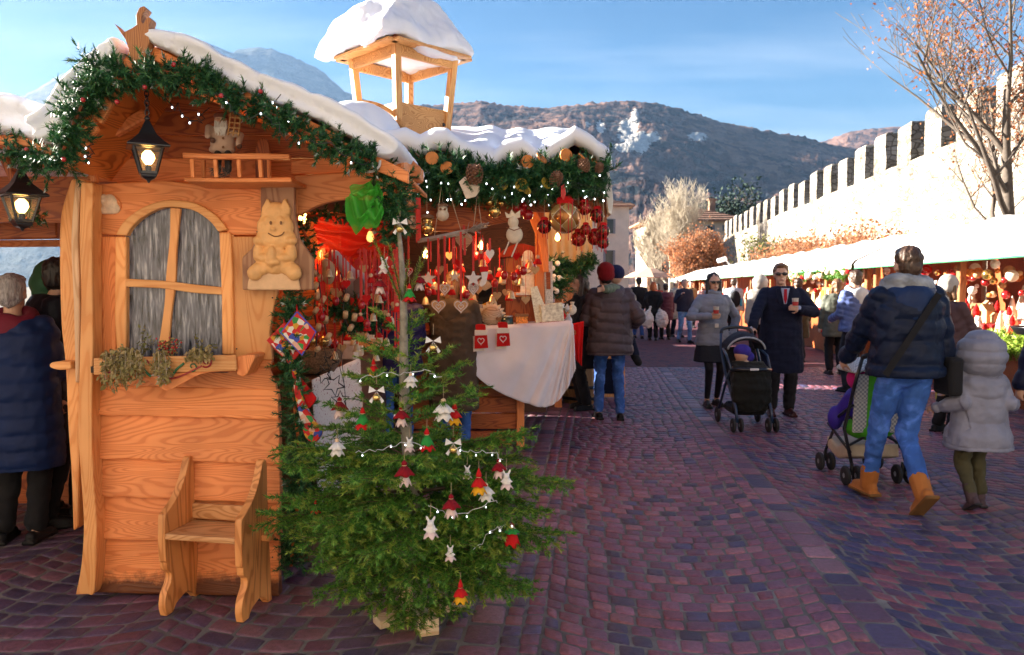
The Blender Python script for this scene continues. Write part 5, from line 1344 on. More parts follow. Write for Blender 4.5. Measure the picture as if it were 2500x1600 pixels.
# leaves and dried fruit stuck in the garland
for k, (x, y, c) in enumerate(((1050, 395, 0), (1015, 372, 0), (1240, 380, 0), (1225, 435, 1), (1330, 365, 0), (1180, 432, 1), (1285, 430, 1), (1272, 372, 0), (1370, 372, 0), (1235, 445, 1))):
 m_ = (plain('orange_slice', (.60, .20, .03), .5) if 'orange_slice' not in MATS else MATS['orange_slice']) if c == 0 else (MATS.get('yellow_leaf') or plain('yellow_leaf', (.42, .30, .03), .6))
 M = euler(R(80+k*7), R(k*23), R(10*k)); s_ = .05
 tag(MB().lathe([(s_*.2, -.004), (s_, -.006), (s_*1.02, 0), (s_, .006), (s_*.2, .004)], at(x, y, 5.95), 12, M).build('dried_slice', m_, bevel=0), ('round dried orange slice' if c == 0 else 'round golden yellow slice')+' tucked into the wide stall garland', 'decoration', ('orange' if c == 0 else 'golden')+' slices in the stall garland')
rb = MB().prism(poly([(1318, 438), (1326, 432), (1330, 455), (1325, 470), (1318, 462)], 5.93), (0, .01, 0)).build('red_chilli', REDR); tag(rb, 'single red pod hanging in the stall garland', 'decoration')
# ------------------------------------------------------------------ hanging goods
def harl(name, c1, c2, line, ku=4, kv=4):
 m, t, b, o = new_mat(name); L = t.links
 tc = t.nodes.new('ShaderNodeTexCoord'); nv = nd(t, 'ShaderNodeVectorMath', operation='NORMALIZE'); L.new(tc.outputs['Object'], nv.inputs[0])
 s = t.nodes.new('ShaderNodeSeparateXYZ'); L.new(nv.outputs[0], s.inputs[0])
 at2 = nd(t, 'ShaderNodeMath', operation='ARCTAN2'); L.new(s.outputs[1], at2.inputs[0]); L.new(s.outputs[0], at2.inputs[1])
 asn = nd(t, 'ShaderNodeMath', operation='ARCSINE'); L.new(s.outputs[2], asn.inputs[0])
 u = nd(t, 'ShaderNodeMath', operation='MULTIPLY'); L.new(at2.outputs[0], u.inputs[0]); u.inputs[1].default_value = ku/2
 v = nd(t, 'ShaderNodeMath', operation='MULTIPLY'); L.new(asn.outputs[0], v.inputs[0]); v.inputs[1].default_value = kv/2
 p = nd(t, 'ShaderNodeMath', operation='ADD'); L.new(u.outputs[0], p.inputs[0]); L.new(v.outputs[0], p.inputs[1])
 q = nd(t, 'ShaderNodeMath', operation='SUBTRACT'); L.new(u.outputs[0], q.inputs[0]); L.new(v.outputs[0], q.inputs[1])
 sp = nd(t, 'ShaderNodeMath', operation='SINE'); L.new(p.outputs[0], sp.inputs[0]); sq_ = nd(t, 'ShaderNodeMath', operation='SINE'); L.new(q.outputs[0], sq_.inputs[0])
 mu = nd(t, 'ShaderNodeMath', operation='MULTIPLY'); L.new(sp.outputs[0], mu.inputs[0]); L.new(sq_.outputs[0], mu.inputs[1])
 gt = nd(t, 'ShaderNodeMath', operation='GREATER_THAN'); L.new(mu.outputs[0], gt.inputs[0]); gt.inputs[1].default_value = 0
 m1 = nd(t, 'ShaderNodeMixRGB'); L.new(gt.outputs[0], m1.inputs[0]); m1.inputs[1].default_value = (*c1, 1); m1.inputs[2].default_value = (*c2, 1)
 ab = nd(t, 'ShaderNodeMath', operation='ABSOLUTE'); L.new(mu.outputs[0], ab.inputs[0]); lt = nd(t, 'ShaderNodeMath', operation='LESS_THAN'); L.new(ab.outputs[0], lt.inputs[0]); lt.inputs[1].default_value = .045
 m2 = nd(t, 'ShaderNodeMixRGB'); L.new(lt.outputs[0], m2.inputs[0]); L.new(m1.outputs[0], m2.inputs[1]); m2.inputs[2].default_value = (*line, 1)
 L.new(m2.outputs[0], b.inputs['Base Color']); b.inputs['Roughness'].default_value = .22; b.inputs['Metallic'].default_value = .45; return m
HARL = harl('harlequin', (.62, .40, .14), (.36, .14, .03), (.85, .75, .5), 5, 5)
PLAID = harl('plaid_ball', (.42, .012, .015), (.20, .02, .015), (.55, .28, .06), 6, 7)
PLAID2 = harl('plaid_ball_dark', (.30, .01, .03), (.05, .03, .02), (.5, .2, .05), 5, 6)
GOLD = plain('gold_ball', (.72, .48, .16), .16, metal=.9, var=.08, bmp=0)
CREAM = plain('cream_wood', (.70, .62, .50), .6, nscale=25, var=.12)
TWINE = plain('twine', (.45, .34, .22), .9, bmp=0)
GINGER = plain('gingerbread', (.55, .33, .16), .75, nscale=60, var=.15)
WHITEP = plain('white_felt', (.76, .73, .70), .9, nscale=80, var=.06)
def string(parent, x, y0, y1, Y, r=.0022, mat=TWINE, x0=None):
 MB().tube([at(x0 if x0 is not None else x, y0, Y), at(x, y1, Y)], r, 4).build('string', mat, parent)
def hang_ball(label, x, y, Y, rpx, mat, y0=450, bow=True, group=None, rot=None):
 r = rpx*px*Y; t = thing('christmas_ball', label, 'ornament', at(x, y, Y), group)
 o = MB().ell(at(x, y, Y), r, 28, 18).build('ball', mat, t, smooth=True)
 MB().lathe([(r*.12, r*.96), (r*.13, r*1.12), (r*.04, r*1.14)], at(x, y, Y), 8).build('cap', GOLD, t, smooth=True)
 string(t, x, y0, y-rpx, Y)
 if bow:
  mb = MB()
  for a in range(7): mb.ell(at(x, y-rpx*1.05, Y-r*.1)+Vector((math.cos(a*.9)*r*.3, -.2*r, math.sin(a*.9)*r*.12)), (r*.28, r*.2, r*.22), 8, 6)
  link_mesh('bow', mb.remesh(r*.06, 1), RED, t)
  for s_ in (-.3, .25, .5): MB().tube([at(x+s_*rpx, y-rpx, Y-r*.8), at(x+s_*rpx*.9, y+rpx*.3, Y-r*1.02), at(x+s_*rpx*.9, y+rpx*(1.2+abs(s_)), Y-r*.7)], .003, 4).build('ribbon_tail', REDR, t)
 return t
hang_ball('large gold and bronze harlequin ball with red bow hanging from the stall beam', 1327, 512, 6.05, 37, HARL)
for k, (x, y, r, m_) in enumerate(((1279, 533, 17, PLAID2), (1373, 490, 16, PLAID), (1403, 507, 17, PLAID2), (1418, 543, 15, PLAID2), (1359, 562, 18, PLAID), (1397, 560, 17, PLAID), (1376, 540, 13, PLAID), (1417, 570, 15, PLAID2), (1372, 470, 11, PLAID))):
 hang_ball('red checked fabric ball with red bow hanging in the bunch at the stall end' if k else 'dark red checked ball hanging alone beside the large harlequin ball', x, y, 6.12+.05*(k % 3), r, m_, group='red checked balls at the stall end' if k else None)
for k, (x, y, r) in enumerate(((1162, 498, 15), (1150, 476, 8), (1165, 470, 7), (1178, 478, 7), (1156, 462, 6))):
 hang_ball('shiny golden ball in the cluster under the garland' if k else 'golden ball with dark stripe below the cluster of small ones', x, y, 6.12, r, GOLD, bow=False, group='golden ball cluster' if k else None)
for k, (x, y, r) in enumerate(((1225, 495, 12), (1240, 505, 13), (1212, 488, 9), (1233, 483, 9))):
 hang_ball('dark red glass bauble in the bunch beside the wooden snowman', x, y, 6.25, r, BERRY, bow=False, group='dark red baubles')
# white wooden tag house
tg = thing('wooden_tag', 'white wooden house shaped tag hanging below the big pine cone', 'tag', at(1100, 445, 5.9))
slab('board', [(1078, 428), (1092, 415), (1132, 440), (1118, 462), (1095, 468)], 5.9, .02, CREAM, tg, .003)
string(tg, 1100, 400, 424, 5.9)
# gourd owls
def gourd(label, x, y, Y, s_, hood, group=None):
 t = thing('gourd_ornament', label, 'ornament', at(x, y, Y), group); u = px*Y
 mb = MB(); mb.ell(at(x, y+6*s_, Y), (15*s_*u, 15*s_*u, 14*s_*u), 14, 10); mb.ell(at(x, y-8*s_, Y), (12*s_*u, 12*s_*u, 12*s_*u), 14, 10)
 link_mesh('body', mb.remesh(.006, 2), CREAM if not hood else GOLD if hood == 2 else CREAM, t)
 MB().lathe([(16*s_*u, 0), (13*s_*u, 6*s_*u), (4*s_*u, 9*s_*u)], at(x, y-14*s_, Y), 12).build('hat', CONE, t, smooth=True)
 for sx in (-1, 1): MB().ell(at(x+sx*5*s_, y-8*s_, Y-12*s_*u), .010*s_, 8, 6).build('eye', DARKW, t, smooth=True)
 string(t, x, 450, y-16*s_, Y)
gourd('pale gourd owl with brown hat hanging by twine', 1040, 500, 6.15, 1.0, 1)
gourd('golden gourd bird with dark collar hanging near the red ribbon', 1003, 530, 6.12, 1.15, 2)
gourd('small brownish gourd owl half hidden by the hanging garland', 968, 520, 6.2, .9, 1)
# wooden snowman pendant
t = thing('snowman_pendant', 'cream wooden snowman pendant with twig crown and long ribbon legs', 'ornament', at(1208, 545, 6.1)); u = px*6.1
mb = MB(); mb.ell(at(1209, 552, 6.1), (20*u, 10*u, 21*u), 14, 10); mb.ell(at(1206, 522, 6.1), (13*u, 9*u, 14*u), 14, 10); link_mesh('body', mb.remesh(.006, 2), CREAM, t)
slab('crown', [(1190, 512), (1186, 498), (1196, 504), (1202, 492), (1210, 503), (1222, 494), (1222, 512)], 6.09, .015, CREAM, t, .002)
for a, b_ in (((1196, 568), (1184, 598)), ((1216, 570), (1202, 604))): MB().tube([at(*a, 6.08), at(*b_, 6.06)], .006, 5).build('ribbon', CREAM, t)
MB().tube([at(1190, 535, 6.04), at(1208, 542, 6.03), at(1226, 535, 6.04)], .004, 5).build('cord', DARKW, t)
string(t, 1204, 450, 505, 6.1)
# driftwood branch with hearts on red ribbons
DRIFT = plain('driftwood', (.36, .31, .27), .85, nscale=30, var=.25, bmp=.5)
t = thing('driftwood_branch', 'grey driftwood bundle hung by twine below the stall garland', 'branch', at(1070, 550, 6.05))
rng = random.Random(9)
for k in range(7):
 a = rng.uniform(-4, 4); MB().tube([Vector(q) for q in smooth_line([tuple(at(980+rng.uniform(0, 30), 566+a, 6.05)), tuple(at(1040, 556+a, 6.03+rng.uniform(-.03, .03))), tuple(at(1090, 545+a, 6.05)), tuple(at(1130+rng.uniform(-20, 25), 535+rng.uniform(-12, 16), 6.0+rng.uniform(-.06, .06)))], 4)], [.009]*7+[.008, .007, .006, .005, .004, .003], 6).build('stick', DRIFT, t, smooth=True)
for k in range(9):
 x0 = rng.uniform(1090, 1125); MB().tube([at(x0, 545, 6.03), at(x0+rng.uniform(5, 25), 540+rng.uniform(-22, 30), 5.98)], [.005, .0015], 4).build('twig', DRIFT, t)
for (a, b_) in (((1037, 440), (1020, 560)), ((1052, 440), (1085, 548)), ((1122, 455), (1112, 540)), ((1122, 455), (1132, 536))):
 MB().tube([at(*a, 6.05), at(*b_, 6.04)], .003, 4).build('twine', TWINE, t)
def heart_pts(cx, cy, w_, h_, n=28):
 P = []
 for k in range(n):
  a = 6.2832*k/n; x = 16*math.sin(a)**3; y = 13*math.cos(a)-5*math.cos(2*a)-2*math.cos(3*a)-math.cos(4*a)
  P.append((cx+x/17*w_/2, cy-(y+2.5)/15*h_/2))
 return P
def ribbon(parent, x, y0, y1, Y, wd=4, mat=REDR):
 w_ = wd*px*Y; MB().box((at(x, y0, Y)+at(x, y1, Y))/2, (w_, .0015, (at(x, y0, Y)-at(x, y1, Y)).length)).build('ribbon', mat, parent)
def heart_ornament(label, x, y, Y, w_, h_, mat, y0, icing=True, ice=None, group=None, rib=5):
 t = thing('heart_ornament', label, 'ornament', at(x, y, Y), group)
 b_ = MB().prism(poly(heart_pts(x, y, w_, h_), Y), (0, .016, 0)).build('heart', mat, t, bevel=.003)
 if icing:
  ice = ice or PAINT_W
  MB().tube([at(a, b, Y-.001) for a, b in heart_pts(x, y, w_*.82, h_*.82)+heart_pts(x, y, w_*.82, h_*.82)[:1]], .0028, 4).build('icing', ice, b_)
  MB().tube([at(a, b, Y-.001) for a, b in heart_pts(x, y, w_*.34, h_*.34)+heart_pts(x, y, w_*.34, h_*.34)[:1]], .0024, 4).build('icing', ice, b_)
 ribbon(t, x, y0, y-h_*.40, Y, rib)
 return t
heart_ornament('gingerbread heart with white icing on the longest red ribbon', 1030, 722, 5.92, 38, 34, GINGER, 560)
heart_ornament('gingerbread heart with curly white icing beside the brown coat', 1083, 722, 5.92, 38, 34, GINGER, 545)
heart_ornament('gingerbread heart with dense icing higher up between two ribbons', 1045, 682, 6.0, 30, 32, GINGER, 555)
heart_ornament('grey felt heart with white stitching', 1112, 682, 6.1, 28, 30, plain('grey_felt', (.45, .42, .42), .9), 560)
heart_ornament('white fabric heart hung on a red tie', 1151, 600, 6.08, 22, 28, WHITEP, 560, icing=False)
heart_ornament('large cream wicker heart hanging behind the driftwood', 1090, 570, 6.2, 44, 44, wood('wicker_heart', (.6, .42, .26), (.35, .2, .1), 'X', rings=30), 530, icing=False)
heart_ornament('small brick red heart hanging low among the ribbons', 960, 640, 6.3, 22, 24, RED, 540)
def star_pts(cx, cy, r1, r2, n=5, a0=-1.57): return [(cx+(r1 if k % 2 == 0 else r2)*math.cos(a0+k*math.pi/n), cy+(r1 if k % 2 == 0 else r2)*math.sin(a0+k*math.pi/n)) for k in range(2*n)]
def star_ornament(label, x, y, Y, r, mat, y0, group=None):
 t = thing('star_ornament', label, 'ornament', at(x, y, Y), group); MB().prism(poly(star_pts(x, y, r, r*.42), Y), (0, .014, 0)).build('star', mat, t, bevel=.003); ribbon(t, x, y0, y-r*.8, Y, 3); return t
star_ornament('pale wooden star hanging at the thick end of the driftwood', 1006, 655, 6.0, 20, CREAM, 560)
star_ornament('white felt star between the ribbons', 1112, 655, 6.05, 22, WHITEP, 556)
star_ornament('small wooden star behind the two hearts', 1068, 650, 6.15, 15, CREAM, 556)
# free red ribbons between them
for k, (x, a, b_, w_) in enumerate(((983, 465, 570, 12), (1065, 555, 620, 6), (1112, 555, 640, 5), (1012, 560, 615, 4), (1092, 560, 600, 5), (1126, 558, 622, 3))):
 o = MB().box((at(x, a, 6.08)+at(x, b_, 6.08))/2, (w_*px*6.08, .003, (at(x, a, 6.08)-at(x, b_, 6.08)).length)).build('red_ribbon', REDR)
 tag(o, 'broad red ribbon hanging beside the gourd ornaments' if k == 0 else 'narrow red ribbon hanging from the driftwood', 'ribbon', None if k == 0 else 'red ribbons on the driftwood')
sk = thing('felt_sock', 'small white felt sock with red cuff on a ribbon', 'ornament', at(1137, 650, 6.05))
slab('sock', smooth_line([(1130, 638), (1146, 636), (1144, 655), (1140, 668), (1130, 674), (1126, 668), (1132, 655)], 3), 6.05, .02, WHITEP, sk, .004); slab('cuff', [(1127, 628), (1148, 626), (1148, 638), (1128, 640)], 6.045, .03, RED, sk, .004); ribbon(sk, 1136, 560, 628, 6.06, 3)
# ------------------------------------------------------------------ goods on the counter
def on_counter(name, label, cat, x, y, Y, parts, group=None):
 t = thing(name, label, cat, at(x, y, Y), group)
 for nm, mb, mat, kw in parts: mb.build(nm, mat, t, **kw)
 return t
CT_Z = CH+.03
cab = thing('display_cabinet', 'dark brown toy house cabinet with moss roof on the counter', 'cabinet', (at(1225, 700, 7.75).x, 7.75, CT_Z))
slab('body', [(1188, 604), (1262, 604), (1262, 772), (1188, 772)], 7.62, .3, W_DARKZ, cab, .006)
slab('roof', smooth_line([(1168, 606), (1180, 590), (1215, 572), (1258, 580), (1280, 592), (1280, 604), (1230, 602)], 3), 7.55, .42, fabric('russet_moss', (.30, .05, .03), .95, 60), cab, .01)
slab('shelf', smooth_line([(1186, 690), (1225, 686), (1268, 690), (1266, 698), (1188, 698)], 3), 7.50, .2, W_LARCH, cab, .006)
slab('side_plank', [(1262, 605), (1278, 610), (1276, 700), (1262, 700)], 7.6, .03, W_LARCHZ, cab, .004)
for sx, xx in ((0, 1182), (1, 1210)):
 g = MB().lathe([(.035, 0), (.036, .01), (.026, .014)], at(xx, 662, 7.58), 14, euler(R(90), 0, 0)).build('button_eye', GINGER, cab, smooth=True)
 MB().ell(at(xx+2, 661, 7.56), (.02, .01, .02), 10, 8).build('button', WHITEP, g, smooth=True)
on_counter('white_board', 'tall white wooden board carving leaning on the cabinet', 'carving', 1240, 690, 7.45, [
 ('board', MB().prism(poly(smooth_line([(1222, 690), (1224, 640), (1228, 598), (1242, 588), (1254, 600), (1256, 650), (1256, 690)], 3), 7.45), (0, .03, 0)), PAINT_W, {'bevel': .004}),
 ('foot', MB().prism(poly([(1212, 688), (1258, 688), (1258, 694), (1212, 694)], 7.40), (0, .14, 0)), PAINT_W, {'bevel': .003}),
 ('rope', MB().tube([at(1226+14*math.cos(a)+14, 622+20*math.sin(a), 7.43) for a in np.linspace(-1, 3.6, 16)], .007, 6), TWINE, {})])
on_counter('greeting_cards', 'leaning white patterned card strip in front of the cabinet', 'card', 1265, 755, 7.3, [
 ('card', MB().prism(poly([(1245, 676), (1262, 672), (1300, 772), (1262, 776)], 7.35), (0, .02, 0)), plain('mint_card', (.66, .74, .70), .6, nscale=60, var=.3), {'bevel': .002})])
on_counter('picture_frame', 'white frame with green dots standing on the counter end', 'frame', 1290, 690, 7.6, [
 ('frame', MB().prism(poly([(1278, 616), (1298, 614), (1300, 735), (1282, 735)], 7.6), (0, .03, 0)), plain('dotted_frame', (.72, .74, .68), .6, nscale=70, var=.4), {'bevel': .003}),
 ('picture', MB().prism(poly([(1283, 640), (1293, 640), (1294, 680), (1284, 680)], 7.595), (0, .004, 0)), W_DARK, {})])
hg = thing('wicker_hedgehog', 'woven cream hedgehog figure with spiky back on the counter', 'figure', at(1155, 768, 7.3))
u = px*7.3; me = MB().ell(at(1155, 742, 7.3), (26*u, 20*u, 24*u), 18, 12).remesh(.008, 1); link_mesh('body', me, wood('woven', (.62, .48, .34), (.36, .24, .15), 'X', rings=40), hg)
for k in range(11):
 a = R(-10+20*k); d = Vector((math.cos(a), 0, math.sin(a))); c0 = at(1155, 742, 7.3)+d*22*u
 MB().tube([c0, c0+d*12*u], [8*u, .5*u], 5).build('spike', CREAM, hg)
MB().prism(poly(heart_pts(1172, 752, 14, 14), 7.3-21*u), (0, .006, 0)).build('heart_patch', DARKW, hg)
def jar(label, x, y, Y, r, h, mat, lidm, group=None):
 u = px*Y; return on_counter('jar', label, 'jar', x, y, Y, [('jar', MB().lathe([(r*.9*u, 0), (r*u, h*.1*u), (r*u, h*.75*u), (r*.8*u, h*.85*u)], at(x, y, Y), 14), mat, {'smooth': True}), ('lid', MB().lathe([(r*.85*u, h*.85*u), (r*.88*u, h*u), (r*.2*u, h*1.03*u)], at(x, y, Y), 14), lidm, {'smooth': True})], group)
jar('dark glass candle jar with silver lid on the counter edge', 1192, 768, 7.28, 15, 26, plain('dark_green_glass', (.02, .05, .05), .1, bmp=0), plain('steel_lid', (.5, .5, .5), .3, metal=.8, bmp=0))
jar('grey enamel mug standing beside the hedgehog', 1122, 740, 7.5, 14, 30, plain('grey_enamel', (.35, .36, .38), .3, bmp=0), BLACKM)
jar('white cup beside the hedgehog on the cloth', 1120, 770, 7.25, 12, 18, PAINT_W, PAINT_W)
on_counter('gift_box', 'small orange gift box with dark lid on the counter', 'box', 1226, 766, 7.3, [('box', MB().prism(poly([(1212, 742), (1240, 742), (1240, 766), (1212, 766)], 7.3), (0, .09, 0)), plain('orange_print', (.62, .22, .04), .6, nscale=60, var=.6), {'bevel': .003}), ('lid', MB().prism(poly([(1210, 738), (1242, 738), (1242, 744), (1210, 744)], 7.29), (0, .11, 0)), DARKW, {'bevel': .002})])
on_counter('glass_box', 'clear box with white decoration on a red base at the counter corner', 'box', 1300, 764, 7.25, [('box', MB().prism(poly([(1270, 716), (1322, 712), (1326, 758), (1274, 762)], 7.28), (0, .2, 0)), plain('pale_box', (.62, .64, .56), .4, nscale=30, var=.5), {'bevel': .004}), ('base', MB().prism(poly([(1268, 758), (1330, 754), (1330, 764), (1270, 767)], 7.26), (0, .24, 0)), plain('burgundy', (.22, .01, .03), .6), {'bevel': .004})])
pb = thing('plush_toy', 'black plush toy with mustard scarf sitting behind the hedgehog', 'toy', at(1140, 760, 7.7)); u = px*7.7
mb = MB(); mb.ell(at(1140, 728, 7.7), (28*u, 22*u, 34*u), 14, 10); mb.ell(at(1136, 680, 7.7), (22*u, 20*u, 20*u), 14, 10); link_mesh('body', mb.remesh(.012, 2), fabric('black_plush', (.02, .02, .022)), pb)
MB().tube([at(1112, 708, 7.62), at(1135, 720, 7.55), at(1165, 706, 7.58)], .022, 8).build('scarf', fabric('mustard_knit', (.55, .30, .03)), pb, smooth=True)
slab('felt_hat', [(1112, 672), (1136, 652), (1160, 672), (1140, 684)], 7.55, .02, plain('taupe_felt', (.32, .28, .26), .9), pb, .003)
# bunch of cellophane wrapped gifts at the counter corner
for k in range(14):
 rng = random.Random(60+k); x = rng.uniform(1300, 1348); y = rng.uniform(722, 756); s_ = rng.uniform(6, 11)
 m_ = rng.choice([WHITEP, CREAM, GREENLEAF, PAINT_W, plain('silver_bag', (.55, .57, .62), .3, nscale=20, var=.3, bmp=.6, bdist=.02) if 'silver_bag' not in MATS else MATS['silver_bag'], RED])
 Y = rng.uniform(7.3, 7.8); u = px*Y
 mb = MB(); mb.ell(at(x, y, Y), (s_*u, s_*u*.8, s_*1.1*u), 10, 8); mb.tube([at(x, y-s_, Y), at(x, y-s_*1.7, Y)], [s_*.3*u, s_*.6*u], 8)
 tag(link_mesh('wrapped_gift', mb.remesh(.008, 1), m_, None), 'small wrapped gift bag in the heap at the counter corner', 'gift', 'wrapped gifts on the counter corner')
# red heart pouches pinned to the cloth
for k, (x, y, tl) in enumerate(((1182, 795, 0), (1130, 800, 12))):
 t = thing('heart_pouch', 'red felt pouch with white heart pinned on the white cloth' if k == 0 else 'red felt pouch hanging beside the sleeve of the brown coat', 'pouch', at(x, y, 6.98))
 slab('pouch', [(x-14, y-16), (x+14, y-16), (x+17, y+18), (x-15, y+20)], 6.98, .02, RED, t, .004); slab('trim', [(x-15, y-24), (x+15, y-24), (x+15, y-12), (x-15, y-11)], 6.972, .03, WHITEP, t, .004)
 slab('top_frill', smooth_line([(x-11, y-24), (x-13, y-36), (x-2, y-38), (x+10, y-36), (x+11, y-24)], 2), 6.975, .02, RED, t, .003)
 MB().tube([at(a, b, 6.975) for a, b in heart_pts(x, y+3, 16, 16)+heart_pts(x, y+3, 16, 16)[:1]], .004, 5).build('heart_stitch', PAINT_W, t)
 slab('back_cloth', [(x-19, y-10), (x-8, y-10), (x+10, y+24), (x-18, y+27)], 7.02, .008, LINEN, t, .002)
# pale curtain and lit stall beyond
cu = drape('cream_curtain', 'warm cream curtain hanging at the back of the big stall', 'curtain', (at(1270, 495, 8.7), at(1392, 500, 8.7), at(1392, 625, 8.7), at(1285, 630, 8.7)), fabric('cream_curtain', (.78, .55, .28), .85), 6, .02)
gb = garland('fir_garland', 'fir bunch with white roses standing at the far end of the counter', dpath([(1300, 620, 8.3), (1312, 660, 8.3), (1305, 690, 8.3)]), .13, per_m=330, seed=41, nlen=.05, width=.004, dens=150, snow=.1)
gc = garland('fir_garland', 'short fir swag hanging across the opening behind the woman in black', dpath([(1325, 628, 8.4), (1360, 632, 8.4), (1396, 606, 8.4)]), .09, per_m=330, seed=42, nlen=.05, width=.004, dens=150, snow=.1)
for k in range(14):
 rng = random.Random(80+k); tag(MB().ell(at(1298+rng.uniform(-12, 18), 655+rng.uniform(-38, 36), 8.18), .03, 8, 6).build('white_rose', WHITEP, smooth=True), 'white paper rose in the fir bunch on the counter', 'flower', 'white roses in the fir bunch')
# ------------------------------------------------------------------ goods hanging inside the arch
t = thing('red_tulle', 'red translucent tulle swag lit from behind inside the arch', 'cloth', at(830, 560, 4.5))
def _tulle(name, c, a):
 m, tt, b, o = new_mat(name); L = tt.links
 tr = tt.nodes.new('ShaderNodeBsdfTransparent'); tl = tt.nodes.new('ShaderNodeBsdfTranslucent'); tl.inputs[0].default_value = (*c, 1); b.inputs['Base Color'].default_value = (*c, 1); b.inputs['Roughness'].default_value = .5
 m1 = tt.nodes.new('ShaderNodeMixShader'); m1.inputs[0].default_value = .5; L.new(b.outputs[0], m1.inputs[1]); L.new(tl.outputs[0], m1.inputs[2])
 m2 = tt.nodes.new('ShaderNodeMixShader'); m2.inputs[0].default_value = a; L.new(tr.outputs[0], m2.inputs[1]); L.new(m1.outputs[0], m2.inputs[2]); L.new(m2.outputs[0], o.inputs['Surface']); return m
TULR = _tulle('red_tulle', (.42, .015, .008), .9); TULG = _tulle('green_tulle', (.10, .62, .07), .8)
def swag(name, top, low, Y, mat, parent, folds=6, amp=.03, rows=16, n=50):
 A = np.array([tuple(at(x, y, Y)) for x, y in smooth_line(top, 8)]); B = np.array([tuple(at(x, y, Y-.05)) for x, y in smooth_line(low, 8)])
 U = np.linspace(0, 1, n); a = np.stack([np.interp(U, np.linspace(0, 1, len(A)), A[:, k]) for k in range(3)], 1); b = np.stack([np.interp(U, np.linspace(0, 1, len(B)), B[:, k]) for k in range(3)], 1)
 G = []
 for w_ in np.linspace(0, 1, rows): G.append(a*(1-w_)+b*w_ + np.stack([0*U, -amp*np.sin(w_*folds*3.14+U*3+np.sin(U*7)), amp*.4*np.sin(w_*9+U*11)], 1))
 G = np.array(G); idx = np.arange(rows*n).reshape(rows, n)
 return np_mesh(name, G.reshape(-1, 3), np.stack([idx[:-1, :-1], idx[:-1, 1:], idx[1:, 1:], idx[1:, :-1]], -1).reshape(-1, 4), mat, parent, smooth=True)
swag('swag', [(735, 505), (800, 512), (880, 525), (935, 515)], [(745, 575), (800, 618), (860, 600), (945, 578)], 4.75, TULR, t)
swag('swag', [(745, 560), (790, 575), (850, 585), (900, 570)], [(745, 650), (780, 640), (840, 625), (905, 598)], 4.9, _tulle('orange_tulle', (.50, .08, .01), .8), t, 5, .03)
t = thing('green_tulle_bow', 'translucent green tulle bow tied to the garland corner', 'bow', at(868, 480, 3.42))
swag('loop', [(866, 436), (878, 434), (888, 438), (896, 442)], [(812, 468), (820, 522), (838, 548), (858, 520)], 3.40, TULG, t, 6, .03)
swag('loop', [(884, 440), (892, 444), (898, 446)], [(852, 524), (880, 542), (902, 505)], 3.38, TULG, t, 6, .025)
swag('tail', [(822, 440), (860, 430), (898, 425)], [(824, 465), (862, 462), (890, 450)], 3.43, TULG, t, 3, .015)
# hanging red ribbons with small wooden figures and bells
rng = random.Random(33)
NA = 100
for k in range(NA+48):
 x = 746+(k % 50)*4.1+rng.uniform(-3, 3); Y = 4.15+rng.uniform(0, 1.0); y0 = 590+rng.uniform(-10, 25); y1 = 620+rng.uniform(0, 215)
 if k >= NA: x = 1000+(k-NA)*5.6; Y = rng.uniform(6.5, 7.2); y0 = 545+rng.uniform(0, 25); y1 = 590+rng.uniform(0, 110)
 kd = ('pale gold bell', 'dark red bauble', 'flat heart', 'red dressed wooden doll')[k % 4]; wh = 'in the crowded arch' if k < NA else 'above the stall counter'
 t = thing('ribbon_ornament', 'small %s on a red ribbon hanging %s' % (kd, wh), 'ornament', at(x, y1, Y), kd+'s on ribbons '+wh)
 ribbon(t, x, y0 if k < NA else y1-rng.uniform(20, 60), y1, Y, rng.uniform(2, 4.5) if k < NA else rng.uniform(.8, 2)); c = at(x, y1+8, Y); u = px*Y; q = k % 4
 if q == 0: MB().lathe([(11*u, -10*u), (8*u, -6*u), (6*u, 4*u), (2*u, 9*u)], c, 12).build('bell', plain('pale_gold', (.72, .58, .36), .3, metal=.5, bmp=0) if 'pale_gold' not in MATS else MATS['pale_gold'], t, smooth=True)
 elif q == 1: MB().ell(c, (9*u, 9*u, 11*u), 10, 8).build('bauble', BERRY, t, smooth=True)
 elif q == 2: MB().prism([c+Vector(((a-x)*u, 0, -(b-500)*u)) for a, b in heart_pts(x, 500, 22, 22)], (0, .01, 0)).build('heart', GINGER if k % 3 else RED, t, bevel=.002)
 else:
  MB().lathe([(9*u, -10*u), (10*u, -8*u), (6*u, 2*u), (2*u, 4*u)], c, 10).build('dress', RED, t, smooth=True); MB().ell(c+Vector((0, 0, 8*u)), 5*u, 8, 6).build('head', plain('doll_wood', (.70, .48, .30), .6) if 'doll_wood' not in MATS else MATS['doll_wood'], t, smooth=True)
# cork light chains
CORK = plain('cork', (.62, .42, .24), .9, nscale=60, var=.25)
for k, (pts) in enumerate(([(738, 620), (735, 660), (742, 690), (738, 730), (745, 780), (740, 840)], [(745, 620), (752, 680), (760, 740), (768, 790)], [(800, 640), (812, 680), (806, 730), (820, 770), (830, 740)])):
 t = thing('cork_chain', ('dark light wire with corks hanging beside the plaque', 'second dark wire with corks hanging in the arch', 'looped dark wire with corks before the plush goose')[k], 'lights', at(*pts[0], 4.25))
 P = [Vector(q) for q in smooth_line([tuple(at(x, y, 4.22)) for x, y in pts], 5)]; MB().tube(P, .004, 5).build('wire', WIRE, t)
 for j in range(3, len(P), 4): MB().lathe([(.014, -.02), (.015, 0), (.014, .02)], P[j]+Vector((.012, -.012, 0)), 10, euler(R(20*j), R(15), 0)).build('cork', CORK, t, smooth=True)
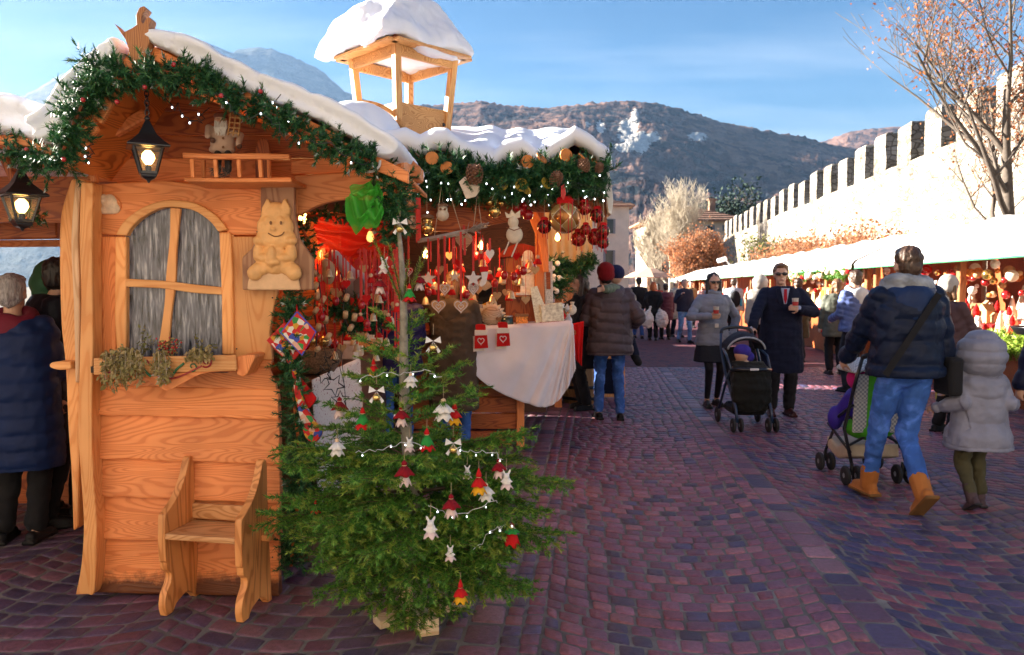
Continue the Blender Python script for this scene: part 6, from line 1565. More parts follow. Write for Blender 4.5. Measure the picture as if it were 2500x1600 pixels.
# plush goose and hanging hat
t = thing('plush_goose', 'plush white goose hanging in the arch above the ribbons', 'toy', at(825, 690, 4.6)); u = px*4.6
mb = MB(); mb.ell(at(838, 668, 4.6), (36*u, 26*u, 34*u), 14, 10); mb.cap(at(820, 640, 4.6), at(790, 605, 4.55), 16*u, 13*u); mb.ell(at(784, 600, 4.55), (16*u, 14*u, 13*u), 12, 8); link_mesh('body', mb.remesh(.008, 2), fabric('grey_plush', (.50, .47, .46), .95, 90), t)
MB().tube([at(775, 600, 4.5), at(760, 603, 4.48)], [8*u, 2*u], 8).build('beak', plain('beak', (.62, .33, .08), .6), t, smooth=True)
for sx in (-1, 1): slab('wing', smooth_line([(818+sx*12, 662), (830+sx*18, 650), (836+sx*20, 680), (822+sx*10, 694)], 3), 4.48, .02, fabric('brown_plush', (.24, .17, .14)), t, .003)
t = thing('felt_mask', 'beige felt animal head hanging by the cork chain', 'toy', at(770, 640, 4.4)); u = px*4.4
mb = MB(); mb.ell(at(772, 640, 4.4), (16*u, 14*u, 30*u), 12, 8); mb.ell(at(766, 620, 4.38), (10*u, 10*u, 14*u), 12, 8); link_mesh('head', mb.remesh(.007, 1), fabric('camel_felt', (.52, .38, .22)), t)
for dy in (-4, 12): MB().ell(at(774, 640+dy, 4.4-.036), .008, 8, 6).build('eye', DARKW, t, smooth=True)
fs = garland('fir_garland', 'fir sprays hanging on the wreath ring in the arch', dpath([(780, 720, 4.5), (830, 728, 4.45), (890, 715, 4.5)]), .07, per_m=240, seed=51, nlen=.03, snow=.1)
fs2 = garland('fir_garland', 'second row of fir sprays with corks low in the arch', dpath([(800, 770, 4.5), (850, 765, 4.5), (900, 745, 4.5)]), .06, per_m=180, seed=52, nlen=.03, snow=.1)
# wire stars
for k, (x, y, r, a0) in enumerate(((785, 905, 26, .2), (760, 880, 22, .6), (800, 940, 22, .9), (775, 850, 18, .1))):
 t = thing('wire_star', 'star of dark bent wire hanging over the printed runner', 'ornament', at(x, y, 4.12), 'dark wire stars'); P = [at(a, b, 4.1+.02*(j % 2)) for j, (a, b) in enumerate(star_pts(x, y, r, r*.45, 5, a0))]
 MB().tube(P+P[:1], .0035, 5).build('wire', WIRE, t); MB().tube([at(x, 810, 4.12), P[0]], .0015, 4).build('string', WIRE, t)
# basket and boxes on the side counter
BASK = plain('wicker', (.22, .12, .06), .8, nscale=90, var=.6, bmp=1, bdist=.01)
t = thing('wicker_basket', 'brown wicker basket of wooden goods on the side counter', 'basket', (-1.25, 4.7, 1.0)); MB().lathe([(.16, 0), (.20, .06), (.22, .14), (.21, .15), (.18, .13), (.02, .10)], (-1.25, 4.75, 1.01), 18).build('bowl', BASK, t, smooth=True)
for k in range(16):
 rng = random.Random(k); tag(MB().ell((-1.25+rng.uniform(-.14, .14), 4.75+rng.uniform(-.14, .14), 1.17+rng.uniform(0, .05)), .035, 10, 8).build('bauble', rng.choice([BERRY, GOLD, CREAM, RED]), smooth=True), 'round bauble heaped in the wicker basket', 'ornament', 'baubles in the basket')
for k in range(8):
 rng = random.Random(200+k); z = 1.02; s_ = rng.uniform(.07, .13)
 o = MB().box((-1.22+rng.uniform(-.05, .1), 5.05+k*.22, z+s_/2), (s_*1.3, s_, s_), rotz(rng.uniform(-.5, .5))).build('craft_box', rng.choice([LINEN, CREAM, RED, W_LARCH]), bevel=.006)
 tag(o, 'small craft box standing on the side counter behind the ribbons', 'box', 'craft boxes on the side counter')
# potholders, stocking and mitt hung on the upright garland
def _pattern(name):
 m, t, b, o = new_mat(name); L = t.links; tc = t.nodes.new('ShaderNodeTexCoord')
 v = nd(t, 'ShaderNodeTexVoronoi', Scale=42); L.new(tc.outputs['Object'], v.inputs['Vector']); s = t.nodes.new('ShaderNodeSeparateColor'); L.new(v.outputs['Color'], s.inputs[0])
 r = t.nodes.new('ShaderNodeValToRGB'); r.color_ramp.interpolation = 'CONSTANT'; e = r.color_ramp.elements; e[0].color = (.55, .02, .02, 1)
 for p_, c in ((.32, (.72, .68, .62)), (.48, (.04, .26, .06)), (.62, (.62, .30, .03)), (.74, (.05, .08, .40)), (.82, (.55, .02, .02)), (.93, (.70, .40, .30))): x = e.new(p_); x.color = (*c, 1)
 e[-1].color = (.6, .35, .25, 1)
 L.new(s.outputs[0], r.inputs[0]); L.new(r.outputs[0], b.inputs['Base Color']); b.inputs['Roughness'].default_value = .8; return m
PATT = _pattern('festive_print')
for k, (P, Yp, lb) in enumerate((([(698, 733), (742, 780), (710, 835), (660, 782)], 3.68, 'upper square potholder with colourful festive print and blue edge'), ([(668, 760), (712, 818), (684, 858), (628, 800)], 3.71, 'lower square potholder with colourful festive print and red edge'))):
 t = thing('potholder', lb, 'potholder', at(*P[0], Yp)); slab('pad', P, Yp, .014, PATT, t, .004)
 MB().tube([at(a, b, Yp+.004) for a, b in P+P[:1]], .005, 5).build('piping', plain('blue_piping', (.08, .08, .45), .7) if k == 0 else REDR, t)
 MB().tube([at(*P[0], Yp), at(P[0][0]-1, P[0][1]-16, Yp+.05)], .004, 4).build('loop', REDR, t)
t = thing('oven_mitt', 'red oven mitt with festive print hanging low on the upright garland', 'mitt', at(720, 990, 3.7))
slab('mitt', smooth_line([(684, 868), (700, 880), (712, 940), (735, 985), (758, 1010), (742, 1040), (718, 1030), (706, 990), (692, 930)], 3), 3.70, .03, PATT, t, .008); slab('lining', smooth_line([(706, 888), (735, 925), (742, 940), (722, 962), (712, 940)], 3), 3.73, .015, RED, t, .004)
# warm bulbs inside the stall
for k, (x, y, Y) in enumerate(((712, 515, 4.6), (760, 600, 4.95), (870, 560, 5.2), (1000, 600, 6.9), (1130, 580, 7.1), (1310, 560, 7.9))):
 p = at(x, y, Y); t = thing('warm_bulb', 'small warm light bulb glowing inside the stall', 'lamp', p, 'warm bulbs inside the stall')
 MB().lathe([(.012, .045), (.022, .02), (.026, 0), (.018, -.02), (.004, -.028)], p, 12).build('bulb', BULB_Y, t, smooth=True); MB().lathe([(.014, .045), (.014, .08), (.004, .085)], p, 10).build('socket', BLACKM, t, smooth=True)
 ld = bpy.data.lights.new('bulb_light', 'POINT'); ld.energy = .55 if k < 3 else 1.6; ld.color = (1, .50, .18); ld.shadow_soft_size = .05
 lo = bpy.data.objects.new('bulb_light', ld); COL.objects.link(lo); lo.parent = t; lo.location = (0, -.06, 0)
# ------------------------------------------------------------------ dark stall at the left
ds = thing('market_stall', 'shadowed wooden stall with snowy eave beside the crooked post of the gnome hut', 'stall', (-3.4, 4.9, 0))
XL0 = -5.2; XL1 = at(112, 330, 3.6).x
zl = at(60, 318, 3.55).z
m = MB(); m.loft([[Vector((x, Y, zl+dz)) for Y, dz in ((3.55, 0), (5.0, .22), (6.6, 0), (6.6, -.05), (5.0, .17), (3.55, -.05))] for x in (XL0, XL1)]); m.build('roof', W_LARCHY, ds)
slab('eave_board', [(-300, 318), (60, 326), (130, 350), (128, 372), (60, 345), (-300, 336)], 3.50, .03, W_LARCH, ds, .005)
MB().bar(at(-300, 548, 4.6), at(140, 541, 4.6), .06, .10).build('beam', W_DARK, ds, bevel=.008)
MB().bar(at(-300, 575, 5.2), at(142, 572, 5.2), .05, .045).build('beam', W_LARCH, ds, bevel=.006)
MB().box(((XL0+XL1)/2-.1, 5.45, .47), (XL1-XL0-.3, .05, .94)).build('counter_front', W_DARK, ds)
MB().box(((XL0+XL1)/2-.1, 5.65, .96), (XL1-XL0-.2, .5, .04)).build('counter_top', W_DARK, ds, bevel=.006)
MB().box((XL0+.02, 5.05, 1.2), (.05, 3.0, 2.4)).build('sun_block_wall', W_DARK, ds)  # unseen closed end, added to keep the sun off the paving
for x in (XL0+.1, XL1-.05): MB().box((x, 5.4, 1.2), (.09, .09, 2.4)).build('post', W_LARCHZ, ds, bevel=.01)
slab('rafter', [(-10, 360), (8, 355), (40, 430), (28, 440)], 3.9, .05, W_DARKZ, ds, .006)
MB().box(((XL0+XL1)/2, 4.3, at(60, 470, 4.3).z), (XL1-XL0, .03, .25)).build('valance', W_DARK, ds)
snow_from([snow_roll([(-300, 200), (-60, 215), (0, 214), (30, 224), (62, 232), (112, 246), (124, 260)], [(-300, 322), (-60, 318), (0, 306), (40, 318), (80, 332), (104, 330), (124, 300)], 3.50, 4.9)], 'roof_snow', ds, seed=4, voxel=.03)
lantern('black lantern with three lit bulbs hanging in the shadowed dark stall', at(48, 398, 3.7), px*3.7*.98, 3.7, R(50), 3, chain=5)
for k, (dx, dy) in enumerate(((-14, 52), (18, 44))):
 p = at(48+dx, 400+dy, 3.7)
 tag(MB().lathe([(.004, .04), (.012, .02), (.014, 0), (.004, -.018)], p, 10).build('warm_bulb', BULB_Y, smooth=True), 'extra lit bulb glowing inside the dark stall lantern', 'lamp', 'extra bulbs in the left lantern')
# row of stalls further along the lane on the left, mostly hidden
W_BROWN = wood('brown_board', (.30, .15, .07), (.16, .07, .03), 'X')
for k in range(5):
 y0 = 9.75+k*4.05; x1 = .35+.105*(y0-7)+.1
 t = thing('market_stall', ('second', 'third', 'fourth', 'fifth', 'sixth')[k] + ' brown board stall of the brown row, counted from the big stall along the lane', 'stall', (x1-1.2, y0+1.9, 0))
 MB().box((x1-1.25, y0+1.85, .5), (2.1, 3.5, 1.0)).build('counter', W_BROWN, t, bevel=.01)
 MB().box((x1-2.3, y0+1.85, 1.3), (.06, 3.6, 2.6)).build('back_wall', W_BROWN, t)
 for a in (.1, 3.6):
  MB().box((x1-.15, y0+a, 1.15), (.09, .09, 2.3)).build('post', W_LARCHZ, t)
 m = MB(); m.loft([[Vector((x, Y, z)) for x, z in ((x1+.12, 2.25), (x1-1.2, 2.95), (x1-2.6, 2.35), (x1-2.6, 2.29), (x1-1.2, 2.88), (x1+.12, 2.19))] for Y in (y0-.1, y0+3.8)]); m.build('roof', W_BROWN, t)
 snow_from([lambda mb, a=x1, b=y0: mb.loft([[Vector((x, Y, z)) for x, z in ((a+.16, 2.27), (a+.1, 2.40), (a-1.2, 3.09), (a-2.6, 2.45), (a-2.65, 2.34), (a-1.2, 2.93))] for Y in (b-.15, b+3.85)])], 'roof_snow', t, voxel=.06, smooth=2, seed=k, noise=.03)
# ------------------------------------------------------------------ christmas fir
def fir():
 rs = np.random.RandomState(17); rng = random.Random(17)
 B = gnd(988, 1480); B.z = .0; TOP = at(931, 508, B.y-.02)
 t = thing('christmas_tree', 'cut green fir tree with felt dolls on a pale plank stand', 'tree', B)
 FIRBARK = plain('silver_bark', (.28, .25, .20), .85, nscale=40, var=.3, bmp=.4)
 def tp(z): f = z/TOP.z; return Vector((B.x+(TOP.x-B.x)*f + .012*math.sin(f*9), B.y+(TOP.y-B.y)*f, z))
 zs = np.linspace(.02, TOP.z, 14)
 MB().tube([tp(z) for z in zs], [.030*(1-z/TOP.z)**.7+.006 for z in zs], 8).build('trunk', FIRBARK, t, smooth=True)
 wood_ = MB(); segs = []; fresh = []
 def branch(z, az, L, rise, droop, dens=1.0):
  p = tp(z); d = Vector((math.cos(az), math.sin(az), rise)).normalized(); n = 9; path = [p.copy()]
  for i in range(n):
   d = (d + Vector((rng.uniform(-.06, .06), rng.uniform(-.06, .06), -droop/n + (.10 if i > n*.55 else 0)*droop*1.4))).normalized(); p = p+d*(L/n); path.append(p.copy())
  wood_.tube(path, [max(.0016, .007*(L/.6)*(1-.8*i/n)) for i in range(n+1)], 4, cap=False)
  st_ = 2 if L > .2 else 1
  for i in range(st_, n):
   (fresh if i >= n-2 else segs).append((tuple(path[i]), tuple(path[i+1])))
  k = int((5+22*L)*dens)
  for j in range(k):
   f = .20+.78*(j+rng.random())/k; i = min(n-1, int(f*n)); q = path[i].lerp(path[i+1], f*n-i); dd = (path[i+1]-path[i]).normalized()
   sd = dd.cross(Vector((0, 0, 1))).normalized()*(1 if j % 2 else -1)
   l2 = L*(.16+.30*(1-f))*rng.uniform(.75, 1.2)+.03
   d2 = (dd*.8 + sd*rng.uniform(.55, .95) + Vector((0, 0, rng.uniform(-.28, .12)))).normalized()
   m_ = q + d2*l2*.55; e_ = m_ + (d2+Vector((0, 0, -.14))).normalized()*l2*.45
   segs.append((tuple(q), tuple(m_))); (fresh if rng.random() < .5 else segs).append((tuple(m_), tuple(e_)))
   wood_.tube([q, m_, e_], [.0022, .0016, .0008], 3, cap=False)
   if l2 > .10:
    for s3 in (-1, 1):
     if rng.random() < .75:
      d3 = (d2*.8 + d2.cross(Vector((0, 0, 1))).normalized()*s3*.7+Vector((0, 0, rng.uniform(-.2, .05)))).normalized(); a = q.lerp(m_, rng.uniform(.35, 1)); e3 = a+d3*l2*.45
      segs.append((tuple(a), tuple(e3)))
 # (height, number, length, rise, droop)
 for z, n, L, r, dr in ((.22, 8, .40, .02, .10), (.32, 11, .54, .05, .16), (.42, 12, .62, .10, .22), (.52, 12, .65, .16, .28), (.61, 12, .63, .24, .34), (.69, 10, .58, .32, .4), (.77, 7, .48, .42, .42), (.90, 6, .40, .62, .40), (1.02, 6, .36, .72, .38), (1.14, 5, .30, .85, .34), (1.27, 3, .22, 1.1, .15)):
  a0 = rng.uniform(0, 6.28)
  for k in range(n): branch(z+rng.uniform(-.045, .045), a0+6.283*k/n+rng.uniform(-.25, .25), L*rng.uniform(.68, .98), r, dr, 1.0 if z < .85 else .5)
 # long arms seen against the paving and the hut
 for z, az, L, r in ((.62, R(-20), .66, .30), (.50, R(-25), .66, .16), (.42, R(-40), .58, .0), (.55, R(195), .62, .14), (.80, R(-15), .52, .35), (.78, R(200), .52, .3)): branch(z, az, L, r, .35)
 # leader shoots
 for az, L in ((R(15), .26), (R(170), .34), (R(215), .24), (R(250), .30), (R(330), .28), (R(100), .2), (R(290), .22)):
  p = tp(1.44); d = Vector((math.cos(az)*.45, math.sin(az)*.45, 1)).normalized(); q = p + d*L; fresh.append((tuple(p+d*.02), tuple(q))); wood_.tube([p, q], [.0035, .002], 4)
 fresh.append((tuple(tp(1.56)), tuple(TOP))); V, F = needles([(tuple(tp(1.30)), tuple(tp(1.60)))], .014, 160, (40, 60), .0024, rs); np_mesh('leader_needles', V, F, NEEDLE_LT, t)
 wood_.build('branches', plain('twig_bark', (.10, .07, .04), .9), t, fix=False)
 V, F = needles(segs, .024, 430, (38, 72), .0029, rs); np_mesh('needles', V, F, NEEDLE, t)
 V, F = needles(fresh, .022, 470, (35, 65), .0029, rs); np_mesh('fresh_needles', V, F, NEEDLE_LT, t)
 # stand of two crossed planks
 c = B.copy()
 a = gnd(880, 1492); b = gnd(1088, 1440)
 MB().bar(Vector((a.x, a.y+.05, .035)), Vector((b.x, b.y+.05, .035)), .085, .038).build('stand_plank', W_PINE, t, bevel=.003)
 a = gnd(1010, 1496); b = gnd(955, 1395)
 MB().bar(Vector((a.x, a.y, .020)), Vector((b.x, b.y, .020)), .085, .038).build('stand_plank', W_PINE, t, bevel=.003)
 MB().bar(Vector((a.x, a.y, .058)), Vector((b.x, b.y, .058)), .085, .036).build('stand_plank', W_PINE, t, bevel=.003)
 return B
FB = fir()
SKINW = MATS.get('doll_wood') or plain('doll_wood', (.70, .48, .30), .6)
PINKF = fabric('pale_pink_felt', (.72, .55, .52), .95, 120); DRED = fabric('wine_felt', (.24, .008, .016), .95, 120); YEL = fabric('yellow_felt', (.72, .36, .02), .95, 120); GRN = fabric('green_felt', (.03, .26, .05), .95, 120)
def petals(c, r0, r1, z0, z1, n, wob, mat, name, parent, seed=0):
 rng = random.Random(seed); A = []; B_ = []
 N = n*6
 for k in range(N):
  a = 6.2832*k/N; w_ = 1+wob*math.cos(a*n)
  A.append(c+Vector((r0*math.cos(a), r0*math.sin(a), z0))); B_.append(c+Vector((r1*w_*math.cos(a), r1*w_*math.sin(a), z1*(1+.18*math.cos(a*n)))))
 mid = [(p.lerp(q, .55)+(q-c)*.06) for p, q in zip(A, B_)]
 vs = A+mid+B_; fs = [(i*N+k, i*N+(k+1) % N, (i+1)*N+(k+1) % N, (i+1)*N+k) for i in range(2) for k in range(N)]
 o = MB().add(vs, fs).build(name, mat, parent, smooth=True, fix=False); sd = o.modifiers.new('t', 'SOLIDIFY'); sd.thickness = .003; return o
def felt_doll(label, x, y, Y, kind, s_=1.0, group=None):
 t = thing('felt_doll', label, 'ornament', at(x, y, Y), group); c = at(x, y, Y); k = .001*s_
 MB().tube([c+Vector((0, 0, 34*k)), c+Vector((0, .01, 75*k))], .0008, 3).build('thread', TWINE, t)
 if kind in ('cape', 'red', 'tulip', 'gnome'):
  MB().ell(c+Vector((0, 0, 24*k)), 9*k, 12, 9).build('head', SKINW, t, smooth=True)
  if kind == 'cape': petals(c, 5*k, 29*k, 18*k, -12*k, 5, .18, DRED, 'cape', t); petals(c, 6*k, 20*k, -4*k, -42*k, 6, .12, PINKF, 'skirt', t); MB().lathe([(10*k, 22*k), (9*k, 30*k), (1*k, 38*k)], c, 10).build('cap', DRED, t, smooth=True)
  elif kind == 'red': petals(c, 5*k, 24*k, 18*k, -10*k, 5, .15, RED, 'cape', t); petals(c, 6*k, 24*k, -2*k, -34*k, 6, .1, YEL, 'skirt', t); MB().lathe([(11*k, 22*k), (8*k, 36*k), (1*k, 52*k)], c, 10).build('hat', RED, t, smooth=True)
  elif kind == 'tulip': petals(c, 5*k, 22*k, 16*k, 0, 6, .25, GRN, 'collar', t); petals(c, 10*k, 27*k, 6*k, -42*k, 5, .08, RED, 'skirt', t); MB().lathe([(10*k, 24*k), (7*k, 32*k), (1*k, 38*k)], c, 10).build('cap', DRED, t, smooth=True)
  else: petals(c, 4*k, 22*k, 18*k, -16*k, 5, .1, GRN, 'cape', t); petals(c, 6*k, 26*k, -4*k, -32*k, 6, .1, RED, 'skirt', t); MB().lathe([(11*k, 22*k), (7*k, 34*k), (1*k, 44*k)], c, 10).build('hat', RED, t, smooth=True)
 elif kind == 'mouse':
  mb = MB(); mb.ell(c+Vector((0, 0, -6*k)), (16*k, 14*k, 20*k), 12, 9); mb.ell(c+Vector((0, -4*k, 14*k)), (11*k, 11*k, 11*k), 12, 9)
  for sx in (-1, 1): mb.ell(c+Vector((sx*10*k, 0, 28*k)), (5*k, 3*k, 11*k), 8, 6, euler(0, sx*.4, 0)); mb.ell(c+Vector((sx*14*k, -6*k, -4*k)), (9*k, 5*k, 4*k), 8, 6)
  link_mesh('body', mb.remesh(.003, 2), WHITEP, t); petals(c, 8*k, 20*k, -12*k, -28*k, 5, .15, PINKF, 'hem', t)
 elif kind == 'angel':
  MB().ell(c+Vector((0, 0, 26*k)), 9*k, 12, 9).build('head', SKINW, t, smooth=True); petals(c, 4*k, 30*k, 20*k, -8*k, 7, .15, WHITEP, 'cape', t); petals(c, 6*k, 26*k, 0, -32*k, 6, .1, WHITEP, 'skirt', t)
 elif kind == 'bow':
  for sx in (-1, 1):
   o = MB().prism([c+Vector((0, 0, 10*k)), c+Vector((sx*26*k, -.004, 28*k)), c+Vector((sx*30*k, -.002, 2*k))], (0, .003, 0)).build('bow_loop', PAINT_W, t)
   MB().prism([c+Vector((0, 0, 8*k)), c+Vector((sx*18*k, -.004, -36*k)), c+Vector((sx*28*k, -.004, -28*k))], (0, .002, 0)).build('bow_tail', PAINT_W, t)
  MB().ell(c+Vector((0, -.004, -14*k)), 15*k, 12, 9).build('bell', GOLD, t, smooth=True)
 return t
YT = FB.y
dolls = [('doll in wine felt cape on the dense branches', 950, 1108, YT-.50, 'cape', 1.15), ('doll in wine cape low on the lane side', 1060, 1185, YT-.52, 'cape', 1.05), ('doll in wine cape on the long lane side branch', 1172, 1098, YT-.28, 'cape', .95), ('doll in wine hood near the trunk', 943, 975, YT-.25, 'cape', 1.0),
 ('doll in wine cape beside the printed runner', 798, 955, YT-.1, 'cape', 1.1), ('white mouse bell on the tip of the long lane side branch', 1190, 1128, YT-.30, 'mouse', 1.15), ('white felt mouse hanging free on a bare thread', 1012, 1240, YT-.56, 'mouse', 1.2), ('pale felt bell doll high beside the trunk', 965, 893, YT-.2, 'angel', .85), ('big white felt angel beside the brown coat', 1042, 962, YT-.2, 'angel', 1.3),
 ('red felt doll behind the big white angel', 1068, 975, YT-.1, 'red', 1.1), ('small white bell doll under the trunk middle', 962, 1045, YT-.3, 'mouse', .9), ('white felt angel on the hut side branch before the mitt', 792, 1050, YT-.25, 'angel', 1.0), ('red and yellow gnome on the lane side branch', 1125, 1135, YT-.38, 'red', 1.15), ('white felt angel behind the red and yellow gnome', 1142, 1155, YT-.34, 'angel', 1.0),
 ('red and yellow gnome low by the plank stand', 1082, 1393, YT-.50, 'red', 1.0), ('red tulip doll with green collar on the lane side arm', 1203, 1252, YT-.28, 'tulip', 1.15), ('pink felt doll hidden behind the red tulip doll', 1175, 1252, YT-.24, 'mouse', .8), ('red gnome with green cape above the dense branches', 1003, 1035, YT-.3, 'gnome', 1.15), ('red and green doll on the hut side twigs', 852, 985, YT-.2, 'gnome', 1.15),
 ('red and green doll high on the lane side shoot', 962, 690, YT-.05, 'gnome', 1.0), ('wine doll high at the lane side shoot', 985, 660, YT+.05, 'cape', .9), ('wine doll hanging beside the leader on the hut side', 893, 668, YT+.02, 'cape', .9), ('white felt angel close to the leader', 903, 625, YT-.02, 'mouse', 1.1), ('pale mouse doll inside the lane side foliage', 1058, 1300, YT-.5, 'mouse', .9), ('faint grey doll under the upper lane side branch', 1098, 1110, YT-.3, 'mouse', .8), ('green felt doll in the hut side shade', 742, 1192, YT-.2, 'gnome', .7), ('yellow and red doll on the upper hut side branch', 878, 868, YT-.05, 'red', .9)]
for lb, x, y, Y, kd, s_ in dolls: felt_doll('felt ' + lb if not lb.startswith('felt') and 'felt' not in lb else lb, x, y, Y, kd, s_)
for lb, x, y, Y in (('white ribbon bow with golden bell on the upper lane side twig', 1018, 808, YT-.2), ('white ribbon bow with golden bell on the hut side twigs', 885, 925, YT-.28), ('white ribbon bow low on the lane side branch', 1065, 1048, YT-.3), ('white ribbon bow at the very top of the leader', 940, 530, YT-.05)): felt_doll(lb, x, y, Y, 'bow', 1.1)
WIREW = plain('silver_wire', (.6, .6, .6), .4, bmp=0)
for k, pts in enumerate(([(830, 905), (880, 882), (940, 880), (1000, 870), (1030, 890)], [(840, 1065), (900, 1055), (960, 1040), (1000, 1050)], [(1005, 1190), (1040, 1205), (1080, 1210), (1120, 1195), (1160, 1175)], [(1115, 1295), (1150, 1255), (1180, 1235), (1210, 1240)], [(1075, 1050), (1110, 1062), (1160, 1065), (1180, 1080)])):
 wire_lights('silver fairy light wire on the fir, ' + ('upper loop across the trunk', 'loop above the dense branches', 'loop under the wine cape doll', 'loop on the lane side arm', 'loop by the long lane side branch')[k], [(x, y, YT-.38-.1*(k == 2)) for x, y in pts], 4, 60+k, mat=WIREW, r=.0012, br=.0024, jit=.006)
# ------------------------------------------------------------------ people
SKIN = plain('skin', (.60, .36, .26), .5, nscale=20, var=.06, bmp=.1)
EYE = plain('eye_dark', (.02, .015, .012), .2, bmp=0); LIP = plain('lips', (.40, .13, .11), .5, bmp=0)
FAB = {}
def fb_(n, c, rough=.8, sheen=.2, fold=.5):
 if n not in FAB: FAB[n] = fabric(n, c, rough, 260, .14, sheen, fold)
 return FAB[n]
def denim(n, c):
 if n in FAB: return FAB[n]
 m, t, b, o = new_mat(n); L = t.links; tc = t.nodes.new('ShaderNodeTexCoord')
 n1 = nd(t, 'ShaderNodeTexNoise', Scale=9, Detail=4, Distortion=.8); L.new(tc.outputs['Object'], n1.inputs['Vector'])
 n2 = nd(t, 'ShaderNodeTexNoise', Scale=240, Detail=2); L.new(tc.outputs['Object'], n2.inputs['Vector'])
 rp = ramp(t, n1.outputs['Fac'], [(.30, tuple(q*.65 for q in c)), (.52, c), (.70, tuple(min(1, q*1.6+.05) for q in c))]); L.new(rp.outputs[0], b.inputs['Base Color'])
 b.inputs['Roughness'].default_value = .85
 a = nd(t, 'ShaderNodeMath', operation='MULTIPLY_ADD'); L.new(n1.outputs['Fac'], a.inputs[0]); a.inputs[1].default_value = 1.6; L.new(n2.outputs['Fac'], a.inputs[2]); bump(t, b, a.outputs[0], .5, .006)
 FAB[n] = m; return m
def hairm(n, c):
 if n in FAB: return FAB[n]
 m, t, b, o = new_mat(n); L = t.links; tc = t.nodes.new('ShaderNodeTexCoord'); mp = t.nodes.new('ShaderNodeMapping'); mp.inputs['Scale'].default_value = (110, 110, 9); L.new(tc.outputs['Object'], mp.inputs[0])
 n1 = nd(t, 'ShaderNodeTexNoise', Scale=1, Detail=4); L.new(mp.outputs[0], n1.inputs['Vector']); rp = ramp(t, n1.outputs['Fac'], [(.3, tuple(q*.45 for q in c)), (.7, tuple(q*1.5 for q in c))]); L.new(rp.outputs[0], b.inputs['Base Color'])
 b.inputs['Roughness'].default_value = .45; bump(t, b, n1.outputs['Fac'], .8, .006); FAB[n] = m; return m
def ik(a, b, l1, l2, pole):
 a = Vector(a); b = Vector(b); d = b-a; L = min(d.length, (l1+l2)*.999); d.normalize()
 x = (l1*l1-l2*l2+L*L)/(2*L); h = math.sqrt(max(0, l1*l1-x*x)); p = Vector(pole); p -= p.dot(d)*d
 if p.length < 1e-5: p = Vector((0, 0, 1))
 return a+d*x+p.normalized()*h, a+d*L
def quilt(me, segs, spacing, amp, wrinkle=.003, seed=0):
 co, no = mesh_co(me); best = np.full(len(co), 1e9); s_ = np.zeros(len(co))
 for a, b in segs:
  a = np.array(tuple(a)); b = np.array(tuple(b)); d = b-a; L = np.linalg.norm(d); d = d/L; t = (co-a) @ d; dist = np.linalg.norm(co-a-np.clip(t, 0, L)[:, None]*d, axis=1)
  m = dist < best; best[m] = dist[m]; s_[m] = t[m]
 disp = wrinkle*(vnoise(co*np.array([1, 1, 1.9]), 24, seed, 2)+.55*vnoise(co, 75, seed+7, 2))
 if spacing: disp = disp + amp*(np.abs(np.sin(np.pi*(s_/spacing+.10*vnoise(co, 7, seed+3, 1))))**.55-.75)
 set_co(me, co+no*disp[:, None])
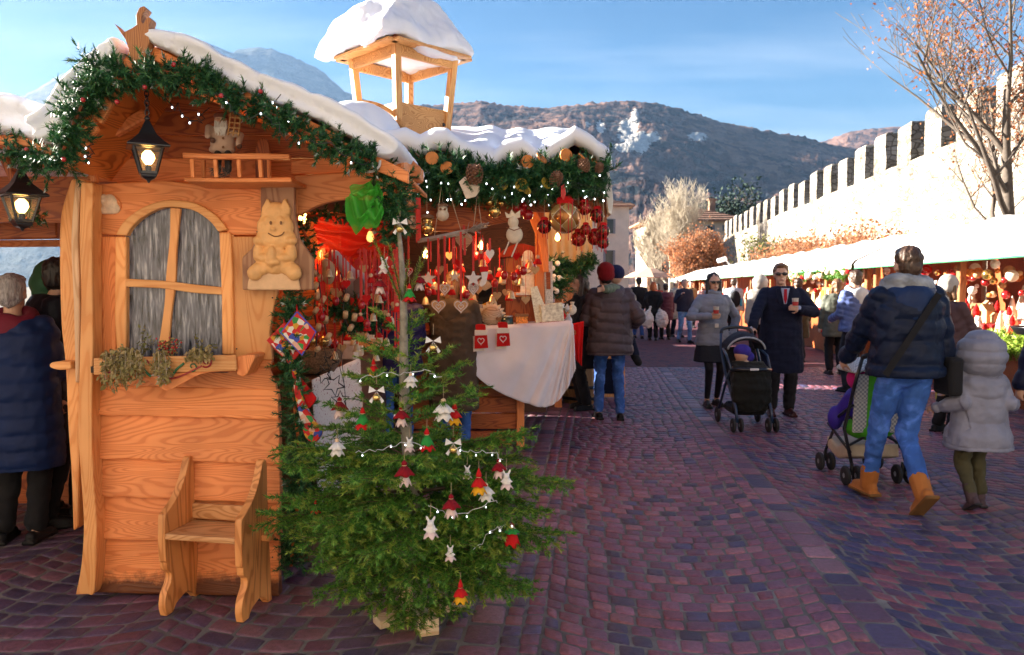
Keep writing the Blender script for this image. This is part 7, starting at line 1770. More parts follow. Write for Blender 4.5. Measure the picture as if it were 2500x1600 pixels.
def person(label, pos, rot, H, o, pose, vox=.009, group=None):
 """o: outfit, pose: wrists/ankles in the person's own frame (facing -y, right hand at -x), metres for a 1.75 m figure"""
 h = H/1.75; Rz = rotz(rot); P0 = Vector((pos[0], pos[1], 0))
 T = lambda p: P0 + Rz @ (Vector(p)*h)
 t = thing('person', label, 'person', P0, group)
 ln = pose.get('lean', 0.0); fat = o.get('fat', 1.0)
 hip = {s: Vector((s*.09, 0, .92)) for s in (-1, 1)}; sh = {s: Vector((s*.175*min(fat, 1.12), -ln, 1.42)) for s in (-1, 1)}
 nk = Vector((0, -ln*1.1, 1.47)); hc = Vector((0, -ln*1.25-.015, 1.625)) + Vector(pose.get('head', (0, 0, 0)))
 an = {-1: Vector(pose.get('rf', (-.10, .0, .09))), 1: Vector(pose.get('lf', (.10, .0, .09)))}
 wr = {-1: Vector(pose.get('rh', (-.27, -.06, .84))), 1: Vector(pose.get('lh', (.27, -.06, .84)))}
 el = {}; kn = {}
 for s in (-1, 1):
  el[s], wr[s] = ik(sh[s], wr[s], .295, .27, pose.get('re' if s < 0 else 'le', (s*.35, .8, -.5)))
  kn[s], an[s] = ik(hip[s], an[s], .43, .425, (0, -1, .05))
 ht = pose.get('turn', 0); HM = rotz(ht); FM = Rz @ HM
 hd = lambda v: T(hc + HM @ Vector(v))
 # ---- body: one continuous surface
 mb = MB(); E = lambda c, r, M=Rz: mb.ell(c, tuple(q*h for q in r), 14, 10, M)
 E(hd((0, 0, .02)), (.074, .092, .098), FM); E(hd((0, -.022, -.055)), (.055, .062, .062), FM)
 E(hd((0, -.094, -.015)), (.013, .018, .022), FM); E(hd((0, -.072, -.098)), (.026, .020, .016), FM); E(hd((0, -.083, -.058)), (.022, .014, .010), FM)
 for s in (-1, 1): E(hd((s*.077, .005, -.01)), (.010, .020, .030), FM); E(hd((s*.030, -.080, .022)), (.022, .012, .008), FM)
 mb.cap(T(nk-Vector((0, 0, .06))), hd((0, .01, -.06)), .055*h, .052*h)
 mb.loft([[T(Vector((math.cos(a)*rx, math.sin(a)*ry - ln*f, z))) for a in np.linspace(0, 6.283, 14, endpoint=False)] for z, rx, ry, f in ((.86, .13, .09, 0), (1.0, .14, .09, .1), (1.2, .14, .095, .5), (1.38, .15, .09, .9), (1.45, .08, .06, 1.0))])
 for s in (-1, 1):
  mb.cap(T(sh[s]), T(el[s]), .046*h, .037*h); mb.cap(T(el[s]), T(wr[s]), .036*h, .026*h)
  mb.cap(T(hip[s]), T(kn[s]), .078*h, .052*h); mb.cap(T(kn[s]), T(an[s]), .052*h, .034*h)
  fd = Vector(pose.get('rfd' if s < 0 else 'lfd', (s*.12, -1, -.0))).normalized(); mb.cap(T(an[s]+Vector((0, .03, -.04))), T(an[s]+fd*.13+Vector((0, 0, -.055))), .034*h, .028*h)
  if o.get('hands', 1):
   d = (wr[s]-el[s]).normalized(); c_ = Vector(pose.get('rg' if s < 0 else 'lg', (-s*.6, -.3, -.2))); c_ = (c_-c_.dot(d)*d).normalized(); w_ = d.cross(c_).normalized()
   pc = wr[s]+d*.045; mb.ell(T(pc), (.040*h, .017*h, .048*h), 10, 8, Rz @ Matrix((w_, c_, d)).transposed())
   curl = pose.get('curl', .55)
   for k in range(4):
    f0 = pc+d*.036+w_*(.030-.020*k); l_ = (.028, .033, .031, .024)[k]
    f1 = f0+(d*(1-curl)+c_*curl).normalized()*l_*1.2; f2 = f1+(d*(.6-curl)+c_*(curl+.3)).normalized()*l_; mb.cap(T(f0), T(f1), .0088*h, .008*h, 6); mb.cap(T(f1), T(f2), .008*h, .0068*h, 6)
   t0 = pc+w_*.034-d*.018; t1 = t0+(w_*.5+d*.5+c_*.5).normalized()*.036; mb.cap(T(t0), T(t1), .0105*h, .009*h, 6); mb.cap(T(t1), T(t1+(d*.7+c_*.6).normalized()*.028), .009*h, .0075*h, 6)
 body = link_mesh('body', mb.remesh(vox*h if H > 1.3 else vox*.8, 2), o.get('skin', SKIN), t)
 if vox < .012 and not pose.get('noface'):
  for s in (-1, 1): MB().ell(hd((s*.030, -.078, .006)), (.009*h, .006*h, .006*h), 8, 6, FM).build('eye', EYE, t, smooth=True)
  MB().ell(hd((0, -.094, -.062)), (.020*h, .006*h, .006*h), 10, 6, FM).build('mouth', LIP, t, smooth=True)
 def piece(name, fill, mat, v=vox*1.25, sm=2, q=None):
  mb = MB(); fill(mb); me = mb.remesh(v*h, sm)
  if q is not None: quilt(me, *q)
  return link_mesh(name, me, mat, t)
 # ---- trousers / tights / skirt
 def legs(rt, rk, ra, zlo=None):
  def f(mb):
   for s in (-1, 1):
    mb.cap(T(hip[s]-Vector((0, 0, .02))), T(kn[s]), rt*h, rk*h); a = an[s].lerp(kn[s], .16 if o.get('boot') else .06); mb.cap(T(kn[s]), T(a), rk*h, ra*h)
   mb.ell(T((0, .01, .93)), (.165*h, .12*h, .12*h), 14, 10, Rz)
  return f
 lg = o.get('legs', ('jeans', 'jeans_blue'))
 lr = (.092, .068, .056) if lg[0] == 'jeans' else (.080, .056, .036) if lg[0] == 'tights' else (.098, .078, .068)
 piece('tights' if lg[0] == 'tights' else 'trousers', legs(*lr), lg[1], q=(([(T(hip[s]), T(kn[s])) for s in (-1, 1)]+[(T(kn[s]), T(an[s])) for s in (-1, 1)]), 0, 0, .006 if lg[0] != 'tights' else .0, 3))
 if 'skirt' in o:
  z0, m_ = o['skirt']; piece('skirt', lambda mb: mb.loft([[T(Vector((math.cos(a)*rx*(1+.05*math.sin(a*7)*(1.05-z)), math.sin(a)*ry, z))) for a in np.linspace(0, 6.283, 28, endpoint=False)] for z, rx, ry in ((z0, .245, .20), (z0+.15, .225, .18), (.95, .18, .14), (1.02, .16, .12))]), m_)
 # ---- jacket or coat
 hem = o.get('hem', .80); rj = o.get('r', .062); m_ = o['top']; wd = .205*fat; dp_ = .145*fat*o.get('deep', 1)
 def jk(mb):
  rings = []
  for z, kx, ky, f in ((hem, 1.04*o.get('flare', 1), 1.08*o.get('flare', 1), 0), (hem+.04, 1.08*o.get('flare', 1), 1.12*o.get('flare', 1), 0), (max(hem+.08, .98), 1.0, 1.02, .1), (max(hem+.12, 1.10), o.get('waist', .97), o.get('waist', .97), .3), (1.25, 1.02, 1.0, .6), (1.36, 1.0, .95, .85), (1.44, .82, .78, 1.0), (1.49, .46, .62, 1.08)):
   rings.append([T(Vector((math.copysign(abs(math.cos(a))**.85, math.cos(a))*wd*kx, math.copysign(abs(math.sin(a))**.9, math.sin(a))*dp_*ky - ln*f, z))) for a in np.linspace(0, 6.283, 22, endpoint=False)])
  mb.loft(rings)
  for s in (-1, 1):
   e = el[s].lerp(wr[s], .93); mb.cap(T(sh[s]-Vector((s*.012, 0, .012))), T(el[s]), rj*1.16*h, rj*h); mb.cap(T(el[s]), T(e), rj*h, rj*.80*h)
 qs = [(T((0, 0, hem-.2)), T((0, -ln, 1.55)))]+[(T(sh[s]), T(el[s])) for s in (-1, 1)]+[(T(el[s]), T(wr[s])) for s in (-1, 1)]
 jkt = piece(o.get('name', 'jacket'), jk, m_, vox*1.1, 2, (qs, o.get('quilt', 0), o.get('amp', .014), .0045, int(H*100)))
 if 'collar' in o: piece('collar', lambda mb: mb.tube([T(nk+Vector((math.cos(a)*.088, math.sin(a)*.085+.005, .030+.012*math.cos(a*3)))) for a in np.linspace(0, 6.6, 18)], o.get('cr', .034)*h, 8), o['collar'], vox, 1)
 if o.get('hood') == 'back': piece('hood', lambda mb: (mb.ell(T(nk+Vector((0, .105, -.075))), (.145*h, .060*h, .115*h), 14, 10, Rz), mb.tube([T(nk+Vector((math.cos(a)*.125, math.sin(a)*.10+.02, .0-.04*math.sin(a)))) for a in np.linspace(0, 6.4, 16)], .045*h, 8), mb.ell(T(nk+Vector((0, .13, -.15))), (.085*h, .035*h, .07*h), 12, 8, Rz)), o.get('hoodm', m_), vox*1.1, 3)
 hk = o.get('hoodk', 1.0)
 if o.get('hood') == 'up': piece('hood', lambda mb: (mb.ell(hd((0, .03, .03*hk-.03)), (.165*h*hk, .165*h*hk, .185*h*hk), 18, 12, Rz), mb.ell(hd((0, .0, -.10)), (.13*h, .12*h, .10*h), 14, 10, Rz)), o.get('hoodm', m_), vox*1.2, 2, ([(hd((0, 0, -.3)), hd((0, 0, .4)))], .13*h, .012, .003, 4))
 # ---- head cover, hair
 if 'hair' in o:
  hm, style = o['hair']
  def hf(mb):
   mb.ell(hd((0, .022, .048)), (.087*h, .094*h, .088*h), 16, 12, FM); mb.ell(hd((0, .045, -.005)), (.078*h, .068*h, .085*h), 14, 10, FM)
   if style == 'long':
    for s in (-1, 1): mb.cap(hd((s*.070, .01, .02)), hd((s*.088, -.03, -.22)), .036*h, .030*h); mb.cap(hd((s*.085, -.03, -.2)), hd((s*.09+.02, -.05, -.34)), .032*h, .016*h)
    mb.cap(hd((0, .06, 0)), hd((0, .10, -.30)), .072*h, .060*h)
   if style == 'bob':
    for s in (-1, 1): mb.cap(hd((s*.066, .02, .03)), hd((s*.078, .01, -.10)), .034*h, .03*h)
    mb.cap(hd((0, .05, .02)), hd((0, .07, -.12)), .072*h, .06*h)
   if style == 'short': mb.ell(hd((.0, -.03, .096)), (.06*h, .06*h, .03*h), 12, 8, FM)
  me_ = MB(); hf(me_); r_ = me_.remesh(vox*.8*h, 1); co, no = mesh_co(r_); set_co(r_, co+no*(.007*vnoise(co*np.array([1, 1, .4]), 110, 2, 3))[:, None]); link_mesh('hair', r_, hm, t)
 if 'hat' in o: piece('knit_hat', lambda mb: (mb.ell(hd((0, .018, .065)), (.100*h, .112*h, .105*h), 16, 12, FM), mb.ell(hd((0, .045, .02)), (.096*h, .085*h, .09*h), 16, 12, FM)), o['hat'], vox, 2, ([(hd((-.2, 0, 0)), hd((.2, 0, 0)))], .022, .003, .001, 1))
 if o.get('shades'):
  g = MB()
  for s in (-1, 1): g.ell(hd((s*.034, -.098, .006)), (.031*h, .010*h, .021*h), 12, 8, FM)
  sg = link_mesh('sunglasses', g.remesh(.004, 1), plain('lens_black', (.008, .009, .014), .08, bmp=0) if 'lens_black' not in MATS else MATS['lens_black'], t)
  MB().tube([hd((-.078, -.0, .012)), hd((-.064, -.09, .014)), hd((0, -.108, .014)), hd((.064, -.09, .014)), hd((.078, -.0, .012))], .004, 5).build('frame', BLACKM, sg)
 # ---- shoes
 sm_ = o.get('shoe', fb_('black_leather', (.012, .012, .014), .35, 0, .2))
 for s in (-1, 1):
  fd = Vector(pose.get('rfd' if s < 0 else 'lfd', (s*.12, -1, 0))).normalized(); a = an[s]; up = fd.cross(Vector((1, 0, 0))).normalized(); up = up if up.z > 0 else -up
  bs = o.get('boot', .0)
  def sf(mb, a=a, fd=fd, up=up, s=s):
   mb.cap(T(a+fd*(-.045)-up*.045), T(a+fd*.12-up*.052), .040*h, .036*h); mb.cap(T(a+fd*.03-up*.03), T(a+fd*.15-up*.055), .036*h, .032*h)
   mb.box(T(a+fd*.045-up*.078), (.085*h, .27*h, .024*h), Rz @ Matrix((fd.cross(up), fd, up)).transposed())
   if bs: mb.cap(T(a-up*.02), T(a.lerp(kn[s], bs)), .058*h, .064*h)
  mb = MB(); sf(mb); so = link_mesh('boot' if bs else 'shoe', mb.remesh(.007*h, 1), sm_, t)
  if 'sole' in o: MB().box(T(a+fd*.045-up*.084), (.092*h, .285*h, .022*h), Rz @ Matrix((fd.cross(up), fd, up)).transposed()).build('sole', o['sole'], so, bevel=.006)
 return t, T, wr, hd, h
JB = denim('jeans_blue', (.030, .11, .40)); JL = denim('jeans_faded', (.040, .14, .52)); BLK = fb_('black_cloth', (.014, .014, .017)); NAVY = fb_('navy_wool', (.008, .011, .032)); TAUPE = fb_('taupe_nylon', (.085, .068, .085), .45, .1); GREYN = fb_('grey_nylon', (.22, .25, .33), .5, .1); INKN = fb_('ink_nylon', (.006, .013, .040), .38, .1); SILV = fb_('silver_nylon', (.24, .25, .33), .4, .1); BLUEN = fb_('blue_nylon', (.10, .14, .34), .4, .1); OLIVE = fb_('olive_cotton', (.075, .07, .04)); BROWNC = fb_('brown_cotton', (.085, .062, .045)); ROYAL = fb_('royal_quilt', (.008, .022, .09), .5, .1)
H_BRN = hairm('brown_hair', (.055, .028, .016)); H_BLK = hairm('black_hair', (.016, .011, .010)); H_RED = hairm('auburn_hair', (.42, .10, .02)); H_GRY = hairm('grey_hair', (.34, .32, .33)); H_LBR = hairm('light_brown_hair', (.17, .085, .04))
TAN = fb_('tan_nubuck', (.44, .16, .04), .7, .2, .3); RUB = plain('rubber', (.02, .02, .022), .7)
def gp_(x, y): p = gnd(x, y); return (p.x, p.y)
PI = math.pi
# couple with the carried child at the counter
pc1 = gp_(1432, 985)
person('man in a long taupe quilted coat and dark red knit hat carrying a child', pc1, PI, 1.77, dict(top=TAUPE, hem=.74, fat=1.22, r=.078, quilt=.115, amp=.020, hood='back', legs=('jeans', JB), hat=fb_('red_knit', (.20, .010, .014), .95, .4), hair=(H_BLK, 'short'), name='coat'),
       dict(rf=(-.12, .04, .09), lf=(.12, -.02, .09), lh=(.20, -.30, 1.12), rh=(-.30, -.16, 1.08), noface=1, turn=.25, head=(.06, 0, 0)))
pc = Vector((pc1[0], pc1[1], 0))
def small_child():
 t = thing('person', 'small child with navy cap and green jacket carried on the arm of the man', 'person', (pc.x+.22, pc.y+.22, .75)); Y = pc.y
 hc = at(1447, 648, Y+.12); mb = MB(); mb.ell(hc, (.085, .095, .10), 14, 10); mb.ell(at(1450, 720, Y+.22), (.13, .12, .22), 14, 10)
 sh_ = at(1462, 690, Y+.1); el_ = at(1440, 678, Y-.10); wr_ = at(1418, 680, Y-.22); mb.cap(sh_, el_, .05, .045); mb.cap(el_, wr_, .04, .028)
 for k in range(4): mb.cap(wr_+Vector((-.02, 0, .02-.014*k)), wr_+Vector((-.07, -.02, .015-.016*k)), .010, .008, 6)
 mb.cap(wr_+Vector((0, 0, .03)), wr_+Vector((-.03, -.02, .055)), .010, .008, 6)
 mb.cap(at(1455, 760, Y+.2), at(1480, 800, Y+.12), .07, .06); mb.cap(at(1480, 800, Y+.12), at(1494, 842, Y+.05), .055, .045)
 link_mesh('body', mb.remesh(.009, 2), SKIN, t)
 mb = MB(); mb.ell(hc+Vector((0, .0, .03)), (.105, .115, .10), 14, 10); link_mesh('knit_cap', mb.remesh(.01, 2), fb_('navy_knit', (.016, .02, .07), .95, .4), t)
 mb = MB(); mb.ell(at(1450, 720, Y+.22), (.16, .14, .24), 14, 10); mb.cap(sh_, el_, .068, .06); mb.cap(el_, wr_+Vector((.03, .02, 0)), .06, .048); me = mb.remesh(.011, 2); quilt(me, [(sh_, el_), (el_, wr_), (at(1450, 800, Y), at(1450, 600, Y))], .06, .012, .003); link_mesh('jacket', me, fb_('sage_nylon', (.15, .20, .15), .5, .1), t)
 mb = MB(); mb.cap(at(1455, 760, Y+.2), at(1480, 800, Y+.12), .085, .07); mb.cap(at(1480, 800, Y+.12), at(1492, 834, Y+.06), .066, .056); link_mesh('trousers', mb.remesh(.011, 2), NAVY, t)
 mb = MB(); mb.cap(at(1492, 838, Y+.05), at(1500, 852, Y-.02), .05, .045); link_mesh('shoe', mb.remesh(.009, 1), BLK, t)
small_child()
p = gp_(1374, 962)
person('woman in black coat reaching over the counter, seen in profile', p, R(-78), 1.68, dict(top=BLK, hem=.55, fat=1.05, r=.058, legs=('trousers', BLK), hair=(H_BRN, 'long'), name='coat'), dict(rh=(-.06, -.56, 1.30), lh=(.15, -.36, 1.0), lean=.05))
# woman in grey and man in navy with the stroller
p = gp_(1672, 957)
_, T3, wr3, hd3, h3 = person('woman in a light grey belted jacket and dark skirt with sunglasses holding a cup', p, R(4), 1.70, dict(top=GREYN, hem=.82, fat=1.0, r=.060, quilt=.085, amp=.007, waist=.86, flare=1.04, skirt=(.60, fb_('dark_skirt', (.012, .016, .030), .5, .1)), legs=('tights', fb_('black_tights', (.012, .012, .018), .6, .2, .1)), hair=(H_BLK, 'long'), collar=GREYN, cr=.030, shades=1), dict(rf=(-.07, -.02, .10), lf=(.09, .08, .10), rh=(-.12, -.27, 1.20), rg=(.9, .1, .1), re=(-1, .3, -.6), lh=(.24, -.05, .93), le=(1, .5, -.2)))
pts = [T3(Vector((math.cos(a)*.197, math.sin(a)*.152, 1.075+.0*a))) for a in np.linspace(0, 6.283, 30)]
bl = MB().loft([[q+Vector((0, 0, dz)) for q in pts] for dz in (-.026, .026)]).build('belt', GREYN, bpy.data.objects[_.name]); MB().box(T3((0, -.158, 1.075)), (.045, .012, .05)).build('buckle', WHITEP, bl, bevel=.003)
CUPM = plain('paper_cup', (.72, .70, .68), .6, bmp=0); CUPR = plain('cup_print', (.5, .04, .04), .6, bmp=0)
def cup(c, lb):
 t = thing('paper_cup', lb, 'cup', c-Vector((0, 0, .05))); MB().lathe([(.028, -.05), (.037, .05), (.039, .052), (.036, .05), (.033, .045), (.027, -.045)], c, 16).build('cup', CUPM, t, smooth=True); MB().lathe([(.0305, -.035), (.0345, .01)], c, 16, closed=False).build('print', CUPR, t, smooth=True)
cup(T3(wr3[-1]+Vector((.055, -.045, .07))), 'white paper cup held by the woman in the grey jacket')
p4 = gp_(1832, 975)
man4, T4, wr4, hd4, h4 = person('man in a navy overcoat with red tie and sunglasses pushing a dark stroller', p4, R(-6), 1.80, dict(top=NAVY, hem=.50, fat=1.16, r=.066, legs=('trousers', fb_('charcoal_wool', (.018, .018, .022))), hair=(H_LBR, 'short'), shades=1, name='overcoat', shoe=fb_('oxblood', (.05, .012, .012), .3, 0, .1)), dict(rh=(-.40, -.36, 1.03), rg=(.1, -.2, -1), re=(-.8, .5, -.3), lh=(.12, -.30, 1.24), lg=(-.9, .1, .1), le=(1, .2, -.7), head=(-.02, 0, 0), turn=R(-8)))
SHIRT = fb_('blue_shirt', (.36, .42, .62), .8, .1)
slabp = lambda P, v, n, m_, par: MB().prism(P, v).build(n, m_, par, bevel=.002)
slabp([T4(q) for q in ((-.048, -.165, 1.47), (.048, -.165, 1.47), (.014, -.172, 1.29), (-.014, -.172, 1.29))], Rz_ := (rotz(R(-6)) @ Vector((0, .02, 0))), 'shirt', SHIRT, man4)
slabp([T4(q) for q in ((-.016, -.172, 1.46), (.016, -.172, 1.46), (.018, -.178, 1.34), (0, -.180, 1.29), (-.018, -.178, 1.34))], Rz_*.5, 'tie', fb_('red_tie', (.40, .01, .03), .6, .2), man4)
for s in (-1, 1): slabp([T4(q) for q in ((s*.062, -.168, 1.475), (s*.10, -.155, 1.46), (s*.085, -.172, 1.34), (s*.02, -.180, 1.20))], Rz_*.8, 'lapel', NAVY, man4); MB().ell(T4(wr4[s]), .040, 12, 8).build('cuff', SHIRT, man4, smooth=True)
cup(T4(wr4[1]+Vector((-.055, -.045, .07))), 'white paper cup with red band held by the man in the overcoat')
# near man seen from behind with scarf, child beside him
pn = gp_(2118, 1196)
man5, T5, wr5, hd5, h5 = person('man in ink blue quilted jacket, faded jeans and tan boots', pn, PI, 1.80, dict(top=INKN, hem=.90, fat=1.14, r=.072, quilt=.150, amp=.018, hood='back', hoodm=fb_('slate_nylon', (.012, .030, .10), .4, .1), legs=('jeans', JL), hair=(H_BRN, 'short'), boot=.20, shoe=TAN, sole=fb_('tan_sole', (.20, .10, .035), .8, 0, .1), name='jacket'),
       dict(lf=(.09, -.30, .10), rf=(-.03, .20, .17), rfd=(0, -.75, -.66), lh=(.25, -.34, .98), rh=(-.30, -.04, .86), noface=1))
sc_ = MB(); sc_.tube([T5(Vector((math.cos(a)*.118, -.01+math.sin(a)*.10, 1.51+.015*math.sin(a*2)))) for a in np.linspace(0, 6.4, 20)], .052*h5, 9); sc_.tube([T5(Vector((math.cos(a)*.13, -.01+math.sin(a)*.105, 1.455+.012*math.cos(a*2)))) for a in np.linspace(.6, 7, 20)], .05*h5, 9)
KNIT = fabric('grey_knit', (.30, .33, .37), .95, 60, .5, .4); me = sc_.remesh(.010, 1); co, no = mesh_co(me); set_co(me, co+no*(.006*np.sin(co[:, 0]*150+co[:, 1]*90)*np.sin(co[:, 2]*170))[:, None]); link_mesh('scarf', me, KNIT, man5)
MB().bar(T5((.22, .185, .92)), T5((-.12, .165, 1.44)), .045, .006, up=(0, 1, 0)).build('bag_strap', BLK, man5)
bg_ = thing('shoulder_bag', 'small black bag hanging at the hip of the man in tan boots', 'bag', T5((-.27, .02, .80))); MB().box(T5((-.27, .03, .90)), (.10, .22, .26)).build('bag', BLK, bg_, bevel=.03, seg=3)
pk = gp_(2292, 1196)
person('child in a hooded light grey quilted coat and olive trousers held by the hand', pk, PI, 1.13, dict(top=SILV, hem=.66, fat=1.34, deep=1.15, r=.082, quilt=.155, amp=.018, hood='up', hoodk=1.5, flare=1.16, legs=('trousers', OLIVE), boot=.34, shoe=fb_('mauve_boot', (.085, .055, .065), .6, .1), sole=RUB, name='coat'),
       dict(lf=(.10, .10, .14), lfd=(0, -.85, -.5), rf=(-.10, -.10, .10), rfd=(0, -1, 0), lh=(.42, -.06, 1.08), rh=(-.42, -.06, 1.10), noface=1, le=(.4, .2, -1), re=(-.4, .2, -1)), vox=.011)
pe = at(2478, 900, 5.35)
person('adult in a dark navy coat holding the other hand of the grey coated child', (pe.x+.13, 5.35), PI, 1.68, dict(top=fb_('midnight_nylon', (.008, .012, .04), .4, .1), hem=.6, fat=1.2, r=.085, quilt=.16, amp=.015, legs=('trousers', BLK), hair=(H_BRN, 'bob')), dict(lh=(.36, -.03, .84), noface=1), vox=.014)
# shoppers at the big stall
p = gp_(1068, 1060)
person('woman with long brown hair in a brown hooded coat at the counter', (p[0], p[1]-.05), PI-.25, 1.66, dict(top=BROWNC, hem=.42, fat=1.12, r=.070, legs=('jeans', JB), hair=(H_LBR, 'long'), hood='back', name='coat'), dict(lh=(.14, -.32, 1.02), rh=(-.16, -.34, 1.02), noface=1), vox=.011)
p = gp_(935, 1075)
person('person in a dark purple navy quilted jacket browsing under the arch', p, PI+.2, 1.62, dict(top=fb_('indigo_nylon', (.022, .018, .085), .4, .1), hem=.80, fat=1.15, r=.074, quilt=.09, amp=.014, legs=('jeans', JB), hair=(H_LBR, 'long')), dict(lh=(.14, -.30, 1.0), rh=(-.16, -.30, 1.0), noface=1), vox=.012)
# shoppers at the dark left stall
person('grey haired woman in a royal blue quilted coat with a dark red collar', (at(28, 700, 4.6).x, 4.6), PI+.1, 1.60, dict(top=ROYAL, hem=.50, fat=1.3, r=.075, quilt=.10, amp=.012, hood='back', hoodm=fb_('wine_hood', (.14, .012, .03), .6, .2), legs=('trousers', BLK), hair=(H_GRY, 'short'), name='coat'), dict(lh=(.16, -.3, 1.0), rh=(-.16, -.3, 1.0), noface=1), vox=.012)
person('dark haired man in a black coat bending to look into the dark stall', (at(84, 700, 4.9).x, 4.9), PI-.9, 1.74, dict(top=fb_('black_nylon', (.010, .012, .022), .5, .1), hem=.55, fat=1.15, r=.07, hair=(H_BLK, 'short'), legs=('trousers', BLK), name='coat'), dict(lean=.08, head=(0, -.03, -.03), turn=.3), vox=.011)
person('person in a green hooded jacket with blue trim beside the crooked post', (at(136, 700, 5.15).x, 5.15), PI, 1.66, dict(top=fb_('forest_nylon', (.035, .085, .03), .5, .1), hem=.7, fat=1.2, r=.075, hood='up', hoodm=fb_('blue_green_hood', (.03, .10, .05), .5, .1), legs=('trousers', BLK)), dict(noface=1), vox=.013)
# shoppers on the right
p = gp_(2004, 922)
person('man in a silver and blue quilted jacket with a pale hood standing at the stalls', p, PI+.35, 1.76, dict(top=BLUEN, hem=.88, fat=1.08, r=.066, quilt=.075, amp=.014, hood='back', hoodm=fb_('pale_hood', (.55, .54, .56), .8, .2), legs=('trousers', fb_('dark_denim', (.018, .02, .03))), hair=(H_BRN, 'short')), dict(lh=(.15, -.3, 1.05), rh=(-.2, -.35, 1.12), noface=1), vox=.012)
p = gp_(1962, 880)
person('person in a grey green jacket and black trousers beside the silver jacket', p, PI-.1, 1.66, dict(top=fb_('moss_nylon', (.10, .11, .09), .5, .1), hem=.70, fat=1.1, r=.066, hair=(H_LBR, 'bob'), legs=('trousers', BLK)), dict(noface=1), vox=.013)
person('woman in a pale cap and dark coat choosing goods at the first canvas stall', (at(2228, 700, 8.1).x, 8.1), R(105), 1.62, dict(top=fb_('dusky_coat', (.09, .05, .055), .6, .1), hem=.6, fat=1.1, r=.068, quilt=.09, amp=.010, hat=fb_('pale_cap', (.42, .38, .35), .9, .3), hair=(H_LBR, 'bob'), legs=('trousers', BLK)), dict(rh=(-.1, -.40, 1.12), lh=(.1, -.42, 1.14)), vox=.012)
# distant strollers along the lane
far_ = [('man in a black jacket and jeans walking away down the lane', 1500, 795, PI+.1, 1.80, dict(top=BLK, hem=.86, fat=1.15, hair=(H_BLK, 'short'), legs=('jeans', JB)), {}),
 ('woman with bright auburn hair in a black jacket carrying white plastic bags', 1534, 800, PI-.1, 1.66, dict(top=BLK, hem=.80, fat=1.1, hair=(H_RED, 'bob'), legs=('trousers', BLK)), dict(lh=(.16, .12, .95), rh=(-.12, .12, .95))),
 ('person in a maroon quilted coat walking beside the auburn haired woman', 1563, 798, PI+.1, 1.62, dict(top=fb_('maroon_nylon', (.10, .028, .05), .5, .1), hem=.62, fat=1.1, quilt=.11, hair=(H_BLK, 'short'), legs=('trousers', BLK)), {}),
 ('man in a navy jacket and light blue jeans coming up the lane', 1607, 806, .15, 1.74, dict(top=fb_('navy_cotton', (.02, .022, .045)), hem=.86, fat=1.05, hair=(H_GRY, 'short'), legs=('jeans', denim('jeans_light', (.10, .24, .52)))), dict(lf=(.12, -.12, .09), rf=(-.10, .15, .10), rh=(-.16, -.16, 1.32), lh=(.16, -.2, 1.0))),
 ('person in a pale beige coat behind the man in light jeans', 1588, 792, .3, 1.74, dict(top=fb_('beige_wool', (.42, .38, .33)), hem=.55, fat=1.05, hair=(H_GRY, 'short'), legs=('trousers', NAVY)), {}),
 ('woman in a dusty pink coat passing behind the grey jacket', 1652, 778, .2, 1.66, dict(top=fb_('dusty_pink', (.46, .26, .24)), hem=.5, fat=1.0, hair=(H_RED, 'long'), legs=('jeans', JB)), {}),
 ('person in a light blue grey jacket with a dark backpack behind the woman in grey', 1722, 800, PI-.3, 1.76, dict(top=fb_('ice_nylon', (.42, .46, .52), .5), hem=.84, fat=1.1, hair=(H_BRN, 'short'), legs=('trousers', BLK)), {}),
 ('person in a pale stone hooded jacket behind the navy overcoat', 1782, 845, PI+.2, 1.74, dict(top=fb_('stone_nylon', (.40, .38, .35), .5), hem=.75, fat=1.2, hood='up', legs=('trousers', BLK)), {}),
 ('person in a dark olive coat beyond the shoulder of the navy overcoat', 1872, 850, PI, 1.70, dict(top=OLIVE, hem=.5, fat=1.1, hair=(H_BRN, 'short'), legs=('trousers', BLK)), {}),
 ('far woman in a red scarf jacket among the last stalls', 1545, 765, PI, 1.65, dict(top=fb_('brick_wool', (.32, .06, .04)), hem=.7, hair=(H_BLK, 'bob'), legs=('trousers', BLK)), {}),
 ('far man in a tan jacket among the last stalls', 1622, 770, 0, 1.76, dict(top=fb_('camel_wool', (.36, .22, .10)), hem=.8, hair=(H_BRN, 'short'), legs=('trousers', BLK)), {})]
for lb, x, y, r_, H, of, ps in far_:
 q = dict(noface=1); q.update(ps); q.setdefault('rf', (-.08, .10, .09)); q.setdefault('lf', (.08, -.12, .09)); of.setdefault('hands', 1); person(lb, gp_(x, y), r_, H, of, q, vox=.018)
p = gnd(1534, 800)
for k, sx in enumerate((-.20, .22)):
 t = thing('plastic_bag', 'white plastic carrier bag hanging from the hand of the auburn haired woman', 'bag', (p.x+sx, p.y-.18, .38), 'white carrier bags'); c = Vector((p.x+sx, p.y-.18, .60))
 mb = MB(); mb.ell(c, (.19, .12, .24), 14, 10); mb.cap(c+Vector((0, 0, .12)), c+Vector((-sx*.5, .04, .36)), .09, .025); me = mb.remesh(.018, 1); quilt(me, [(c, c+Vector((0, 0, 1)))], 0, 0, .016, 3); link_mesh('bag', me, CUPM, t)
bp_ = gnd(1722, 800); t = thing('backpack', 'dark backpack with bright blue bottle on the ice blue jacket', 'bag', (bp_.x, bp_.y-.2, .95)); mb = MB(); mb.ell((bp_.x, bp_.y-.20, 1.18), (.15, .09, .24), 14, 10); link_mesh('pack', mb.remesh(.02, 1), BLK, t); MB().tube([(bp_.x+.16, bp_.y-.22, .98), (bp_.x+.14, bp_.y-.22, 1.2)], .035, 8).build('bottle', plain('cyan_bottle', (.02, .35, .6), .4, bmp=0), t)
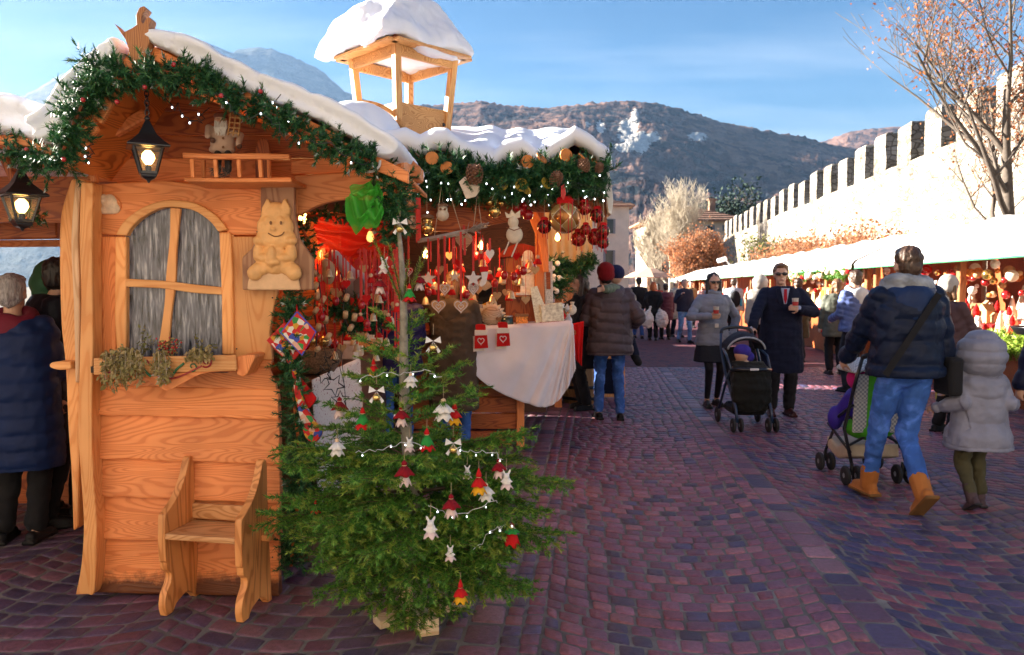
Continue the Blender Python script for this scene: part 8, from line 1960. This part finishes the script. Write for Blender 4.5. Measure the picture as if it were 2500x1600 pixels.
# ------------------------------------------------------------------ strollers
NAVYM = plain('navy_frame', (.02, .045, .10), .35, bmp=0, coat=.3)
def wheel(parent, c, r, w_=.03):
 c = Vector(c); M = euler(0, R(90), 0)
 o = MB().lathe([(r*.62, -w_/2), (r*.9, -w_/2), (r, -w_*.25), (r, w_*.25), (r*.9, w_/2), (r*.62, w_/2)], c, 20, M).build('wheel', RUB, parent, smooth=True)
 MB().lathe([(r*.12, -w_*.6), (r*.5, -w_*.35), (r*.64, -w_*.3), (r*.64, w_*.3), (r*.5, w_*.35), (r*.12, w_*.6)], c, 14, M).build('hub', plain('grey_plastic', (.25, .26, .28), .5, bmp=0) if 'grey_plastic' not in MATS else MATS['grey_plastic'], o, smooth=True)
def stroller1():
 g = gnd(1768, 1016); g.x = (gnd(1715, 1012).x+gnd(1828, 1018).x)/2; Y = g.y; hw = .205; t = thing('baby_stroller', 'dark blue stroller with black foot cover pushed by the man in the overcoat', 'stroller', (g.x, Y+.35, 0)); L = lambda x, y, z: Vector((g.x+x, Y+y, z))
 for s in (-1, 1):
  for d in (-.04, .04): wheel(t, L(s*(hw-.02)+d, .0, .075), .075)
  wheel(t, L(s*(hw+.02), .62, .09), .09)
  MB().tube([L(s*(hw-.02), .0, .10), L(s*(hw-.02), .05, .24), L(s*hw, .42, .60), L(s*(hw-.005), .62, .86), L(s*(hw-.03), .70, 1.00)], .017, 8).build('frame_tube', NAVYM, t, smooth=True)
  MB().tube([L(s*(hw+.02), .62, .10), L(s*hw, .40, .45), L(s*(hw-.01), .25, .62)], .015, 8).build('frame_tube', NAVYM, t, smooth=True)
  MB().tube([L(s*(hw+.005), .16, .64), L(s*(hw+.015), .30, .78), L(s*(hw+.0), .50, .84)], .014, 8).build('arm_rail', NAVYM, t, smooth=True)
 MB().tube([Vector(q) for q in smooth_line([tuple(L(-hw+.03, .70, 1.0)), tuple(L(-hw+.06, .73, 1.05)), tuple(L(0, .74, 1.07)), tuple(L(hw-.06, .73, 1.05)), tuple(L(hw-.03, .70, 1.0))], 4)], .019, 8).build('handlebar', BLACKM, t, smooth=True)
 MB().tube([L(-hw-.005, .16, .64), L(-hw*.6, .06, .655), L(hw*.6, .06, .655), L(hw+.005, .16, .64)], .020, 8).build('bumper_bar', BLACKM, t, smooth=True)
 MB().box(L(0, .035, .66), (.09, .012, .022)).build('badge', PAINT_W, t)
 mb = MB(); mb.loft([[L(x*hw*.92, y, z+.03*math.cos(x*1.5)) for x in np.linspace(-1, 1, 9)]+[L(x*hw*.92, y+.04, z-.03) for x in np.linspace(1, -1, 9)] for y, z in ((.18, .42), (.34, .46), (.50, .62), (.60, .84))]); link_mesh('seat', mb.remesh(.014, 2), fb_('charcoal_seat', (.02, .022, .03)), t)
 mb = MB(); mb.loft([[L(math.cos(a)*hw*.98, yc+rr*.25*(1-math.sin(a)), z0+math.sin(a)*rr) for a in np.linspace(.0, PI, 12)]+[L(math.cos(a)*hw*.90, yc+.02+rr*.25*(1-math.sin(a)), z0+math.sin(a)*(rr-.03)) for a in np.linspace(PI, 0, 12)] for yc, z0, rr in ((.30, .84, .13), (.38, .84, .18), (.50, .84, .20), (.62, .82, .18))]); cm_ = link_mesh('canopy', mb.remesh(.012, 1), fb_('graphite_canopy', (.028, .030, .042), .7, .1), t)
 MB().tube([L(math.cos(a)*hw*.99, .29+.032*(1-math.sin(a)), .84+math.sin(a)*.14) for a in np.linspace(.05, PI-.05, 14)], .010, 6).build('piping', plain('silver_trim', (.4, .42, .46), .5, bmp=0), cm_, smooth=True)
 mb = MB(); mb.loft([[L(x*hw*w_, y-.06*math.cos(x*1.4), z) for x in np.linspace(-1, 1, 11)]+[L(x*hw*w_, y+.10, z) for x in np.linspace(1, -1, 11)] for y, z, w_ in ((.16, .20, .86), (.10, .30, .96), (.08, .48, 1.0), (.12, .64, .96), (.24, .72, .8))]); me = mb.remesh(.014, 2); quilt(me, [(L(0, 0, 0), L(0, 0, 1))], 0, 0, .010, 5); link_mesh('foot_cover', me, fb_('black_fleece', (.016, .017, .016), .95, .5), t)
 MB().box(L(0, .36, .20), (.36, .40, .10)).build('basket', BLK, t, bevel=.03); MB().tube([L(-hw, .3, .28), L(hw, .3, .28)], .012, 6).build('cross_tube', NAVYM, t)
 b = thing('person', 'baby asleep in the dark stroller wearing a violet knit hat', 'person', L(-.06, .3, .62)); mb = MB(); mb.ell(L(-.07, .27, .80), (.075, .08, .085), 14, 10); mb.ell(L(-.05, .30, .64), (.11, .10, .12), 12, 8); link_mesh('body', mb.remesh(.010, 2), SKIN, b); mb = MB(); mb.ell(L(-.06, .275, .835), (.095, .095, .075), 14, 10); mb.ell(L(0.02, .30, .77), (.06, .06, .06), 12, 8); link_mesh('knit_hat', mb.remesh(.010, 2), fb_('violet_knit', (.05, .035, .30), .9, .3), b)
stroller1()
def stroller2():
 g = gnd(2000, 1140); X, Y = g.x, g.y; t = thing('buggy', 'green and white checked buggy with black frame pushed by the man in tan boots', 'stroller', (X+.1, Y+.1, 0)); L = lambda x, y, z: Vector((X+x, Y+y, z))
 for x, y in ((0, 0), (.42, .05), (.0, .50), (.42, .55)):
  for d in (-.045, .045): wheel(t, L(x+d, y, .075), .075)
  MB().tube([L(x, y, .08), L(x, y, .17)], .014, 6).build('fork', BLACKM, t)
 for x in (0, .42):
  MB().tube([L(x, 0, .16), L(x-.02, .10, .42), L(x+.0, -.02, .78), L(x+.02, -.10, 1.00)], .014, 8).build('frame_tube', BLACKM, t, smooth=True)
  MB().tube([L(x-.0, .03, .25), L(x-.0, .46, .40)], .012, 6).build('frame_tube', BLACKM, t); MB().tube([L(x, .52, .14), L(x, .25, .50), L(x, .0, .62)], .012, 6).build('frame_tube', BLACKM, t)
  MB().tube([L(x+.02, -.10, 1.0), L(x+.03, -.17, 1.02)], .020, 8).build('grip', RUB, t, smooth=True)
 MB().tube([L(0, .05, .30), L(.42, .08, .52)], .010, 6).build('cross_tube', BLACKM, t); MB().tube([L(.42, .05, .30), L(0, .08, .52)], .010, 6).build('cross_tube', BLACKM, t)
 GRN2 = fb_('lime_fabric', (.08, .42, .03), .7, .1); m, tt, b, o = new_mat('checked_fabric'); ck = nd(tt, 'ShaderNodeTexChecker', Scale=60); tc = tt.nodes.new('ShaderNodeTexCoord'); tt.links.new(tc.outputs['Object'], ck.inputs['Vector']); ck.inputs['Color1'].default_value = (.62, .64, .60, 1); ck.inputs['Color2'].default_value = (.30, .34, .36, 1); tt.links.new(ck.outputs[0], b.inputs['Base Color']); b.inputs['Roughness'].default_value = .8
 for x0, x1, mm, n in ((.02, .12, m, 'check_panel'), (.12, .19, GRN2, 'green_panel'), (.19, .40, m, 'check_panel')):
  MB().prism([L(x0, .03, .40), L(x1, .03, .40), L(x1, .0, .86), L(x0, .0, .86)], (0, .03, 0)).build(n, mm, t, bevel=.006)
 mb = MB(); mb.ell(L(.20, .16, .42), (.20, .16, .10), 14, 10); link_mesh('seat', mb.remesh(.014, 2), GRN2, t)
 mb = MB(); mb.loft([[L(.2+math.cos(a)*.20, y, .86+math.sin(a)*r_) for a in np.linspace(0, PI, 12)]+[L(.2+math.cos(a)*.17, y, .86+math.sin(a)*(r_-.03)) for a in np.linspace(PI, 0, 12)] for y, r_ in ((-.02, .05), (.08, .10), (.22, .12), (.36, .08))]); link_mesh('canopy', mb.remesh(.014, 1), m, t)
 mb = MB(); mb.loft([[L(.2+x*.21, y, z) for x in np.linspace(-1, 1, 7)]+[L(.2+x*.21, y+.02, z+.10) for x in np.linspace(1, -1, 7)] for y, z in ((.08, .20), (.25, .15), (.45, .20))]); link_mesh('basket', mb.remesh(.014, 2), fb_('beige_canvas', (.50, .42, .32), .9, .1), t)
 b = thing('person', 'child sitting in the green buggy with a pink hat and violet sleeve', 'person', L(.0, .3, .45)); mb = MB(); mb.ell(L(.16, .22, .78), (.09, .09, .10), 14, 10); mb.ell(L(.16, .22, .58), (.13, .11, .16), 14, 10); mb.cap(L(.08, .22, .64), L(.03, .28, .54), .04, .03); link_mesh('body', mb.remesh(.012, 2), SKIN, b)
 mb = MB(); mb.ell(L(.15, .22, .80), (.105, .105, .10), 14, 10); link_mesh('hat', mb.remesh(.012, 2), fb_('pink_knit', (.55, .02, .22), .9, .3), b); mb = MB(); mb.ell(L(.16, .23, .57), (.15, .13, .18), 14, 10); mb.cap(L(.08, .22, .64), L(.03, .29, .53), .06, .05); mb.ell(L(.0, .32, .47), (.06, .07, .10), 12, 8); link_mesh('jacket', mb.remesh(.012, 2), fb_('violet_nylon', (.045, .025, .32), .5, .1), b)
stroller2()
# ------------------------------------------------------------------ canvas stalls of the canvas row
def rx(Y): return 4.77 + .121*Y
CANV = fabric('stall_canvas', (.78, .77, .74), .7, 200, .05, .1, fold=.5); GEDGE = plain('green_edging', (.03, .22, .10), .6, bmp=0)
WS = wood('stall_brown', (.42, .17, .06), (.24, .08, .025), 'Z')
ORD = ('first canvas stall crowded with sunlit ornaments', 'second canvas stall with a flowered garland and red cloth', 'third canvas stall of the canvas row counted from the first one', 'fourth canvas stall of the canvas row', 'fifth canvas stall of the canvas row', 'sixth canvas stall of the canvas row', 'seventh canvas stall of the canvas row', 'eighth canvas stall at the far end of the canvas row')
for k in range(8):
 y0 = (7.6, 15.1, 21.2, 27.3, 33.4, 39.5, 45.6, 51.7)[k]; y1 = y0+(7.3 if k == 0 else 5.9)
 t = thing('canvas_stall', ORD[k], 'stall', (rx(y0)+1.2, (y0+y1)/2, 0))
 n = 26; U = np.linspace(0, 1, n); rows = []
 for f, dx, z in ((0, -.02, 1.88), (.05, -.03, 1.95), (.1, .03, 2.02), (.4, .75, 2.36), (.7, 1.5, 2.64), (1, 2.3, 2.45), (1.2, 3.0, 2.1)):
  Yv = y0+(y1-y0)*U; sag = -.05*np.sin(U*PI*3)**2*(f > .1) + .012*np.sin(U*40+f*9)
  rows.append(np.stack([rx(Yv)+dx, Yv, np.full(n, z)+sag], 1))
 G = np.array(rows); idx = np.arange(7*n).reshape(7, n)
 o = np_mesh('canvas_roof', G.reshape(-1, 3), np.stack([idx[:-1, :-1], idx[:-1, 1:], idx[1:, 1:], idx[1:, :-1]], -1).reshape(-1, 4), CANV, t, smooth=True); o.modifiers.new('t', 'SOLIDIFY').thickness = .012
 MB().tube([(rx(y)-.03, y, 1.875) for y in np.linspace(y0, y1, 8)], .014, 5).build('edging', GEDGE, t)
 for Y in (y0+.15, (y0+y1)/2, y1-.15):
  MB().bar((rx(Y)+.35, Y, 0), (rx(Y)+.35, Y, 2.05), .10, .10).build('post', WS, t, bevel=.01)
  MB().bar((rx(Y)+2.6, Y, 0), (rx(Y)+2.6, Y, 2.3), .08, .08).build('post', WS, t)
 MB().bar((rx(y0)+.35, y0+.2, 2.0), (rx(y1)+.35, y1-.2, 2.0), .08, .12).build('beam', WS, t)
 m = MB(); m.prism([(rx(y0+.3)+.42, y0+.3, 0), (rx(y1-.3)+.42, y1-.3, 0), (rx(y1-.3)+1.25, y1-.3, 0), (rx(y0+.3)+1.25, y0+.3, 0)], (0, 0, .86)); m.build('counter', W_DARK, t, bevel=.01)
 m = MB(); m.prism([(rx(y0)+2.5, y0, 0), (rx(y1)+2.5, y1, 0), (rx(y1)+2.55, y1, 0), (rx(y0)+2.55, y0, 0)], (0, 0, 2.4)); m.build('back_wall', W_DARK, t)
# hanging and standing goods
gm = [GOLD, BERRY, WHITEP, CREAM, RED, GINGER, MATS['orange_print'], MATS['pale_gold']]
ballm = [MB().ell((0, 0, 0), .055, 12, 8).mesh('bauble', True) for _ in gm]
for m_, me in zip(gm, ballm): me.materials.append(m_)
def fig_mesh(i):
 mb = MB(); mb.lathe([(.045, 0), (.05, .02), (.032, .09), (.016, .12)], (0, 0, 0), 10); mb.ell((0, 0, .14), .032, 10, 8)
 if i == 1: mb.lathe([(.034, .155), (.012, .21), (.002, .23)], (0, 0, 0), 8)
 if i == 2: mb = MB(); mb.lathe([(.06, 0), (.055, .03), (.03, .13), (.034, .14), (.012, .22), (.002, .25)], (0, 0, 0), 9)
 if i == 3: mb = MB(); mb.box((0, 0, .06), (.11, .09, .12)); mb.prism([(-.07, -.055, .12), (.07, -.055, .12), (0, -.055, .19)], (0, .11, 0))
 me = mb.mesh('figurine', i != 3); me.materials.append((WHITEP, RED, CREAM, GINGER)[i]); return me
figs = [fig_mesh(i) for i in range(4)]
rng = random.Random(77)
BN = dict(zip([m.name for m in ballm], ('golden', 'shiny dark red', 'white', 'cream', 'bright red', 'ginger brown', 'orange printed', 'pale gold'))); FN = dict(zip([m.name for m in figs], ('white felt doll', 'red pointed gnome', 'cream cone tree', 'ginger toy house')))
def put(name, me, loc, lb, cat, grp, sc=1.0):
 q = BN.get(me.name) or FN.get(me.name); lb = lb.replace('KIND', q); grp = q+' '+grp
 o = bpy.data.objects.new(name, me); COL.objects.link(o); o.location = loc; o.scale = (sc,)*3; o.rotation_euler = (0, 0, rng.uniform(0, 6)); tag(o, lb, cat, grp)
for k in range(120):
 Y = rng.uniform(7.9, 14.6); put('bauble', rng.choice(ballm), (rx(Y)+.30+rng.uniform(0, .9), Y, rng.uniform(1.40, 1.86)), 'round KIND bauble hanging under the roof of the first canvas stall', 'ornament', 'baubles of the first canvas stall', rng.uniform(.6, 1.5))
for k in range(150):
 Y = rng.uniform(7.9, 14.6); d = rng.uniform(0, .75); put('figurine', rng.choice(figs), (rx(Y)+.48+d, Y, .87+d*.45), 'small KIND standing on the tiers of the first canvas stall', 'figurine', 'figurines of the first canvas stall', rng.uniform(.7, 1.5))
for k in range(70):
 Y = rng.uniform(15.4, 20.7); put('bauble', rng.choice(ballm), (rx(Y)+.35+rng.uniform(0, .8), Y, rng.uniform(1.35, 1.9)), 'round KIND bauble hanging in the second canvas stall', 'ornament', 'baubles of the second canvas stall', rng.uniform(.8, 1.6))
for k in range(70):
 Y = rng.uniform(15.4, 20.7); d = rng.uniform(0, .7); put('figurine', rng.choice(figs), (rx(Y)+.48+d, Y, .87+d*.35), 'small KIND standing on the counter of the second canvas stall', 'figurine', 'figurines of the second canvas stall', rng.uniform(.8, 1.7))
for k in range(90):
 Y = rng.uniform(21.5, 44); d = rng.uniform(0, .7); put('figurine', rng.choice(figs), (rx(Y)+.48+d, Y, .87+d*.35), 'small KIND set out on the counters of the far canvas stalls', 'figurine', 'wares of the far canvas stalls', rng.uniform(1, 2.2))
# tiers carrying the figurines
for (a, b, g) in ((7.9, 14.6, 'first'), (15.4, 20.7, 'second')):
 for j in range(4):
  d = .16+.20*j
  tag(MB().prism([(rx(a)+.42+d, a, .86), (rx(b)+.42+d, b, .86), (rx(b)+.62+d, b, .86), (rx(a)+.62+d, a, .86)], (0, 0, .03+.09*j)).build('display_step', RED if j % 2 else CREAM, bevel=.005), 'stepped display board on the counter of the %s canvas stall' % g, 'shelf', 'display steps of the %s canvas stall' % g)
garland('fir_garland', 'bright green fir hedge trimming the counter front of the first canvas stall', [Vector((rx(y)+.36, y, .80)) for y in np.linspace(7.9, 10.6, 6)], .14, per_m=230, seed=91, nlen=.06, width=.006, dens=110, snow=0, mat=NEEDLE_LT, wire=False)
garland('fir_garland', 'fir garland with pale flowers under the roof of the second canvas stall', [Vector((rx(y)+.1, y, 1.86-.05*math.sin(y*2))) for y in np.linspace(15.3, 20.8, 10)], .13, per_m=110, seed=92, nlen=.07, width=.008, dens=90, snow=0, mat=NEEDLE, wire=False)
for k in range(40):
 Y = rng.uniform(15.3, 20.8); put('flower', rng.choice([ballm[2], ballm[3], ballm[5], ballm[4]]), (rx(Y)-.02+rng.uniform(-.05, .05), Y, 1.82+rng.uniform(-.1, .1)), 'KIND paper flower in the garland of the second canvas stall', 'flower', 'paper flowers of the second stall garland', 1.1)
# cloths on the second stall
drape('red_cloth', 'red cloth hanging before the counter of the second canvas stall', 'cloth', (Vector((rx(18.6)+.36, 18.6, .95)), Vector((rx(17.6)+.36, 17.6, .95)), Vector((rx(17.6)+.34, 17.6, .45)), Vector((rx(18.6)+.34, 18.6, .45))), MATS['scarlet_cloth'], 4, .02, (-1, 0, 0))
drape('white_cloth', 'long white sheet hanging from the counter edge of the second canvas stall', 'cloth', (Vector((rx(17.4)+.33, 17.4, .98)), Vector((rx(15.6)+.33, 15.6, .98)), Vector((rx(15.6)+.20, 15.6, .10)), Vector((rx(17.4)+.30, 17.4, .40))), CANV, 4, .05, (-1, 0, 0))
t = thing('spice_rack', 'upright rack of orange and yellow packets on the second canvas stall', 'rack', (rx(18)+.30, 18, .9)); MB().box((rx(18)+.34, 18, 1.2), (.06, .5, .62)).build('board', W_LARCHZ, t)
for i in range(3):
 for j in range(3): MB().box((rx(18)+.295, 17.84+.16*i, 1.02+.18*j), (.03, .12, .13)).build('packet', (MATS['orange_print'], MATS['mustard_knit'], CREAM)[(i+j) % 3], t)
o = MB().box((rx(9.6)-.05, 10.2, .12), (.35, .5, .24)).build('yellow_crate', plain('yellow_plastic', (.72, .50, .06), .5), bevel=.02); tag(o, 'yellow crate on the ground before the first canvas stall', 'crate')
# pan on the near stall
t = thing('tray', 'wide dark metal tray at the counter end of the first canvas stall', 'tray', (rx(8.9)+.25, 8.9, .86)); MB().lathe([(.30, 0), (.36, .08), (.37, .09), (.34, .08), (.29, .015)], (rx(8.9)+.28, 8.9, .98), 24).build('bowl', BLACKM, t, smooth=True); MB().bar((rx(8.9)+.28, 8.9, 0), (rx(8.9)+.28, 8.9, .985), .12, .12).build('stand', WS, t)
# barrel and board near the big stall, parasol far down the lane
bx = gnd(1352, 905); t = thing('wooden_barrel', 'pale oak barrel with dark hoops standing behind the white cloth', 'barrel', (at(1366, 900, 10.3).x, 10.3, 0)); c = Vector((at(1366, 900, 10.3).x, 10.3, 0))
OAK = wood('oak', (.55, .36, .18), (.36, .2, .09), 'Z')
for k in range(16):
 a0, a1 = 6.283*k/16+.012, 6.283*(k+1)/16-.012; prof = ((.24, 0), (.28, .18), (.295, .36), (.28, .54), (.24, .72))
 MB().loft([[c+Vector((r_*math.cos(a), r_*math.sin(a), z)) for r_, a in ((r, a0), (r, a1), (r-.02, a1), (r-.02, a0))] for r, z in prof]).build('stave', OAK, t)
for z, r_ in ((.07, .262), (.22, .294), (.5, .294), (.65, .262)): MB().lathe([(r_, -.02), (r_+.004, -.02), (r_+.004, .02), (r_, .02)], c+Vector((0, 0, z)), 24).build('hoop', BLACKM, t, smooth=True)
MB().lathe([(.225, .68), (.225, .70)], c, 20).build('lid', OAK, t)
bq = gnd(1432, 935); t = thing('menu_board', 'small framed board leaning behind the legs of the man in the long coat', 'board', (bq.x, bq.y, 0)); MB().box((bq.x, bq.y, .30), (.42, .03, .58), euler(R(-8), 0, 0)).build('frame', W_PALE, t, bevel=.01); MB().box((bq.x, bq.y-.022, .30), (.34, .012, .48), euler(R(-8), 0, 0)).build('panel', NAVY, t)
q = at(1525, 640, 62); t = thing('parasol', 'pale orange parasol standing far down the lane beyond the stalls', 'parasol', (q.x, 62, 0))
MB().tube([(q.x, 62, 0), (q.x, 62, 3.0)], .04, 6).build('pole', WS, t); MB().lathe([(2.1, 2.25), (1.4, 2.6), (.5, 2.95), (.03, 3.05)], (q.x, 62, 0), 8, closed=False).build('canopy', fb_('peach_canvas', (.62, .40, .28), .8, .1), t)
# ------------------------------------------------------------------ winter haze
def haze():
 m = bpy.data.materials.new('haze_air'); m.use_nodes = True; t = m.node_tree; t.nodes.clear(); o = t.nodes.new('ShaderNodeOutputMaterial'); v = t.nodes.new('ShaderNodeVolumePrincipled')
 v.inputs['Color'].default_value = (.36, .60, 1.0, 1); v.inputs['Density'].default_value = HAZE; v.inputs['Anisotropy'].default_value = .2; t.links.new(v.outputs[0], o.inputs['Volume'])
 o_ = MB().box((0, 2400, 620), (9000, 5200, 1262)).build('haze', m); o_['kind'] = 'stuff'; o_['label'] = 'thin blue winter haze filling the valley air'; o_['category'] = 'haze'
HAZE = .000055
haze()
